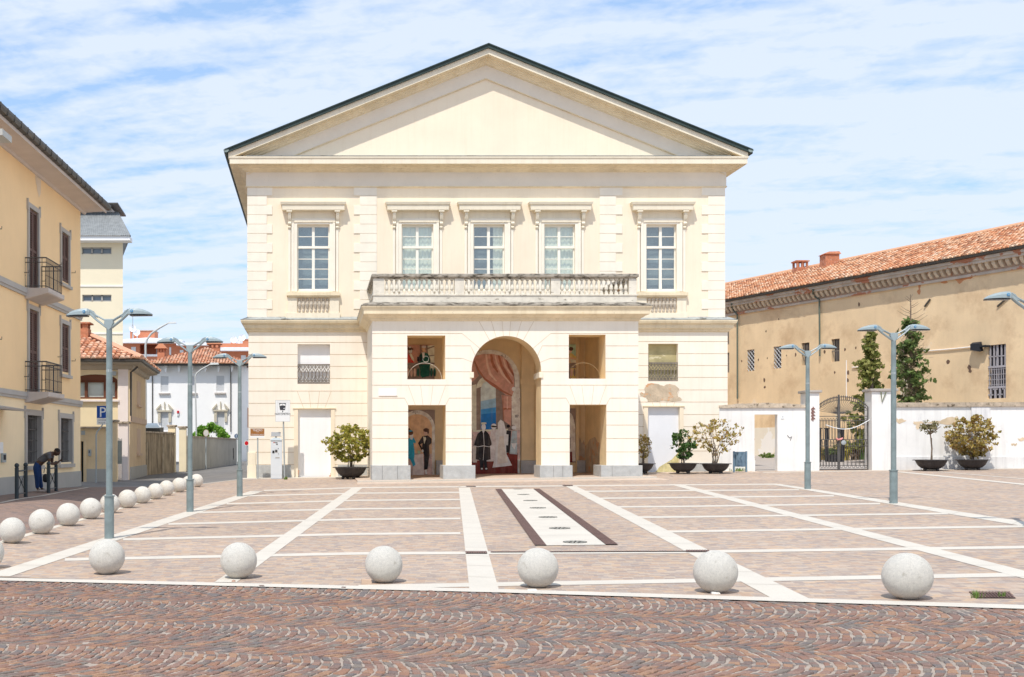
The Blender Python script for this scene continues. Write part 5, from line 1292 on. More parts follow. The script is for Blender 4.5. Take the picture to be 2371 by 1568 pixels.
for sy, bx in ((-1, (.56,-.05,.94)), (1, (.55,.02,.95))):
    js, es = [((bx[0],bx[1],bx[2]),(.028,.018)), ((bx[0]+.035,bx[1],bx[2]+.01),(.03,.015))], [(0,1)]
    for f in range(4):
        y = bx[1]+(f-1.5)*.019; k = len(js); l = [.9,1,.95,.75][f]
        js += [((bx[0]+.05+.018*l,y,bx[2]+.018),.0085),((bx[0]+.06+.03*l,y,bx[2]+.045),.0078),((bx[0]+.045+.02*l,y,bx[2]+.066),.007)]; es += [(1,k),(k,k+1),(k+1,k+2)]
    k = len(js); js += [((bx[0]+.03,bx[1]-sy*.035,bx[2]+.03),.0095),((bx[0]+.045,bx[1]-sy*.03,bx[2]+.06),.0085)]; es += [(0,k),(k,k+1)]
    skin_obj('hand', js, es, DSK, man, sub=1)
m = M(); c = gf+Vector((.615, -.015, 1.02)); m.hexa([c+Vector(v) for v in [(-.01,-.037,-.065),(.0,-.037,-.065),(.0,.037,-.065),(-.01,.037,-.065),(.035,-.037,.07),(.045,-.037,.07),(.045,.037,.07),(.035,.037,.07)]])
tag(m.build('phone', BLACK, bevel=.004), 'dark phone held in both hands by the leaning man', 'phone')
m = M(); gbx = gc+Vector((-.16, .25, 0)); bag = thing('bag', 'black backpack hanging below the leaning man beside the barrier', 'bag', gbx)
skin_obj('pouch', [((.0,0,.30),(.10,.08)),((.02,0,.42),(.13,.10)),((.0,0,.58),(.10,.08))], [(0,1),(1,2)], BLACK, bag, sub=2)
m = M(); m.tube([gbx+Vector(v) for v in ((-.04,0,.6),(-.02,-.02,.70),(.02,0,.76),(.06,.02,.70),(.05,0,.6))], .012, 5); m.build('strap', BLACK, bag)
# ================================================================ GARDEN WALL, SMALL HOUSE, STREET BEHIND
def frontal(Y): return Wall((0, Y), (1, 0))
def fr(w, x0, y0, x1, y1, d=0): a_ = w.rect(x0, y0, x1, y1, d); return a_
GW = frontal(46.9)
t = thing('garden_wall', 'yellow garden wall with a narrow doorway between the yellow building and the small house', 'wall', P(225, 1117, 46.9))
a_ = fr(GW, 183, 992, 258, 1120); dr_ = fr(GW, 187, 1022, 193.5, 1120); nb = fr(GW, 193.5, 1018, 201, 1120)
m = M(); m.xf = GW.xf; wall_grid(m, a_[0], a_[1], .3, a_[3], [(dr_[0], dr_[1], .3, dr_[3], .3)]); m.box(a_[0], a_[1], -.3, -.28, .3, a_[3]); m.box(nb[0], nb[1], -.01, .03, .3, nb[3]); m.build('wall', pm('garden render', (.74,.58,.36), var=.08, streak=.2), t)
m = M(); m.xf = GW.xf; m.box(nb[1], a_[1], -.01, .04, .3, fr(GW, 0, 1086, 1, 1090)[3]); m.build('plinth', GREYP, t)
m = M(); m.xf = GW.xf; m.box(a_[0], a_[1]+.05, -.35, .12, a_[3], a_[3]+.07); m.build('coping', COPE, t)
m = M(); m.xf = GW.xf; m.box(dr_[0], dr_[1], -.25, -.2, .3, dr_[3]); m.build('door', DKP, t)
m = M(); m.xf = GW.xf; q = fr(GW, 204.5, 1041, 211.5, 1056); m.box(q[0], q[1], 0, .04, q[2], q[3]); m.box(q[0]+.03, q[1]-.06, .04, .05, q[2]+.12, q[3]-.04, 1); m.build('intercom', [GALV, BLACK], t)
m = M(); m.xf = GW.xf; q = fr(GW, 188, 997.5, 197, 1007); m.box(q[0], q[1], 0, .02, q[2], q[3]); m.build('number_plate', GALV, t)
def pillar(w, x0, x1, yt, mat, lab, ztop=None, cap=True, dep=.4):
    q = fr(w, x0, yt, x1, 1110); m = M(); m.xf = w.xf; g = G(q[0], w.O.y)
    t = thing('gate_pillar', lab, 'pillar', w.pt((q[0]+q[1])/2, 0, g)); m.box(q[0], q[1], -dep, 0, g-.1, q[3]-.1); m.build('shaft', mat, t)
    m = M(); m.xf = w.xf; m.box(q[0]-.07, q[1]+.07, -dep-.07, .07, q[3]-.1, q[3]); m.build('cap', COPE, t, bevel=.02); return q
pillar(GW, 258.5, 268.5, 972, pm('yellow pillar', (.70,.56,.36), var=.12, streak=.3), 'weathered yellow gate pillar with a cap right behind the first lamp post')
HW = frontal(49.6)
pillar(frontal(49.0), 274.5, 296, 976, HPINK, 'pinkish gate pillar at the corner of the small tiled house')
q = fr(frontal(48.6), 268.5, 1015, 282, 1108); gw_ = frontal(48.6); m = M(); m.xf = gw_.xf; g = G(-8.2, 48.6)
m.box(q[0], q[1], -.03, .0, g+.75, q[3]-.1); 
for k in range(6): x = q[0]+(q[1]-q[0])*k/5; m.tube([(x, .01, g), (x, .01, q[3]+.03*math.sin(k*1.2))], .012, 4)
m.box(q[0], q[1], -.03, .02, g+.7, g+.75); tag(m.build('yard_gate', pm('gate paint', (.16,.18,.18), var=.2)), 'narrow dark metal yard gate beside the small tiled house', 'gate')
HS = thing('small_house', 'low beige house with old terracotta tiled roof and arched brown window', 'house', P(296, 1108, 50))
HW = frontal(50.0); cx_ = fr(HW, 186, 860, 300.5, 1110); xc = cx_[1]
m = M(); m.xf = HW.xf; ww = fr(HW, 186, 880, 272, 923.7); wall_grid(m, -13, xc, .3, 5.5, [(-10.4, ww[1], ww[2], ww[3], .25)])
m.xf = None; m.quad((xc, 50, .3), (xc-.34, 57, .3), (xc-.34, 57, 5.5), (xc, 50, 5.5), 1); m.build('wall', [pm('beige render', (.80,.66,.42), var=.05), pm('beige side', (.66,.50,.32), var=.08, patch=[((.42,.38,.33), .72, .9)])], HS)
m = M(); m.xf = HW.xf; q = fr(HW, 273.5, 860, 297, 980); m.box(q[0], q[1], 0, .06, 1, 5.4); m.build('pilaster', HPINK, HS)
m = M(); m.xf = HW.xf; cz = ww[3]
m.prism([(-10.45, cz-.02)]+[(-10.45+(ww[1]+10.45)*(.5-.5*math.cos(math.pi*j/12)), cz-.02+.26*math.sin(math.pi*j/12)) for j in range(13)]+[(ww[1], cz-.02)], 1, -.02, .012)
m.build('window_arch', WOOD, HS)
m = M(); m.xf = HW.xf; m.box(-10.4, ww[1], -.2, -.17, ww[2], ww[3]+.01); m.build('curtain', pm('lace curtain', (.55,.60,.56), var=.1), HS)
m = M(); m.xf = HW.xf
for x in [-10.4, -9.98, -9.28+.12, ww[1]-.12]: m.box(x, x+.12, -.16, -.05, ww[2], ww[3])
m.box(-10.4, ww[1], -.16, -.04, ww[2], ww[2]+.08); m.box(-10.4, ww[1], -.16, -.06, ww[3]-.3+.2, ww[3]); m.build('window_frame', WOOD, HS)
m = M(); m.xf = HW.xf; m.box(-10.6, ww[1]+.08, 0, .14, ww[2]-.12, ww[2]-.03); m.build('sill', HPINK, HS)
m = M(); ez = 5.52
m.sweep([(-13, 50), (xc, 50), (xc-.34, 57.5)], [(0, ez-.25), (.1, ez-.2), (.14, ez-.05), (.5, ez), (.52, ez+.14), (0, ez+.2)]); m.build('eaves', pm('eaves grey', (.45,.38,.29), var=.1), HS)
m = M(); m.sweep([(-13, 50), (xc, 50), (xc-.34, 57.5)], [(.53, ez+.06), (.62, ez+.08), (.64, ez+.17), (.53, ez+.19)]); m.build('gutter', GUTTER, HS)
ap = Vector((-10.9, 53.4, ez+.15+1.55)); e0 = Vector((xc+.62, 49.38, ez+.17))
m = M(); sl = (ap.z-e0.z)/(ap.y-e0.y)
tiles(m, (-13.2, 49.38, e0.z), (1, 0, 0), (0, 1, sl), xc+.62+13.2, 4.4, clip=lambda a, b: a < (xc+.62+13.2)-b*.92*1.0+.1, seed=5)
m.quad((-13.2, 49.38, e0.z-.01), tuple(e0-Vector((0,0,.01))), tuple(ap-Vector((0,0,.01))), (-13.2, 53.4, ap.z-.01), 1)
tiles(m, (xc+.62, 49.38, e0.z), (-.048, 1, 0), (-1, 0, sl*.95), 9, 4.3, clip=lambda a, b: a > b*.95-.1, seed=6)
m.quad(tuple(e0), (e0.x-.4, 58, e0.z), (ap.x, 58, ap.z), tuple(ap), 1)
m.tube([e0+Vector((0,0,.08)), ap+Vector((0,0,.12))], .12, 6)
m.tube([ap+Vector((0,0,.12)), ap+Vector((0,5,.12))], .12, 6)
rf = m.build('roof', [TERRA, TILEBASE], HS, fix=False)
m = M(); q = fr(frontal(52.6), 184, 756, 207, 776); m.box(q[0], q[1], 52.3, 53.0, q[2]-.5, q[3]-.12)
for x in (q[0], q[0]+.19, q[1]-.15): m.box(x, x+.12, 52.3, 52.42, q[3]-.12, q[3]+.1); m.box(x, x+.12, 52.85, 52.98, q[3]-.12, q[3]+.1)
m.box(q[0]-.08, q[1]+.1, 52.2, 53.1, q[3]+.1, q[3]+.16); m.build('chimney', BRICK, rf)
m = M(); u = [P(319, 849, 49.9), P(310, 857, 49.9), P(303.5, 862, 50.1), P(303, 975, 50.1)]
m.tube(u, .045, 6); m.build('downpipe', GUTTER, HS)
m = M(); m.xf = HW.xf; q = fr(HW, 257, 858, 270, 870); m.box(q[0]+.05, q[1], .05, .22, q[2], q[3]-.05); m.build('floodlight', GALV, HS)
SW = Wall((xc, 50), (-.34, 7)); m = M(); m.xf = SW.xf
for (x0, y0, x1, y1) in ((317, 884, 325, 938), (317, 993, 325, 1050)):
    q = SW.rect(x0, y0, x1, y1); m.box(q[0], q[1], 0, .02, q[2], q[3]); m.box(q[0]-.1, q[1]+.1, 0, .1, q[2]-.1, q[2])
q = SW.rect(303, 968, 336, 981); m.box(0, 7, 0, .05, q[2], q[3]); q = SW.rect(300, 1079, 336, 1100); m.box(0, 7, 0, .06, .3, q[3], 1)
m.build('side_trim', [pm('side trim', (.60,.45,.34), var=.06), GREYP], HS)
# P sign
ps = frontal(45.6); gpz = G(P(222.7, 1117, 45.6).x, 45.6)
t = thing('parking_sign', 'blue square P parking sign on a bent pole behind the first lamp post', 'sign', P(222.7, 1117, 45.6))
q = fr(ps, 224.3, 940, 253.5, 968.3); m = M(); m.xf = ps.xf; m.box(q[0], q[1], 0, .02, q[2], q[3]); m.xf = None
pw_ = q[1]-q[0]; text_mesh(m, 'P', pw_*1.12, (q[0]+pw_*.46, 45.6-.024, q[2]+pw_*.1), (1, 0, 0), (0, 0, 1), 1); m.build('plate', [SBLUE, SIGNW], t)
m = M(); m.xf = ps.xf; q2 = fr(ps, 224.3, 968.8, 253.5, 983.5); m.box(q2[0], q2[1], 0, .02, q2[2], q2[3]); w2_ = q2[1]-q2[0]
m.xf = None; text_mesh(m, 'A PAGAMENTO', .062, (q2[0]+w2_*.58, 45.574, q2[3]-.09), (1,0,0), (0,0,1), 1); text_mesh(m, '9-12  15-19', .075, (q2[0]+w2_*.5, 45.574, q2[3]-.2), (1,0,0), (0,0,1), 1)
m.build('sub_plate', [SIGNW, BLACK], t)
m = M(); m.tube([P(222.7, 1118, 45.6), P(222.7, 1008, 45.6), P(225, 1000, 45.6), P(233, 990, 45.6), P(238, 983, 45.6), P(238.5, 945, 45.65)], .03, 6); m.build('pole', GALV, t)
# damp brown wall, pillars, grey wall
def longwall(name, p0, p1, ztop, mat, lab, th=.25, cope=True):
    U = (p1[0]-p0[0], p1[1]-p0[1]); w = Wall(p0, U); l = math.hypot(*U); g = min(G(*p0), G(*p1))-.1
    t = thing(name, lab, 'wall', (p0[0], p0[1], g)); m = M(); m.xf = w.xf; m.box(0, l, -th, 0, g, ztop-.08); m.build('wall', mat, t)
    if cope: m = M(); m.xf = w.xf; m.box(-.03, l+.03, -th-.05, .06, ztop-.08, ztop); m.build('coping', COPE, t)
    return w, t
w1, t1 = longwall('boundary_wall', (-8.40, 57.1), (-7.68, 62.8), 2.74, BROWNW, 'damp dark brown boundary wall between the small house and the cream gate pillars')
m = M(); m.xf = w1.xf; m.box(.05, .25, 0, .06, .5, 2.2); m.box(3.1, 3.45, 0, .05, .5, 2.5); m.build('buttress', pm('pale buttress', (.45,.36,.25), var=.3, vscale=3), t1)
pillar(frontal(62.9), 389, 405.5, 984, pm('cream pillar', (.84,.70,.46), var=.06), 'cream gate pillar standing left of the gap in the boundary walls')
pillar(frontal(64.8), 414.5, 430.5, 987, pm('cream pillar b', (.84,.72,.50), var=.06), 'cream gate pillar standing right of the gap, next to the second lamp post')
w2, t2 = longwall('boundary_wall', (-7.34, 66), (-5.98, 88), 2.60, GREYW, 'long stained grey boundary wall running down the side street')
m = M(); m.xf = w2.xf; s0_, z0_ = w2.px(540, 1040); m.tube([(s0_+.05*math.sin(k*2.1)*k*.5, .012, 1.15+.45*math.sin(k*1.7)+.3) for k in range(9)], .02, 4); m.build('graffiti', BLACK, t2)
# white house
WHY = 100; WW = frontal(WHY); k_ = WHY/F
c3 = lambda x, y: (x/3.602, 722.4+y/3.602)
def r3(w, x0, y0, x1, y1): a_, b_ = c3(x0, y0), c3(x1, y1); return fr(w, a_[0], a_[1], b_[0], b_[1])
WHs = thing('white_house', 'white villa with a terracotta hipped roof and stone window hoods, across the side street', 'house', P(450, 1075, WHY))
L0 = r3(WW, 1215, 440, 2010, 1290)
hw = [r3(WW, 1340, 537, 1405, 668), r3(WW, 1590, 537, 1633, 668), r3(WW, 1805, 533, 1870, 665)]
hl = [r3(WW, 1342, 835, 1405, 990), r3(WW, 1810, 832, 1872, 990)]
m = M(); m.xf = WW.xf; wall_grid(m, L0[0]-1.5, L0[1], .5, L0[3]-.1, [(*h, .12) for h in hw+hl], 0)
m.xf = None; m.quad((L0[1], WHY, .5), (L0[1]+1.6, WHY+9, .5), (L0[1]+1.6, WHY+9, L0[3]-.1), (L0[1], WHY, L0[3]-.1)); m.build('wall', HWHITE, WHs)
for h in hw+hl:
    m = M(); m.xf = WW.xf; m.box(h[0], h[1], -.14, -.08, h[2], h[3]); n = int((h[3]-h[2])/.09)
    for k in range(n): m.box(h[0], h[1], -.08, -.07, h[2]+k*.09, h[2]+k*.09+.06)
    p = m.build('roller_blind', pm('blind grey', (.66,.67,.68), var=.05), WHs)
    m = M(); m.xf = WW.xf; m.box(h[0]-.15, h[1]+.15, 0, .18, h[2]-.2, h[2]-.08); m.build('sill', CEM, p)
for h in hl:
    m = M(); m.xf = WW.xf; z = h[3]+.02; c_ = (h[0]+h[1])/2; w_ = (h[1]-h[0])/2
    m.box(c_-w_-.3, c_+w_+.3, 0, .22, z, z+.14); m.box(c_-w_-.24, c_-w_-.02, 0, .15, z-.9, z); m.box(c_+w_+.02, c_+w_+.24, 0, .15, z-.9, z)
    m.prism([(c_-w_-.42, z+.22), (c_-w_-.32, z+.14), (c_-.30, z+.55), (c_-.34, z+.68)], 1, 0, .22); m.prism([(c_+w_+.42, z+.22), (c_+w_+.32, z+.14), (c_+.30, z+.55), (c_+.34, z+.68)], 1, 0, .22); m.tube([(c_, .1, z+.2), (c_, .1, z+.85)], .05, 5)
    m.build('window_hood', SANDH, WHs)
for sx in (1272, 1925):
    m = M(); a_ = c3(sx, 450); b_ = c3(sx+6, 1000); q = fr(WW, a_[0], a_[1], b_[0], b_[1]); m.tube([(q[0], WHY-.08, q[2]), (q[0], WHY-.08, q[3])], .05, 5); m.build('downpipe', GUTTER, WHs)
m = M(); m.xf = WW.xf
for k in range(10): a_ = L0[0]+.6+k*2.93/1.0*.0+k*1.08*1.05; m.prism([(a_, L0[3]-.65), (a_+.1, L0[3]-.65), (a_+.16, L0[3]-.1), (a_-.06, L0[3]-.1)], 1, 0, .5)
m.build('eaves_brackets', HWHITE, WHs)
m = M(); z = L0[3]; m.box(L0[0]-2, L0[1]+.8, WHY-.8, WHY+.1, z-.12, z+.02); m.build('eaves', GUTTER, WHs)
m = M(); e0 = Vector((L0[0]-.4, WHY-.85, z)); e1 = Vector((L0[1]+.9, WHY-.85, z)); rz = H+(CY-806)*(WHY+5)/F; apx = P(478, 806, WHY+5).x; sl = (rz-z)/5.85
kl = (apx-e0.x)/6.1; kr = (e1.x-apx)/6.1
tiles(m, e0, (1, 0, 0), (0, 1, sl), e1.x-e0.x, 6.1, dw=.26, dl=.4, clip=lambda a, b: a > b*kl and a < (e1.x-e0.x)-b*kr, seed=9, r=.11)
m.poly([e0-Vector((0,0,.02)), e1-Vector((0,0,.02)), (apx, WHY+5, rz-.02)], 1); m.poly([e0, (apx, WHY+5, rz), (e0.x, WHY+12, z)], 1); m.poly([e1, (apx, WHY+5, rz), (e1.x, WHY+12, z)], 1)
wr = m.build('roof', [TERRA, TILEBASE], WHs, fix=False)
for (x0, y0, x1, y1, dy) in ((1312, 300, 1372, 385, 1.5), (1740, 265, 1832, 345, 5.5)):
    w_ = frontal(WHY+dy); q = r3(w_, x0, y0, x1, y1); m = M(); yy = WHY+dy; m.box(q[0], q[1], yy, yy+.8, q[2]-.6, q[3]-.35)
    for a_ in (0, .4, .82): xx = q[0]+(q[1]-q[0]-.14)*min(1, a_*1.22); m.box(xx, xx+.14, yy, yy+.14, q[3]-.35, q[3]-.05); m.box(xx, xx+.14, yy+.66, yy+.8, q[3]-.35, q[3]-.05)
    m.hexa([(q[0]-.2,yy-.2,q[3]-.05),(q[1]+.2,yy-.2,q[3]-.05),(q[1]+.2,yy+1,q[3]-.05),(q[0]-.2,yy+1,q[3]-.05),(q[0]+.2,yy-.1,q[3]+.42),(q[1]-.2,yy-.1,q[3]+.42),(q[1]-.2,yy+.9,q[3]+.42),(q[0]+.2,yy+.9,q[3]+.42)], 1)
    m.build('chimney', [HORANGE, TERRA], wr)
m = M(); q = r3(frontal(WHY+3), 2044, 795, 2072, 965); yy = WHY+2.4; m.prism([(q[0], q[2]), (q[1]+.1, q[2])]+[((q[0]+q[1]+.1)/2+(q[1]+.1-q[0])/2*math.cos(a_), q[3]-.5+.5*math.sin(a_)) for a_ in [j*math.pi/8 for j in range(9)]], 1, yy, yy+.1); m.build('arched_window', pm('orange frame', (.62,.26,.10)), WHs)
m = M(); q = r3(WW, 1478, 825, 1494, 845); m.xf = WW.xf; m.box(q[0], q[1], 0, .15, q[2], q[3]); q = r3(WW, 1477, 846, 1492, 866); m.box(q[0], q[1], 0, .1, q[2], q[3], 1); m.build('alarm_box', [SRED, SIGNW], WHs)
# orange block behind
OY = 135; OW = frontal(OY); OB = thing('orange_apartment_block', 'orange apartment block with pale roof, satellite dishes, rising behind the white villa', 'building', P(430, 1060, OY))
q = r3(OW, 1000, 262, 2120, 700); m = M(); op = [r3(OW, 1165, 270, 1320, 372)]
wns = [r3(OW, 1095, 292, 1133, 375), r3(OW, 1283, 296, 1312, 370), r3(OW, 1412, 295, 1428, 358), r3(OW, 1500, 318, 1530, 340), r3(OW, 1030, 292, 1044, 335), r3(OW, 2010, 362, 2050, 400)]
m.xf = OW.xf; wall_grid(m, q[0]-3, q[1], .5, q[3], [(*op[0], 2.0)], 0); m.box(op[0][0]-.1, op[0][1]+.1, -2.1, -2.0, op[0][2], op[0][3]); m.build('wall', HORANGE, OB)
for h in wns:
    m = M(); m.xf = OW.xf; dd = -1.98 if h[0] > op[0][0] and h[1] < op[0][1]+1 else .0; m.box(h[0], h[1], dd, dd+.06, h[2], h[3]); m.build('window', pm('pale blind', (.72,.74,.75)), OB)
m = M(); m.xf = OW.xf; m.box(op[0][0], op[0][1], -.06, .06, op[0][2], op[0][2]+.25); m.build('parapet', HWHITE, OB)
m = M(); rz0 = q[3]
for (xa, xb, ya, yb, yt) in ((1000, 1530, 240, 265, 180), (1480, 1760, 262, 285, 245), (1830, 2140, 305, 330, 255)):
    a_ = r3(OW, xa, ya, xb, yb); zt = r3(OW, xa, yt, xb, yb)[3]; x0, x1 = a_[0], a_[1]; m.box(x0, x1, OY-1.2, OY+.2, a_[2], a_[3])
    m.hexa([(x0,OY-1.2,a_[3]),(x1,OY-1.2,a_[3]),(x1,OY+14,a_[3]),(x0,OY+14,a_[3]),(x0+2.5,OY+5,zt),(x1-5,OY+5,zt),(x1-5,OY+8,zt),(x0+2.5,OY+8,zt)])
m.build('roof', pm('pale metal roof', (.80,.82,.86)), OB)
for (xa, xb, ya, yb) in ((1085, 1290, 150, 200), (1925, 2100, 222, 280)):
    m = M(); a_ = r3(frontal(OY+5), xa, ya, xb, yb); m.box(a_[0], a_[1], OY+5, OY+8, a_[2]-.5, a_[3]-.1, 0); m.box(a_[0]-.1, a_[1]+.1, OY+4.9, OY+8.1, a_[3]-.1, a_[3], 1); m.build('penthouse', [HORANGE, CEM], OB)
for (x, y) in ((1105, 137), (1140, 170), (1950, 232), (2018, 215), (1993, 252)):
    a_ = c3(x, y); c_ = P(a_[0], a_[1], OY+4); m = M(); n = 14; pts = [c_+Vector((0, .25, 0))]
    pts += [c_+Vector((.42*math.cos(2*math.pi*j/n), -.05+.08*math.sin(2*math.pi*j/n), .42*math.sin(2*math.pi*j/n))) for j in range(n)]
    m.add(pts, [(0, 1+j, 1+(j+1)%n) for j in range(n)]); m.tube([c_+Vector((0,.3,0)), c_+Vector((0,.6,-1.4))], .06, 5); m.build('satellite_dish', pm('dish white', (.9,.9,.92)), OB)
m = M(); a_ = c3(1107, 30); c_ = P(a_[0], a_[1], OY+4); m.tube([c_, c_-Vector((0,0,6))], .05, 4); m.build('antenna', GALV, OB)
# cream tower
TY = 80; TW = frontal(TY); c1 = lambda x, y: (x/2.822, 231.5+y/2.822)
def r1(w, x0, y0, x1, y1): a_, b_ = c1(x0, y0), c1(x1, y1); return fr(w, a_[0], a_[1], b_[0], b_[1])
TB = thing('tower_block', 'tall plain cream block with narrow strip windows and grey corrugated roof', 'building', P(235, 1080, TY))
q = r1(TW, 430, 905, 803, 2000); ws = [r1(TW, 535, 963, 728, 1008), r1(TW, 538, 1273, 728, 1318)]
m = M(); m.xf = TW.xf; wall_grid(m, q[0], q[1], .5, q[3], [(*h, .3) for h in ws]); m.xf = None; m.quad((q[1], TY, .5), (q[1]*1.125-.4, TY+10, .5), (q[1]*1.125-.4, TY+10, q[3]), (q[1], TY, q[3])); m.build('wall', HCREAM, TB)
m = M(); m.xf = TW.xf
for y in (1214, 1524): z = r1(TW, 500, y-4, 520, y)[3]; m.box(q[0], q[1]+.02, 0, .05, z-.12, z)
m.build('string_course', pm('white band', (.88,.84,.76)), TB)
for h in ws:
    m = M(); m.xf = TW.xf; n = 3; w_ = (h[1]-h[0])/n
    for k in range(n+1): m.box(h[0]+w_*k-.05, h[0]+w_*k+.05, -.2, -.1, h[2], h[3])
    m.box(h[0], h[1], -.2, -.1, h[2], h[2]+.08); m.box(h[0], h[1], -.2, -.1, h[3]-.08, h[3]); fr_ = m.build('window', GREYT, TB)
    m = M(); m.xf = TW.xf; m.box(h[0], h[1], -.28, -.22, h[2], h[3]); m.build('pane', pm('pane slate', (.16,.2,.24), rough=.15, spec=.6), fr_)
m = M(); e = r1(frontal(TY-1), 430, 890, 848, 917); rr_ = r1(frontal(TY+3), 430, 735, 765, 760)
m.box(e[0], e[1], TY-1, TY+.1, e[2], e[3]); m.build('fascia', HWHITE, TB)
m = M(); n = 60; x0, x1, x2 = e[0], e[1]+.1, rr_[1]+.1; pts = []
for i in range(n+1):
    t_ = i/n; h_ = .045*(i % 2); pts += [(x0+(x1-x0)*t_, TY-1.1, e[3]+h_), (x0+(x2-x0)*t_, TY+3, rr_[3]+h_)]
m.add(pts, [(2*i, 2*i+2, 2*i+3, 2*i+1) for i in range(n)]); m.poly([(x1, TY-1.1, e[3]), (x2, TY+3, rr_[3]), (x1*1.12-.6, TY+8, e[3])]); m.build('roof', CORR, TB, fix=False)
m = M(); u0 = r1(frontal(TY+3), 430, 690, 785, 705); m.box(u0[0], u0[1]-.6, TY+3, TY+8, rr_[3]-1, u0[3]-.2, 0); m.hexa([(u0[0],TY+2,u0[3]-.1),(u0[1],TY+2,u0[3]-.1),(u0[1]-.4,TY+8,u0[3]+.2),(u0[0],TY+8,u0[3]+.2),(u0[0],TY+2,u0[3]),(u0[1],TY+2,u0[3]),(u0[1]-.4,TY+8,u0[3]+.3),(u0[0],TY+8,u0[3]+.3)], 1); m.build('attic', [SOFFIT, GUTTER], TB)
# street lamps behind the walls, shelter, mirror, signs, bush
def far_lamp(pts, Y, lab, base):
    t = thing('street_lamp', lab, 'street lamp', (P(*base, Y).x, Y, G(P(*base, Y).x, Y)), 'tall curved street lamps of the side street'); w = [P(x, y, Y) for x, y in pts]
    m = M(); b = Vector((w[0].x, Y, G(w[0].x, Y))); m.tube([b]+w, [.09]+[.06]*(len(w)-1)+[.045], 8); m.build('pole', pm('pale lamp pole', (.55,.56,.55)), t)
    m = M(); e = w[-1]; s_ = Y/F; m.hexa([e+Vector(v)*s_ for v in [(-2,-3,-2),(19,-3,-1),(19,3,-1),(-2,3,-2),(0,-2,3),(17,-2,2.5),(17,2,2.5),(0,2,3)]]); m.build('lamp_head', pm('pale lamp head', (.6,.62,.62)), t)
far_lamp([(337.3,839),(337,800),(340,787),(350,773),(368,760),(390,748)], 66, 'taller curved street lamp rising above the small house and white villa', (337, 1100))
far_lamp([(454.7,1008),(452,873),(455,865),(464,857),(488,843)], 92, 'smaller curved street lamp in front of the white villa by the green bush', (454, 1070))
m = M(); Y = 64.5; a_ = P(337, 995, Y).x-1.5; b_ = P(379, 995, Y).x; zb_ = H+(CY-992)*Y/F; zt_ = H+(CY-980)*Y/F
n = 8; pts = []
for i in range(n+1):
    an = math.pi/2*i/n; pts += [(a_, Y-2*math.sin(an)*.6, zt_-(zt_-zb_)*(1-math.cos(an))), (b_-.3*math.cos(an)*1, Y-2*math.sin(an)*.6, zt_-(zt_-zb_)*(1-math.cos(an)))]
m.add(pts, [(2*i, 2*i+1, 2*i+3, 2*i+2) for i in range(n)]); m.box(a_, b_, Y-.1, Y, zb_-.4, zb_+.05, 1); tag(m.build('canopy', [pm('smoked canopy', (.20,.24,.27), rough=.3), GUTTER], fix=False), 'smoky blue curved canopy showing above the damp brown wall', 'canopy')
Y = 70; c_ = P(477.5, 1003, Y); t = thing('traffic_mirror', 'round traffic mirror on a grey post before the stained grey wall', 'mirror', (P(475,1,Y).x+.05, Y, G(P(475,1,Y).x, Y)))
m = M(); x = P(475, 1, Y).x+.05; m.tube([(x, Y, G(x, Y)), (x, Y, c_.z+.1)], .045, 6); m.build('post', GALV, t)
m = M(); n = 16; m.prism([(c_.x+.17*math.cos(2*math.pi*j/n), c_.z+.22*math.sin(2*math.pi*j/n)) for j in range(n)], 1, Y-.12, Y-.05); m.prism([(c_.x+.14*math.cos(2*math.pi*j/n), c_.z+.18*math.sin(2*math.pi*j/n)) for j in range(n)], 1, Y-.125, Y-.12, 1); m.build('disc', [pm('mirror rim', (.45,.33,.25)), pm('mirror face', (.6,.58,.52), rough=.2)], t)
def round_sign(x, y, r, Y, lab, m1, m2, m3=None, arrow=False):
    c_ = P(x, y, Y); g = G(c_.x, Y); t = thing('round_sign', lab, 'sign', (c_.x, Y, g)); m = M(); m.tube([(c_.x+.03, Y+.04, g), (c_.x+.03, Y+.04, c_.z+.2)], .028, 6); m.build('post', GALV, t)
    n = 20; rr = r*Y/F; m = M(); m.prism([(c_.x+rr*.9*math.cos(2*math.pi*j/n), c_.z+rr*math.sin(2*math.pi*j/n)) for j in range(n)], 1, Y-.01, Y, 0); m.prism([(c_.x+rr*.72*math.cos(2*math.pi*j/n), c_.z+rr*.82*math.sin(2*math.pi*j/n)) for j in range(n)], 1, Y-.014, Y-.01, 1)
    if arrow: m.box(c_.x-rr*.08, c_.x+rr*.08, Y-.018, Y-.014, c_.z-rr*.8, c_.z+rr*.7, 2)
    m.build('disc', [m1, m2, m3 or m1], t)
round_sign(547, 1010, 5.2, 84, 'dark blue round sign with white stroke at the end of the grey wall', pm('sign back', (.12,.17,.24)), pm('sign back b', (.10,.16,.26)), SIGNW, True)
round_sign(570.8, 1026.4, 6.0, 58, 'small red round sign beside the left corner of the theatre', SIGNW, SRED)
rr = random.Random(11); bush = thing('bush', 'bright green bush behind the stained grey wall', 'bush', (P(487,1,93).x, 93, .7)); m = M()
for k in range(34):
    x = rr.uniform(447, 527); hh = 1-((x-487)/42)**2; y = 1014-rr.uniform(0, 31)*max(.15, hh); leaf_cloud(m, P(x, y, 93+rr.uniform(-1, 1)), .32, .4, .28, 70, .13, rr)
m.build('crown', LF_B, bush, fix=False); m = M(); c_ = P(487, 1030, 93)
for k in range(5): m.tube([(c_.x, 93, .7), (c_.x+rr.uniform(-.3,.3), 93, 1.6), (c_.x+rr.uniform(-1.2,1.2), 93, 2.9)], [.07,.05,.02], 5)
m.build('stems', BARK, bush)
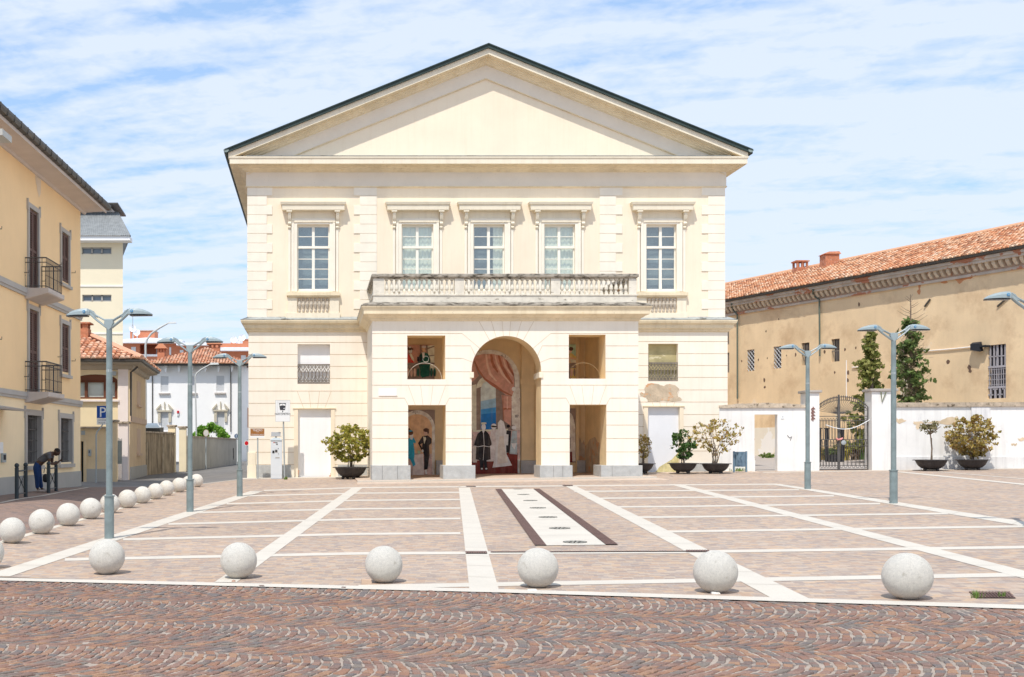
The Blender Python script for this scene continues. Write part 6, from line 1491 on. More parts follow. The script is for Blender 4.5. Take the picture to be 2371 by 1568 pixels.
# ================================================================ RIGHT: WHITE WALL, GATE, OCHRE BUILDING
RW = Wall((16.6, 46.62), (11.1, -1.22))
WT = thing('boundary_wall', 'white boundary wall with a doorway between the theatre and the iron gate', 'wall', RW.pt(3, 0, .95))
s_a = RW.px(1683, 1000)[0]; s_b, zt = RW.px(1747, 960); s_c = RW.px(1800, 960)[0]; s_d = RW.px(1868, 960)[0]; ztop = RW.px(1720, 944)[1]
def wseg(m, s0, s1, z0, z1, d0=-.35, d1=0, mi=0):
    m.xf = RW.xf; n = max(1, int((s1-s0)/2))
    for i in range(n): m.box(s0+(s1-s0)*i/n, s0+(s1-s0)*(i+1)/n, d0, d1, z0, z1, mi)
    m.xf = None
m = M(); wseg(m, s_a-.3, s_b, .6, ztop); wseg(m, s_c, s_d, .6, ztop); wseg(m, s_b, s_c, zt, ztop); m.build('wall', WALLW, WT)
m = M(); m.xf = RW.xf; n = 30; rr = random.Random(4); pts = []
for i in range(n+1):
    s_ = s_a-.3+(s_d-s_a+.3)*i/n; b = ztop+.10+.08*math.sin(math.pi*i/n)+rr.uniform(-.015, .015); pts.append((s_, b))
for (a_, b_), (c_, d_) in zip(pts, pts[1:]):
    m.hexa([(a_,-.42,ztop-.01),(c_,-.42,ztop-.01),(c_,.07,ztop-.01),(a_,.07,ztop-.01),(a_,-.3,b_),(c_,-.3,d_),(c_,.03,d_),(a_,.03,b_)])
m.build('coping', COPE, WT)
m = M(); q = RW.rect(1808, 960, 1813, 970); m.xf = RW.xf; m.box(q[0], q[1]+.05, 0, .02, q[2], q[3]); m.xf = None; text_mesh(m, '5', .09, RW.pt(q[0]+.07, .022, q[2]+.05), RW.U, (0, 0, 1), 1); m.build('number_plate', [SIGNW, IRON], WT)
m = M(); q = RW.rect(1728.5, 1066, 1747, 1094); m.xf = RW.xf; m.box(q[0], q[1], 0, .10, .7, q[3]); m.build('skirting', WALLW, WT)
m = M(); m.xf = RW.xf; q = RW.rect(1823, 1008, 1833, 1020); m.tube([(q[0], .01, q[3]), (q[0]+.08, .01, q[2]+.1), (q[1], .01, q[3]-.05), (q[1]-.05, .01, q[2])], .012, 4); m.build('graffiti', IRON, WT)
def pier(x0, x1, yt, lab, zx=0):
    a_, z1 = RW.px(x0, yt); b_ = RW.px(x1, yt)[0]; t = thing('gate_pier', lab, 'gate pier', RW.pt((a_+b_)/2, 0, 1.0)); m = M(); m.xf = RW.xf; m.box(a_, b_, -.75, .06, .6, z1-.1); m.build('shaft', WALLW, t, bevel=.015)
    m = M(); m.xf = RW.xf; m.box(a_-.08, b_+.08, -.83, .14, z1-.1, z1); m.build('cap', pm('pier cap', (.42,.38,.34), var=.15), t, bevel=.015); return a_, b_, t
p1a, p1b, pt1 = pier(1866.5, 1896.5, 904, 'white gate pier left of the iron gate, behind a lamp post')
p2a, p2b, pt2 = pier(2017.5, 2072, 900.5, 'broad white gate pier right of the iron gate, with a rusty bracket')
m = M(); m.xf = RW.xf; s_, z_ = RW.px(1883, 945, .08)
for k in range(4): m.tube([(s_+.07*math.cos(a_), .08, z_-.05-k*.13+.05*math.sin(a_)) for a_ in [j*math.pi/4 for j in range(7)]], .016, 4)
m.tube([(s_, .08, z_+.05), (s_, .08, z_-.5)], .02, 4); m.build('scroll_ornament', pm('rusty scroll', (.25,.12,.10)), pt1)
m = M(); m.xf = RW.xf; s_, z_ = RW.px(2045, 908, .1); m.tube([(s_-.08, .1, z_), (s_-.05, .1, z_-.4), (s_+.1, .12, z_)], .022, 4); m.build('bracket', pm('mossy bracket', (.15,.17,.08)), pt2)
wt2 = thing('boundary_wall', 'long white boundary wall with peeling patches and mossy coping, right of the gate', 'wall', RW.pt(18, 0, 1.1))
zt2 = RW.px(2200, 942)[1]; m = M(); wseg(m, p2b, 20, .6, zt2); m.build('wall', WALLW, wt2)
m = M(); wseg(m, p2b, 20, zt2, zt2+.17, -.42, .08); m.build('coping', COPE, wt2)
m = M(); wseg(m, p2b, 20, .6, RW.px(2200, 1058)[1], 0, .03); m.build('skirting', pm('dirty skirting', (.72,.71,.69), var=.1, streak=.6, streakcol=(.42,.41,.40)), wt2)
m = M(); m.xf = RW.xf; q = RW.rect(2248, 932, 2292, 1058); m.box(q[0], q[1], 0, .05, q[2], zt2); m.build('buttress', pm('stained buttress', (.78,.77,.76), streak=.9, streakcol=(.32,.31,.33)), wt2)
BSAND = pm('bare sandy plaster', (.68,.54,.37), var=.15, vscale=3)
c5 = lambda x, y: RW.px(1982+x/4.0305, 722.4+y/4.0305)
for pg in ([(365,990),(400,1000),(430,998),(465,1020),(410,1045),(385,1030),(365,1020)], [(530,1015),(560,1025),(600,1020),(640,1030),(600,1050),(590,1095),(560,1100),(558,1060),(535,1045)],
           [(640,1030),(780,1015),(850,985),(900,985),(950,975),(945,1030),(850,1055),(740,1040)], [(1185,878),(1255,885),(1235,900),(1195,900)], [(1510,1180),(1570,1175),(1580,1195),(1520,1205)], [(1450,1230),(1505,1230),(1490,1245),(1455,1245)]):
    m = M(); m.xf = RW.xf; patch(m, RW, [c5(*p) for p in pg], .008, 0); m.build('bare_patch', BSAND, wt2)
# gate
gt = thing('iron_gate', 'wrought iron double gate with a fan shaped top between the white piers', 'gate', RW.pt((p1b+p2a)/2, 0, 1.02))
def gz(y): return RW.px(1942, y, -.3)[1]
c_g = RW.px(1942, 966, -.3)[0]; zb_g = gz(1088.5); dg_ = -.3
L_, Rr = p1b, p2a
arcz = lambda s_: gz(966)+(gz(919)-gz(966))*math.sqrt(max(0, 1-((s_-(L_+Rr)/2)/((Rr-L_)/2*1.12))**2))
for (a_, b_) in ((L_+.03, c_g-.03), (c_g+.03, Rr-.03)):
    m = M(); m.xf = RW.xf
    for y in (964, 974.4, 1018, 1033, 1077.6): m.tube([(a_, dg_, gz(y)), (b_, dg_, gz(y))], .014, 4)
    m.tube([(a_, dg_, zb_g+.03), (b_, dg_, zb_g+.03)], .02, 4); m.tube([(a_, dg_, zb_g), (a_, dg_, arcz(a_))], .022, 4); m.tube([(b_, dg_, zb_g), (b_, dg_, arcz(b_))], .022, 4)
    n = 14; m.tube([(a_+(b_-a_)*i/n, dg_, arcz(a_+(b_-a_)*i/n)) for i in range(n+1)], .016, 4); m.tube([(a_+(b_-a_)*i/n, dg_, arcz(a_+(b_-a_)*i/n)-.13) for i in range(n+1)], .012, 4)
    for i in range(1, n): x = a_+(b_-a_)*i/n; m.tube([(x, dg_, arcz(x)-.13), (x, dg_, arcz(x)+.05)], .014, 4)
    for i in range(13):
        x = a_+(b_-a_)*i/12; m.tube([(c_g+(x-c_g)*.13, dg_, gz(964)+.10), (x, dg_, arcz(x)-.13)], .008, 4)
    k = 7; w_ = (b_-a_)/k
    for i in range(k):
        x = a_+w_*(i+.5); zc = gz(974)-.02
        m.tube([(x-w_*.42, dg_, gz(1018)), (x-w_*.32, dg_, zc-.3)]+[(x-w_*.32*math.cos(t_), dg_, zc+.11*math.sin(t_)) for t_ in [j*math.pi/6 for j in range(7)]]+[(x+w_*.32, dg_, zc-.3), (x+w_*.42, dg_, gz(1018))], .010, 4)
        m.tube([(x-w_*.1, dg_, gz(1018)), (x-w_*.4, dg_, gz(1072))]+[(x+w_*.4*-math.cos(t_), dg_, gz(1077)-.11*math.sin(t_)) for t_ in [j*math.pi/6 for j in range(7)]]+[(x+w_*.1, dg_, gz(1018))], .010, 4)
        m.tube([(x+w_*.28*math.cos(t_), dg_, gz(1026)+.09*math.sin(t_)) for t_ in [j*math.pi/4 for j in range(9)]], .009, 4)
    m.build('leaf', IRON, gt)
m = M(); m.xf = RW.xf; m.box(c_g-.03, c_g+.03, dg_-.03, dg_+.03, zb_g, gz(914)); m.build('centre_post', IRON, gt)
m = M(); m.xf = RW.xf; m.sphere((c_g+.17, dg_+.05, gz(1025)), .10, 10, sy=.2); m.build('lock_plate', GALV, gt)
m = M(); m.xf = RW.xf; z_ = gz(1017); m.tube([(c_g-.12, .0-.24, z_+.03), (c_g-.04, -.22, z_-.02), (c_g+.06, -.22, z_), (c_g+.13, -.24, z_+.04)], .035, 6); tag(m.build('tape', RED2), 'red and white tape tied round the middle of the iron gate', 'tape')
m = M(); m.xf = RW.xf; a_, b_ = RW.px(2017, 970, -.2), RW.px(1912, 984, -.2); n = 12; m.tube([(a_[0]+(b_[0]-a_[0])*i/n, -.2, a_[1]+(b_[1]-a_[1])*i/n-.28*math.sin(math.pi*i/n)) for i in range(n+1)], .016, 5); tag(m.build('cable', SIGNW), 'white cable drooping across the iron gate to the right pier', 'cable')
# ---- ochre building
OC = Wall((26.5, 68), (.34, -1))
SA_, SB_ = -24, 24
ON = thing('ochre_building', 'long ochre building with barred windows, brick dentils and old orange tiled roof', 'building', OC.pt(4, 0, 1.4))
d3 = lambda x, y: (1667.1+x/3.368, 509.4+y/3.368)
def o3(x0, y0, x1, y1): a_, b_ = d3(x0, y0), d3(x1, y1); return OC.rect(a_[0], a_[1], b_[0], b_[1])
wins = [('lattice', o3(210,1012,268,1178)), ('lattice', o3(416,987,478,1158)), ('dark', o3(635,958,697,1133)), ('dark', o3(868,928,932,1105)), ('white', o3(1118,898,1186,1048)), ('block', o3(1400,1080,1470,1400)), ('big', o3(2085,972,2230,1392)), ('dark', o3(50,852,71,972)), ('dark', o3(52,1035,72,1190))]
low = [('block', OC.rect(1932.6, 942.5, 1946, 990)), ('dark', OC.rect(1802, 968, 1813, 1012))]
ZE = 10.9; ZC = 10.0
m = M(); m.xf = OC.xf; wall_grid(m, SA_, SB_, .6, ZC+.1, [(*h, .25) for k, h in wins+low]); m.build('wall', OCHRE, ON)
m = M(); m.xf = OC.xf
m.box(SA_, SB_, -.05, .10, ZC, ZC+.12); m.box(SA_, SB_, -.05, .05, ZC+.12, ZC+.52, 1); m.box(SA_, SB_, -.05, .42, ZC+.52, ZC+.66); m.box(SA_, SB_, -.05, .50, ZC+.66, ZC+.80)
n = int((SB_-SA_)/.36)
for k in range(n):
    x = SA_+k*.36
    if 5 < x-(-24) < 70: m.prism([(.05, ZC+.2), (.12, ZC+.22), (.28, ZC+.40), (.30, ZC+.52), (.05, ZC+.52)], 0, x, x+.17, 2)
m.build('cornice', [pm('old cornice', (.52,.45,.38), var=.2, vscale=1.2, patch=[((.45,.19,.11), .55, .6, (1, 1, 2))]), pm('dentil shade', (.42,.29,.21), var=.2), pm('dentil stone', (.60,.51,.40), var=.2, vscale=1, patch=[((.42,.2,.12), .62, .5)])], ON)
m = M(); m.xf = OC.xf; m.prism([(.52, ZC+.82), (.62, ZC+.82), (.66, ZC+.92), (.52, ZC+.94)], 0, SA_, SB_); m.build('gutter', GUTTER, ON)
m = M(); e = OC.pt(SB_, .62, ZE+.0); ux = -OC.U; sd = -OC.N; rise = 2.2; run = 6.1
tiles(m, e, ux, sd*run+Vector((0, 0, rise)), SB_-SA_, math.hypot(run, rise), dw=.215, dl=.36, seed=21, r=.095)
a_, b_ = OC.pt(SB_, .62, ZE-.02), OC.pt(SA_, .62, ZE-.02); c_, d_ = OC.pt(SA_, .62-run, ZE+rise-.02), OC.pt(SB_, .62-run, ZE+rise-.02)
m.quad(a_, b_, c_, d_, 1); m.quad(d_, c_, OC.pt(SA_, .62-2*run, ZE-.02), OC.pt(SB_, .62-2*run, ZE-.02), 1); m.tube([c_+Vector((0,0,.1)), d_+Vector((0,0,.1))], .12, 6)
rf = m.build('roof', [TERRA2, TILEBASE], ON, fix=False)
for (X_, Y_, w_, zb_, zt_, open_) in ((29.85, 72.0, .70, 11.2, 13.55, True), (30.4, 69.2, .82, 11.2, 13.62, False)):
    m = M()
    if open_:
        m.box(X_, X_+w_, Y_, Y_+w_, zb_, zt_-.42)
        for i in (0, .42, .84): 
            for j in (0, .84): m.box(X_+w_*i, X_+w_*(i+.16), Y_+w_*j, Y_+w_*(j+.16), zt_-.42, zt_-.08)
        m.box(X_-.06, X_+w_+.06, Y_-.06, Y_+w_+.06, zt_-.08, zt_)
    else:
        m.box(X_, X_+w_, Y_, Y_+w_, zb_, zt_-.14); m.hexa([(X_-.08,Y_-.08,zt_-.14),(X_+w_+.08,Y_-.08,zt_-.14),(X_+w_+.08,Y_+w_+.08,zt_-.14),(X_-.08,Y_+w_+.08,zt_-.14),(X_+.2,Y_,zt_),(X_+w_,Y_,zt_+.02),(X_+w_,Y_+w_,zt_+.02),(X_+.2,Y_+w_,zt_)])
    m.build('chimney', BRICK, rf)
for kind, h in wins+low:
    a_, b_, z0, z1 = h; m = M(); m.xf = OC.xf; m.box(a_-.02, b_+.02, -.30, -.25, z0-.02, z1+.02); p = m.build('window', pm('barred pane', (.05,.05,.065), var=.5, vscale=2, rough=.3), ON)
    m = M(); m.xf = OC.xf; w_ = b_-a_
    if kind == 'lattice':
        for k in range(5):
            x = a_+w_*(k+.5)/5; m.tube([(x+(w_*.09)*(1 if j % 2 else -1)*(1 if k % 2 else -1), -.05, z0+(z1-z0)*j/10) for j in range(11)], .022, 4)
    elif kind == 'block':
        for k in range(3): m.box(a_+w_*(k+.1)/3-.0, a_+w_*(k+.1)/3+.06, -.08, -.04, z0, z1)
        for k in range(int((z1-z0)/.3)): 
            for j in range(3): m.box(a_+w_*j/3, a_+w_*(j+1)/3, -.08, -.04, z0+.3*k+.15*(j % 2), z0+.3*k+.15*(j % 2)+.05)
    elif kind == 'big':
        zm = z0+(z1-z0)*.59; zl = z0+(z1-z0)*.21
        for zz in (zm, zl): m.box(a_, b_, -.12, -.04, zz-.05, zz+.05)
        for k in range(5): x = a_+w_*(k+.5)/5; m.box(x-.03, x+.03, -.10, -.06, zm, z1)
        m.box(a_+w_*.36, a_+w_*.44, -.2, -.12, zl, z1); m.box(a_, b_, -.1, -.06, zm+(z1-zm)*.45, zm+(z1-zm)*.45+.05)
        for k in range(8): x = a_+w_*(k+.5)/8; m.box(x-.014, x+.014, -.09, -.06, zl, zm)
        for k in range(4): z = zl+(zm-zl)*(k+.5)/4; m.box(a_, b_, -.092, -.058, z-.012, z+.012)
        for k in range(4): x = a_+w_*(k+.5)/4; m.box(x-.04, x+.04, -.10, -.05, z0, zl)
        for k in range(4): m.box(a_+w_*k/4, a_+w_*(k+1)/4, -.1, -.05, z0+.15+.25*(k % 2), z0+.21+.25*(k % 2))
    else:
        for k in range(5): x = a_+w_*(k+.5)/5; m.tube([(x, -.06, z0), (x, -.06, z1)], .016, 4)
        m.box(a_, b_, -.08, -.04, z0+(z1-z0)*.45, z0+(z1-z0)*.45+.05)
    m.build('grille', {'lattice': pm('pale lattice', (.62,.63,.64)), 'block': pm('cream lattice', (.72,.66,.52)), 'white': pm('white bars', (.66,.68,.66)), 'big': pm('grey bars', (.38,.36,.38))}.get(kind, CASTIR), p)
for pts in ([(90,652),(95,690),(135,740),(136,1395)], [(725,545),(727,590),(775,622),(778,1062)]):
    m = M(); w_ = []
    for i, (x, y) in enumerate(pts): s_, z_ = OC.px(*d3(x, y), .5 if i == 0 else .12); w_.append(OC.pt(s_, .5 if i == 0 else .12, z_))
    m.tube(w_, .055, 6); m.build('downpipe', pm('dark pipe', (.13,.15,.12)), ON)
def conduit(pts, r=.03, mat=None):
    m = M(); m.tube([OC.pt(OC.px(*d3(x, y), .05)[0], .05, OC.px(*d3(x, y), .05)[1]) for x, y in pts], r, 5); m.build('conduit', mat or pm('white conduit', (.82,.78,.74)), ON)
conduit([(1550,1027),(1790,1008),(1965,990)]); conduit([(986,1095),(986,1385)]); conduit([(1030,1150),(1112,1146)]); conduit([(1595,675),(1638,618)], .045, GUTTER); conduit([(2162,675),(2272,578)], .04, GUTTER)
fl_ = OC.px(*d3(1997, 990), .3); m = M(); m.xf = OC.xf; s_, z_ = fl_; m.hexa([(s_-.30,.10,z_-.08),(s_+.22,.10,z_-.2),(s_+.22,.32,z_-.24),(s_-.30,.32,z_-.14),(s_-.36,.10,z_+.24),(s_+.12,.10,z_+.24),(s_+.15,.28,z_+.15),(s_-.34,.28,z_+.15)]); m.box(s_+.2, s_+.5, 0, .3, z_-.03, z_+.05); m.build('floodlight', BLACK, ON)
BORG = pm('bare orange', (.58,.26,.12), var=.25, vscale=2)
# rusty spots and holes in the render
rr = random.Random(8); m = M(); m.xf = OC.xf
for (x, y) in ((458,775),(1086,658),(895,1190),(345,1248),(350,1305),(300,1090),(370,1078),(520,1058),(590,1052),(815,1028),(975,1010),(1060,997),(1780,1105),(1945,1150),(1950,1180),(170,1100),(1000,1190),(998,1250),(360,870)):
    s_, z_ = OC.px(*d3(x, y)); r_ = rr.uniform(.05, .13); m.poly([(s_+r_*rr.uniform(.5,1)*math.cos(a_), .006, z_+r_*rr.uniform(.5,1.3)*math.sin(a_)) for a_ in [j*math.pi/3 for j in range(6)]])
m.build('render_holes', pm('hole brown', (.16,.10,.07)), ON)
for pg in ([(1545,480),(1560,470),(1565,510),(1560,580),(1545,582),(1533,560),(1548,540)], [(1800,455),(1860,430),(1940,410),(1975,450),(1900,470),(1870,500),(1850,480)], [(1700,470),(1760,460),(1775,490),(1740,495)]):
    m = M(); m.xf = OC.xf; patch(m, OC, [OC.px(*d3(*p)) for p in pg], .006, 0); m.build('bare_patch', BORG, ON)
m = M(); m.xf = OC.xf; m.box(OC.px(1740,1000)[0], OC.px(1850,1000)[0], 0, .02, .9, 3.1); m.build('lower_plaster', pm('pale lower plaster', (.80,.74,.62), var=.06, vscale=.8, patch=[((.60,.25,.12), .66, 1.1), ((.86,.84,.8), .56, .7)]), ON)
# ================================================================ YARD BEHIND THE GATE
rr = random.Random(31)
m = M(); Y = 59; a_, b_ = P(1888, 1, Y).x, P(2030, 1, Y).x; m.box(a_, b_, Y, Y+.3, G(a_, Y)-.1, H-(1072-CY)*Y/F); tag(m.build('low_wall', pm('low kerb wall', (.62,.55,.45), var=.15)), 'low pale wall in the yard seen through the gate', 'wall')
for i, (x0, x1) in enumerate(((1912.6, 1919), (1949, 1955), (1897, 1902))):
    Y = 56.5; m = M(); a_, b_ = P(x0, 1, Y).x, P(x1, 1, Y).x; m.box(a_, b_, Y, Y+.15, G(a_, Y), H+(CY-993)*Y/F)
    m.box(a_-.03, b_+.03, Y-.03, Y+.18, H+(CY-993)*Y/F, H+(CY-991)*Y/F); tag(m.build('black_post', BLACK), 'black post in the yard seen through the gate, %s of three' % ['middle', 'rightmost', 'leftmost'][i], 'post', 'black posts in the yard')
m = M(); Y = 56.3; m.prism([(P(1916,1,Y).x, H-(1053-CY)*Y/F), (P(1950,1,Y).x, H-(1053-CY)*Y/F), (P(1948,1,Y).x, G(25, Y)), (P(1918,1,Y).x, G(25, Y))], 1, Y-.3, Y+.1); tag(m.build('trough', BLACK), 'long black planting trough standing between the yard posts', 'planter')
def weed(x, ybase, w, h, n, mat, lab, name='weed', cat='weed', size=.09, Y=None, seed=1):
    g = gp(x, ybase) if Y is None else Vector((P(x,1,Y).x, Y, G(P(x,1,Y).x, Y))); r_ = random.Random(seed); m = M()
    for k in range(n):
        a_ = r_.uniform(0, 6.28); r0 = abs(r_.gauss(0, w*.5)); hh = h*r_.uniform(.4, 1); lean = r_.uniform(0, .35)*hh
        p0 = g+Vector((r0*math.cos(a_), r0*math.sin(a_)*.7, 0)); p1 = p0+Vector((lean*math.cos(a_)*.5, lean*math.sin(a_)*.4, hh*.6)); p2 = p0+Vector((lean*math.cos(a_), lean*math.sin(a_), hh)); s_ = Vector((-math.sin(a_), math.cos(a_), 0))*size*.12
        m.add([p0-s_, p0+s_, p1+s_*.8, p1-s_*.8, p2], [(0,1,2,3),(3,2,4)])
        if h > .25: leaf_cloud(m, p1, .07, .07, .1, 4, size, r_)
    return tag(m.build(name, mat, fix=False), lab, cat)
for i, (x, h, n, mt) in enumerate(((1955, 1.3, 60, LF_Y), (1925, .9, 40, LF_I), (1975, 1.0, 50, LF_D), (2000, 1.5, 70, LF_G), (1905, .8, 40, LF_O), (1990, .8, 50, LF_O))):
    weed(x, 0, .35, h, n, mt, ['tall yellow green weeds', 'dark green weeds behind the trough', 'dry brown stalks', 'tall dark green weeds under the conifer', 'golden weeds by the left gate pier', 'low golden weeds under the conifer'][i]+' in the yard behind the gate', 'weeds', 'weeds', .16, 58+i*.3, 40+i)
weed(1780, 0, .5, .3, 60, LF_GR, 'strip of weeds along the ochre wall seen through the doorway', 'weeds', 'weeds', .1, 64, 50)
# conifers
def conifer(name, x, ytop, ybot, halfw, Y, mat, lab, seed, n=95, gaps=0, bare=None, prof=None):
    r_ = random.Random(seed); s_ = Y/F; X = P(x, 1, Y).x; g = G(X, Y); zt_, zb_ = H+(CY-ytop)*s_, H+(CY-ybot)*s_; t = thing(name, lab, 'tree', (X, Y, g))
    m = M(); m.tube([(X, Y, g), (X+.05, Y, (g+zt_)/2), (X, Y, zt_-.2)], [.14, .09, .03], 7)
    if bare:
        zb2 = H+(CY-bare)*s_; m.tube([(X, Y, zt_-.3), (X+.02, Y, (zt_+zb2)/2), (X, Y, zb2)], [.04, .03, .012], 5)
        for k in range(16): z = zt_-.1+(zb2-zt_)*k/16; a_ = r_.uniform(0, 6.28); l = .7*(1-k/20); m.tube([(X, Y, z), (X+l*.5*math.cos(a_), Y+l*.5*math.sin(a_), z+.1), (X+l*math.cos(a_), Y+l*math.sin(a_), z+.1+.35*l)], [.014, .01, .004], 4)
    br = []
    for k in range(n):
        t_ = (k+.5)/n; z = zb_+(zt_-zb_)*t_
        wd = (prof(t_) if prof else (1-t_)**.75)*halfw*s_; a_ = r_.uniform(0, 6.28); l = wd*r_.uniform(.55, 1.12)
        if r_.random() < gaps: continue
        tip = Vector((X+l*math.cos(a_), Y+l*math.sin(a_), z+.18*l)); m.tube([(X, Y, z-.1), tip], [.02, .006], 4); br.append((z, a_, l, tip))
    m.build('trunk', BARK, t); m = M()
    for z, a_, l, tip in br:
        c0 = Vector((X, Y, z-.05))
        for q in range(5):
            f_ = .35+.65*q/4; p = c0.lerp(tip, f_); leaf_cloud(m, (p.x+r_.gauss(0,.06), p.y+r_.gauss(0,.06), p.z+r_.gauss(0,.06)), .15, .15, .10, 9, .12, r_, elong=2.0)
    m.build('crown', mat, t, fix=False); return t
conifer('conifer_tree', 2016, 766, 1040, 62, 54, LF_C, 'olive green conifer with an open crown behind the gate, left of the ivy tree', 61, n=150, gaps=.3, prof=lambda t_: min(1, (1-t_)*1.25)**.85*(.8+.2*math.sin(t_*37)))
iv = lambda t_: .25+.75*max(0, 1-abs(t_-.38)/.62)**.7 if t_ > .38 else .62+.38*t_/.38
tv = conifer('ivy_tree', 2108, 744, 960, 45, 53.5, LF_I, 'dead conifer wrapped in green ivy with a bare top, against the ochre wall', 62, n=120, gaps=.38, bare=682, prof=iv)
r_ = random.Random(5); m = M()
for k in range(420):
    t_ = r_.random(); X = P(2104, 1, 53.4).x+r_.gauss(0, .25); z = 3.2+4*t_; a_ = r_.uniform(0, 6.28); l = r_.uniform(.15, .4); m.tube([(X, 53.2, z), (X+l*math.cos(a_), 53.1, z+l*math.sin(a_))], .006, 3)
m.build('dead_twigs', LF_D, tv, fix=False)
# ================================================================ POTS WITH SHRUBS
def pot(x, ybase, wpx, lab, grp='round black bowl planters', Y=None):
    g = gp(x, ybase) if Y is None else Vector((P(x,1,Y).x, Y, G(P(x,1,Y).x, Y)+(.055 if 1.5 < P(x,1,Y).x < 12.3 else .02)))
    g.z = G(g.x, g.y)+(.03 if g.y > 45 and g.x > 12.3 else .0); Rr_ = wpx/2*g.y/F; k = Rr_/.65
    t = thing('planter_bowl', lab, 'planter', g, grp)
    m = M(); pr = [(.14*k,.05*k),(.22*k,.06*k),(.36*k,.12*k),(.47*k,.22*k),(.535*k,.34*k),(.56*k,.40*k),(.65*k,.405*k),(.65*k,.43*k),(.55*k,.435*k),(.52*k,.40*k),(.50*k,.36*k)]
    m.lathe(pr, g, 28); m.build('bowl', POT, t, smooth=False)
    m = M(); m.lathe([(.02, .37*k), (.505*k, .37*k)], g, 20); m.build('soil', SOIL, t)
    for j in range(4): a_ = R(-70+j*90); m = M(); m.sphere(g+Vector((.30*k*math.cos(a_), .30*k*math.sin(a_), .055*k)), .06*k, 8); m.build('foot', POT, t, smooth=True)
    return g+Vector((0, 0, .37*k)), k
def shrub(c, hw, h, mat, lab, seed, ncl=90, leaves=8, size=.075, name='shrub', z0=.12, spread=.085, nst=9, egg=1.0, lean=0, flat=.8):
    r_ = random.Random(seed); t = thing(name, lab, 'shrub', c); m = M(); m2 = M(); c = Vector(c)
    mains = []
    for k in range(nst):
        a_ = 6.283*k/nst+r_.uniform(-.4, .4); f_ = r_.uniform(.15, .75); top = c+Vector((hw*f_*math.cos(a_)+lean, hw*flat*f_*math.sin(a_), h*r_.uniform(.5, .85)))
        b = c+Vector((r_.gauss(0,.05), r_.gauss(0,.05), -.03)); mid = b.lerp(top, .45)+Vector((-.12*hw*math.cos(a_), -.12*hw*math.sin(a_), .05*h)); pts = [b, mid, top]
        m.tube(pts, [.020, .013, .006], 5, cap=False); mains += [b.lerp(mid, .7), mid, mid.lerp(top, .35), mid.lerp(top, .7), top]
    for k in range(ncl):
        for _ in range(30):
            p = Vector((r_.uniform(-1,1), r_.uniform(-1,1), r_.uniform(-1,1)))
            if .35 < p.length < 1 and r_.random() < p.length**1.5: break
        zz = z0*h+(p.z*.5+.5)*h*(1-z0); wz = 1-.25*egg*max(0, -p.z)
        rag = r_.uniform(.82, 1.16)
        q = c+Vector((p.x*hw*rag*wz+lean, p.y*hw*flat*rag*wz, zz*(1 if rag < 1.05 else 1.04)))
        near = min(mains, key=lambda u: (u-q).length+.6*max(0, u.z-q.z)); mid = near.lerp(q, .5)+Vector((0, 0, -.03)); m.tube([near, mid, q], [.006, .004, .0025], 3, cap=False)
        for f_ in (1.0, .72): e = near.lerp(q, f_); leaf_cloud(m2, e, spread, spread, spread*.8, max(1, int(leaves*r_.uniform(.4, 1.4)*(1 if f_ == 1 else .5))), size, r_)
    m.build('branches', BARK, t, fix=False); m2.build('leaves', mat, t, fix=False)
pc, k = pot(812, 1109.5, 84, 'round black bowl planter with a yellow green shrub left of the portico'); shrub(pc, .98, 1.66, LF_Y, 'dense yellow green shrub growing in the bowl left of the portico', 71, ncl=230, leaves=9, size=.085)
pc, k = pot(1482, 1, 71, 'round black bowl planter half hidden behind the right corner of the portico', Y=45.3); shrub(pc+Vector((.16,0,0)), .30, 1.25, LF_O, 'small brownish shrub half hidden behind the right corner of the portico', 72, ncl=60, leaves=6, size=.06, nst=5)
pc, k = pot(1581.5, 1, 71, 'round black bowl planter in front of the pale blue blocked door', Y=45.1); shrub(pc+Vector((.0,0,0)), .52, 1.32, LF_G, 'loose dark green climber shrub in the bowl before the pale blue door', 73, ncl=62, leaves=7, size=.10, nst=6)
pc, k = pot(1657, 1, 71, 'round black bowl planter at the right corner of the theatre', Y=45.0); shrub(pc, 1.02, 1.80, LF_O, 'wide sparse golden shrub in the bowl at the right corner of the theatre', 74, ncl=120, leaves=5, size=.075, z0=.22, nst=10)
pc, k = pot(2156, 1090.6, 78, 'round black bowl planter with a small clipped tree by the white wall')
t = thing('standard_tree', 'thin standard tree with a sparse flat crown in the left bowl by the wall', 'small tree', pc); m = M(); m.tube([pc, pc+Vector((.03,0,.5)), pc+Vector((-.03,0,1.05)), pc+Vector((.0,0,1.3))], [.03,.028,.02,.015], 6); m.tube([pc+Vector((.05,0,0)), pc+Vector((.02,0,.9))], .012, 4)
r_ = random.Random(3)
for j in range(14): a_ = r_.uniform(0, 6.28); m.tube([pc+Vector((0,0,1.05)), pc+Vector((.38*math.cos(a_), .3*math.sin(a_), 1.25+r_.uniform(-.1,.3)))], [.01,.004], 4)
m.build('trunk', BARK, t); m = M()
for j in range(26): leaf_cloud(m, pc+Vector((r_.gauss(0,.22), r_.gauss(0,.15), 1.33+r_.gauss(0,.11))), .13, .1, .07, 14, .055, r_, elong=2.2)
m.build('crown', leafmat('dull leaves', [(.16,.15,.06),(.22,.19,.09),(.28,.24,.13)]), t, fix=False)
pc, k = pot(2251.5, 1088.6, 73.5, 'round black bowl planter with a golden shrub by the stained white wall'); shrub(pc, .98, 1.78, LF_O, 'bushy golden shrub in the right bowl by the stained white wall', 76, ncl=240, leaves=8, size=.08, z0=.04)
weed(2301, 1085, .12, .55, 40, LF_GR, 'tall green weed growing at the foot of the white wall right of the planters', size=.12, seed=77)
weed(1712, 1092, .4, .18, 160, LF_GR, 'tuft of grass under the litter bin', 'grass', 'grass', seed=78, size=.16)
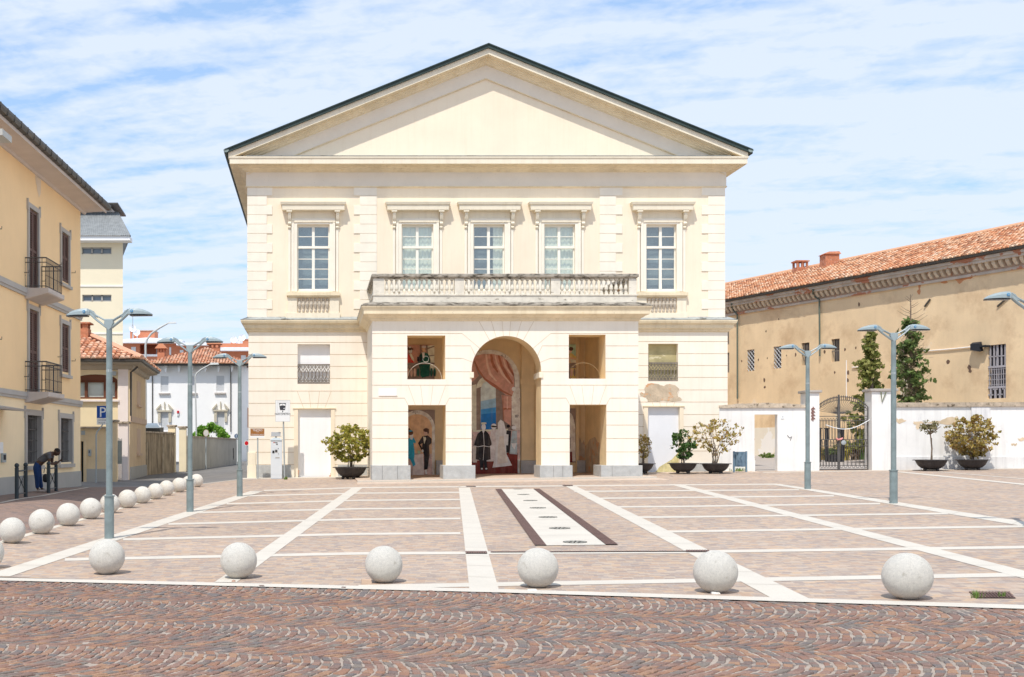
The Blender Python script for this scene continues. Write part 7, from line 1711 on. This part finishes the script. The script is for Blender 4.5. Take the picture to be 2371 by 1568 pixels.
weed(661, 1111, .10, .16, 50, LF_GR, 'small weeds at the foot of the parking meter sign pole', size=.12, seed=79)
weed(2261, 1386, .06, .10, 40, LF_GR, 'larger tuft of weeds in the storm grate', size=.06, seed=80); weed(2323, 1384, .04, .08, 25, LF_GR, 'smaller tuft of weeds in the right corner of the storm grate', size=.06, seed=81)
weed(288, 1109, .25, .22, 60, LF_B, 'bright weeds at the foot of the pinkish gate pillar', size=.12, seed=82)
# ================================================================ LITTER BIN, METER, SIGNS
Y = 45.5; w_ = frontal(Y); q = fr(w_, 1699.2, 1045, 1728, 1093.5); g = G(q[0], Y)+.02
t = thing('litter_bin', 'blue grey metal litter bin on two legs against the white wall', 'litter bin', ((q[0]+q[1])/2, Y, g)); cxb = (q[0]+q[1])/2; hw_ = (q[1]-q[0])/2
for sx in (-1, 1): m = M(); m.box(cxb+sx*hw_-.03, cxb+sx*hw_+.03, Y-.03, Y+.03, g, q[3]); m.build('leg', BIN, t)
m = M(); n = 20; zb_ = g+.22; pts = []
for i in range(n+1):
    a_ = math.pi*i/n; x = cxb-(hw_-.04)*math.cos(a_); u_ = abs(x-cxb)/hw_; pts += [(x, Y-.2*math.sin(a_)-.0, zb_), (x, Y-.2*math.sin(a_), q[3]-.02-max(0, .16*(1-u_*2.2)))]
m.add(pts, [(2*i, 2*i+2, 2*i+3, 2*i+1) for i in range(n)]); m.box(cxb-hw_+.03, cxb+hw_-.03, Y+.0, Y+.02, zb_, q[3]-.02); m.poly([pts[2*i] for i in range(n+1)]); m.build('basket', BIN, t)
Y = 45.75; w_ = frontal(Y); d7 = lambda x, y: (574.2+x/7.057, 907.7+y/7.057)
def r7(x0, y0, x1, y1): a_, b_ = d7(x0, y0), d7(x1, y1); return fr(w_, a_[0], a_[1], b_[0], b_[1])
b_ = r7(372, 795, 555, 1450); gz_ = G(b_[0], Y)+.02
t = thing('parking_meter', 'white parking ticket machine with a solar panel on top', 'parking meter', ((b_[0]+b_[1])/2, Y, gz_))
m = M(); m.box(b_[0], b_[1], Y-.0, Y+.3, gz_, b_[3]); m.box(b_[0]-.004, b_[1]+.004, Y-.006, Y+.1, r7(0,1348,9,1352)[3]-.006, r7(0,1348,9,1352)[3]); m.build('housing', METER, t, bevel=.01)
m = M(); q = r7(368, 745, 548, 795); m.prism([(q[0]-.02, q[2]), (q[1]+.02, q[2]), (q[1]+.0, q[2]+.05), (q[1]-.08, q[3]-.02), (q[0]+.16, q[3]), (q[0]+.08, q[3]-.02), (q[0], q[2]+.05)], 1, Y-.03, Y+.33); m.build('cap', METERB, t, bevel=.012)
m = M(); q = r7(378, 655, 532, 722); xm = (q[0]+q[1])/2; m.box(xm-.03, xm+.03, Y+.12, Y+.18, r7(0,745,9,750)[3]-.05, q[2]); m.hexa([(q[0],Y-.02,q[2]),(q[1],Y-.02,q[2]),(q[1],Y,q[2]-.01),(q[0],Y,q[2]-.01),(q[0],Y+.2,q[3]),(q[1],Y+.2,q[3]),(q[1],Y+.22,q[3]-.02),(q[0],Y+.22,q[3]-.02)]); m.build('solar_panel', pm('solar panel', (.30,.31,.32)), t)
m = M(); q = r7(368, 720, 545, 728); m.box(q[0], q[1], Y-.05, Y+.25, q[2], q[2]+.02); m.build('panel_tray', GREYT, t)
m = M()
for (x0, y0, x1, y1, c_) in ((415,815,485,835,0),(432,824,482,835,1),(415,848,485,862,0),(462,848,485,862,1),(398,958,432,1002,1),(404,965,426,985,2),(438,940,484,992,3),(446,948,476,984,1),(490,922,502,934,1),(448,1064,516,1084,3),(424,884,495,916,2),(495,1000,502,1008,1),(496,1020,502,1026,1)):
    q = r7(x0, y0, x1, y1); m.box(q[0], q[1], Y-.006-.003*(c_ == 1), Y+.01, q[2], q[3], c_)
q = r7(415, 820, 432, 832); m.box(q[0], q[1], Y-.012, Y, q[2], q[3], 4)
m.build('control_panel', [SIGNW, BLACK, METER, GREYT, SRED], t)
ts = thing('parcometro_sign', 'white PARCOMETRO sign with a meter symbol on a grey pole', 'sign', P(d7(600,0)[0], 1111, Y))
q = r7(450, 135, 690, 487); Ys = Y-.1; m = M(); m.box(q[0], q[1], Ys, Ys+.03, q[2], q[3], 0); wq = q[1]-q[0]; hq = q[3]-q[2]
def sb(m, x0, y0, x1, y1, d, c_): r__ = r7(x0, y0, x1, y1); m.box(r__[0], r__[1], Ys-d, Ys, r__[2], r__[3], c_)
sb(m, 450, 135, 690, 139, .004, 1); sb(m, 450, 483, 690, 487, .004, 1); sb(m, 450, 139, 454, 483, .004, 1); sb(m, 686, 139, 690, 483, .004, 1)
sb(m, 478, 165, 660, 167.5, .004, 1); sb(m, 478, 340, 660, 342.5, .004, 1); sb(m, 478, 167, 480.5, 340, .004, 1); sb(m, 657.5, 167, 660, 340, .004, 1)
def p7(x, y): a_ = d7(x, y); s_, z_ = frontal(Ys).px(*a_); return s_, z_
def pl(m, pts, d, c_): m.poly([(p7(*p)[0], Ys-d, p7(*p)[1]) for p in pts], c_)
pl(m, [(508,183),(620,183),(620,200),(604,296),(524,296),(508,200)], .006, 2)
pl(m, [(514,206),(540,196),(565,193),(592,196),(614,206),(610,230),(590,222),(565,219),(540,222),(519,230)], .009, 0)
pl(m, [(578,263),(603,263),(603,273),(578,273)], .009, 0); pl(m, [(563,196),(567,196),(567,218),(563,218)], .011, 2)
pl(m, [(560,306),(574,306),(574,330),(560,330)], .006, 2)
a_ = p7(566, 378); text_mesh(m, 'PARCOMETRO', .115, (a_[0], Ys-.006, a_[1]), (1, 0, 0), (0, 0, 1), 2, ox=.82)
m.build('plate', [SIGNW, SIGNG, pm('symbol black', (.05,.055,.065))], ts)
m = M(); a_ = p7(573, 487); b2 = p7(598, 1445); m.tube([(b2[0], Y, G(b2[0], Y)+.02), (a_[0], Y-.04, a_[1]+.7)], .032, 10); m.build('pole', GALV, ts)
tb = thing('theatre_sign', 'small brown TEATRO direction sign on a thin pole at the theatre corner', 'sign', P(d7(160,0)[0], 1112, Y)); m = M()
q = r7(42, 598, 268, 716); m.box(q[0], q[1], Ys, Ys+.02, q[2], q[3], 0); q2 = r7(42, 717, 268, 752); m.box(q2[0], q2[1], Ys, Ys+.02, q2[2], q2[3], 1)
a_ = p7(157, 640); text_mesh(m, 'TEATRO', .10, (a_[0], Ys-.004, a_[1]), (1,0,0), (0,0,1), 1); a_ = p7(157, 655); text_mesh(m, 'sociale', .045, (a_[0], Ys-.004, a_[1]), (1,0,0), (0,0,1), 1)
a_ = p7(157, 702); text_mesh(m, 'fondazione teatro', .066, (a_[0], Ys-.004, a_[1]), (1,0,0), (0,0,1), 1)
sb(m, 50, 604, 262, 606, .003, 1); m.build('plate', [SBROWN, SIGNW], tb)
m = M(); a_ = p7(158, 740); b2 = p7(160, 1450); m.tube([(b2[0], Y, G(b2[0], Y)+.02), (a_[0], Y-.05, a_[1])], .025, 8); m.build('pole', GALV, tb)
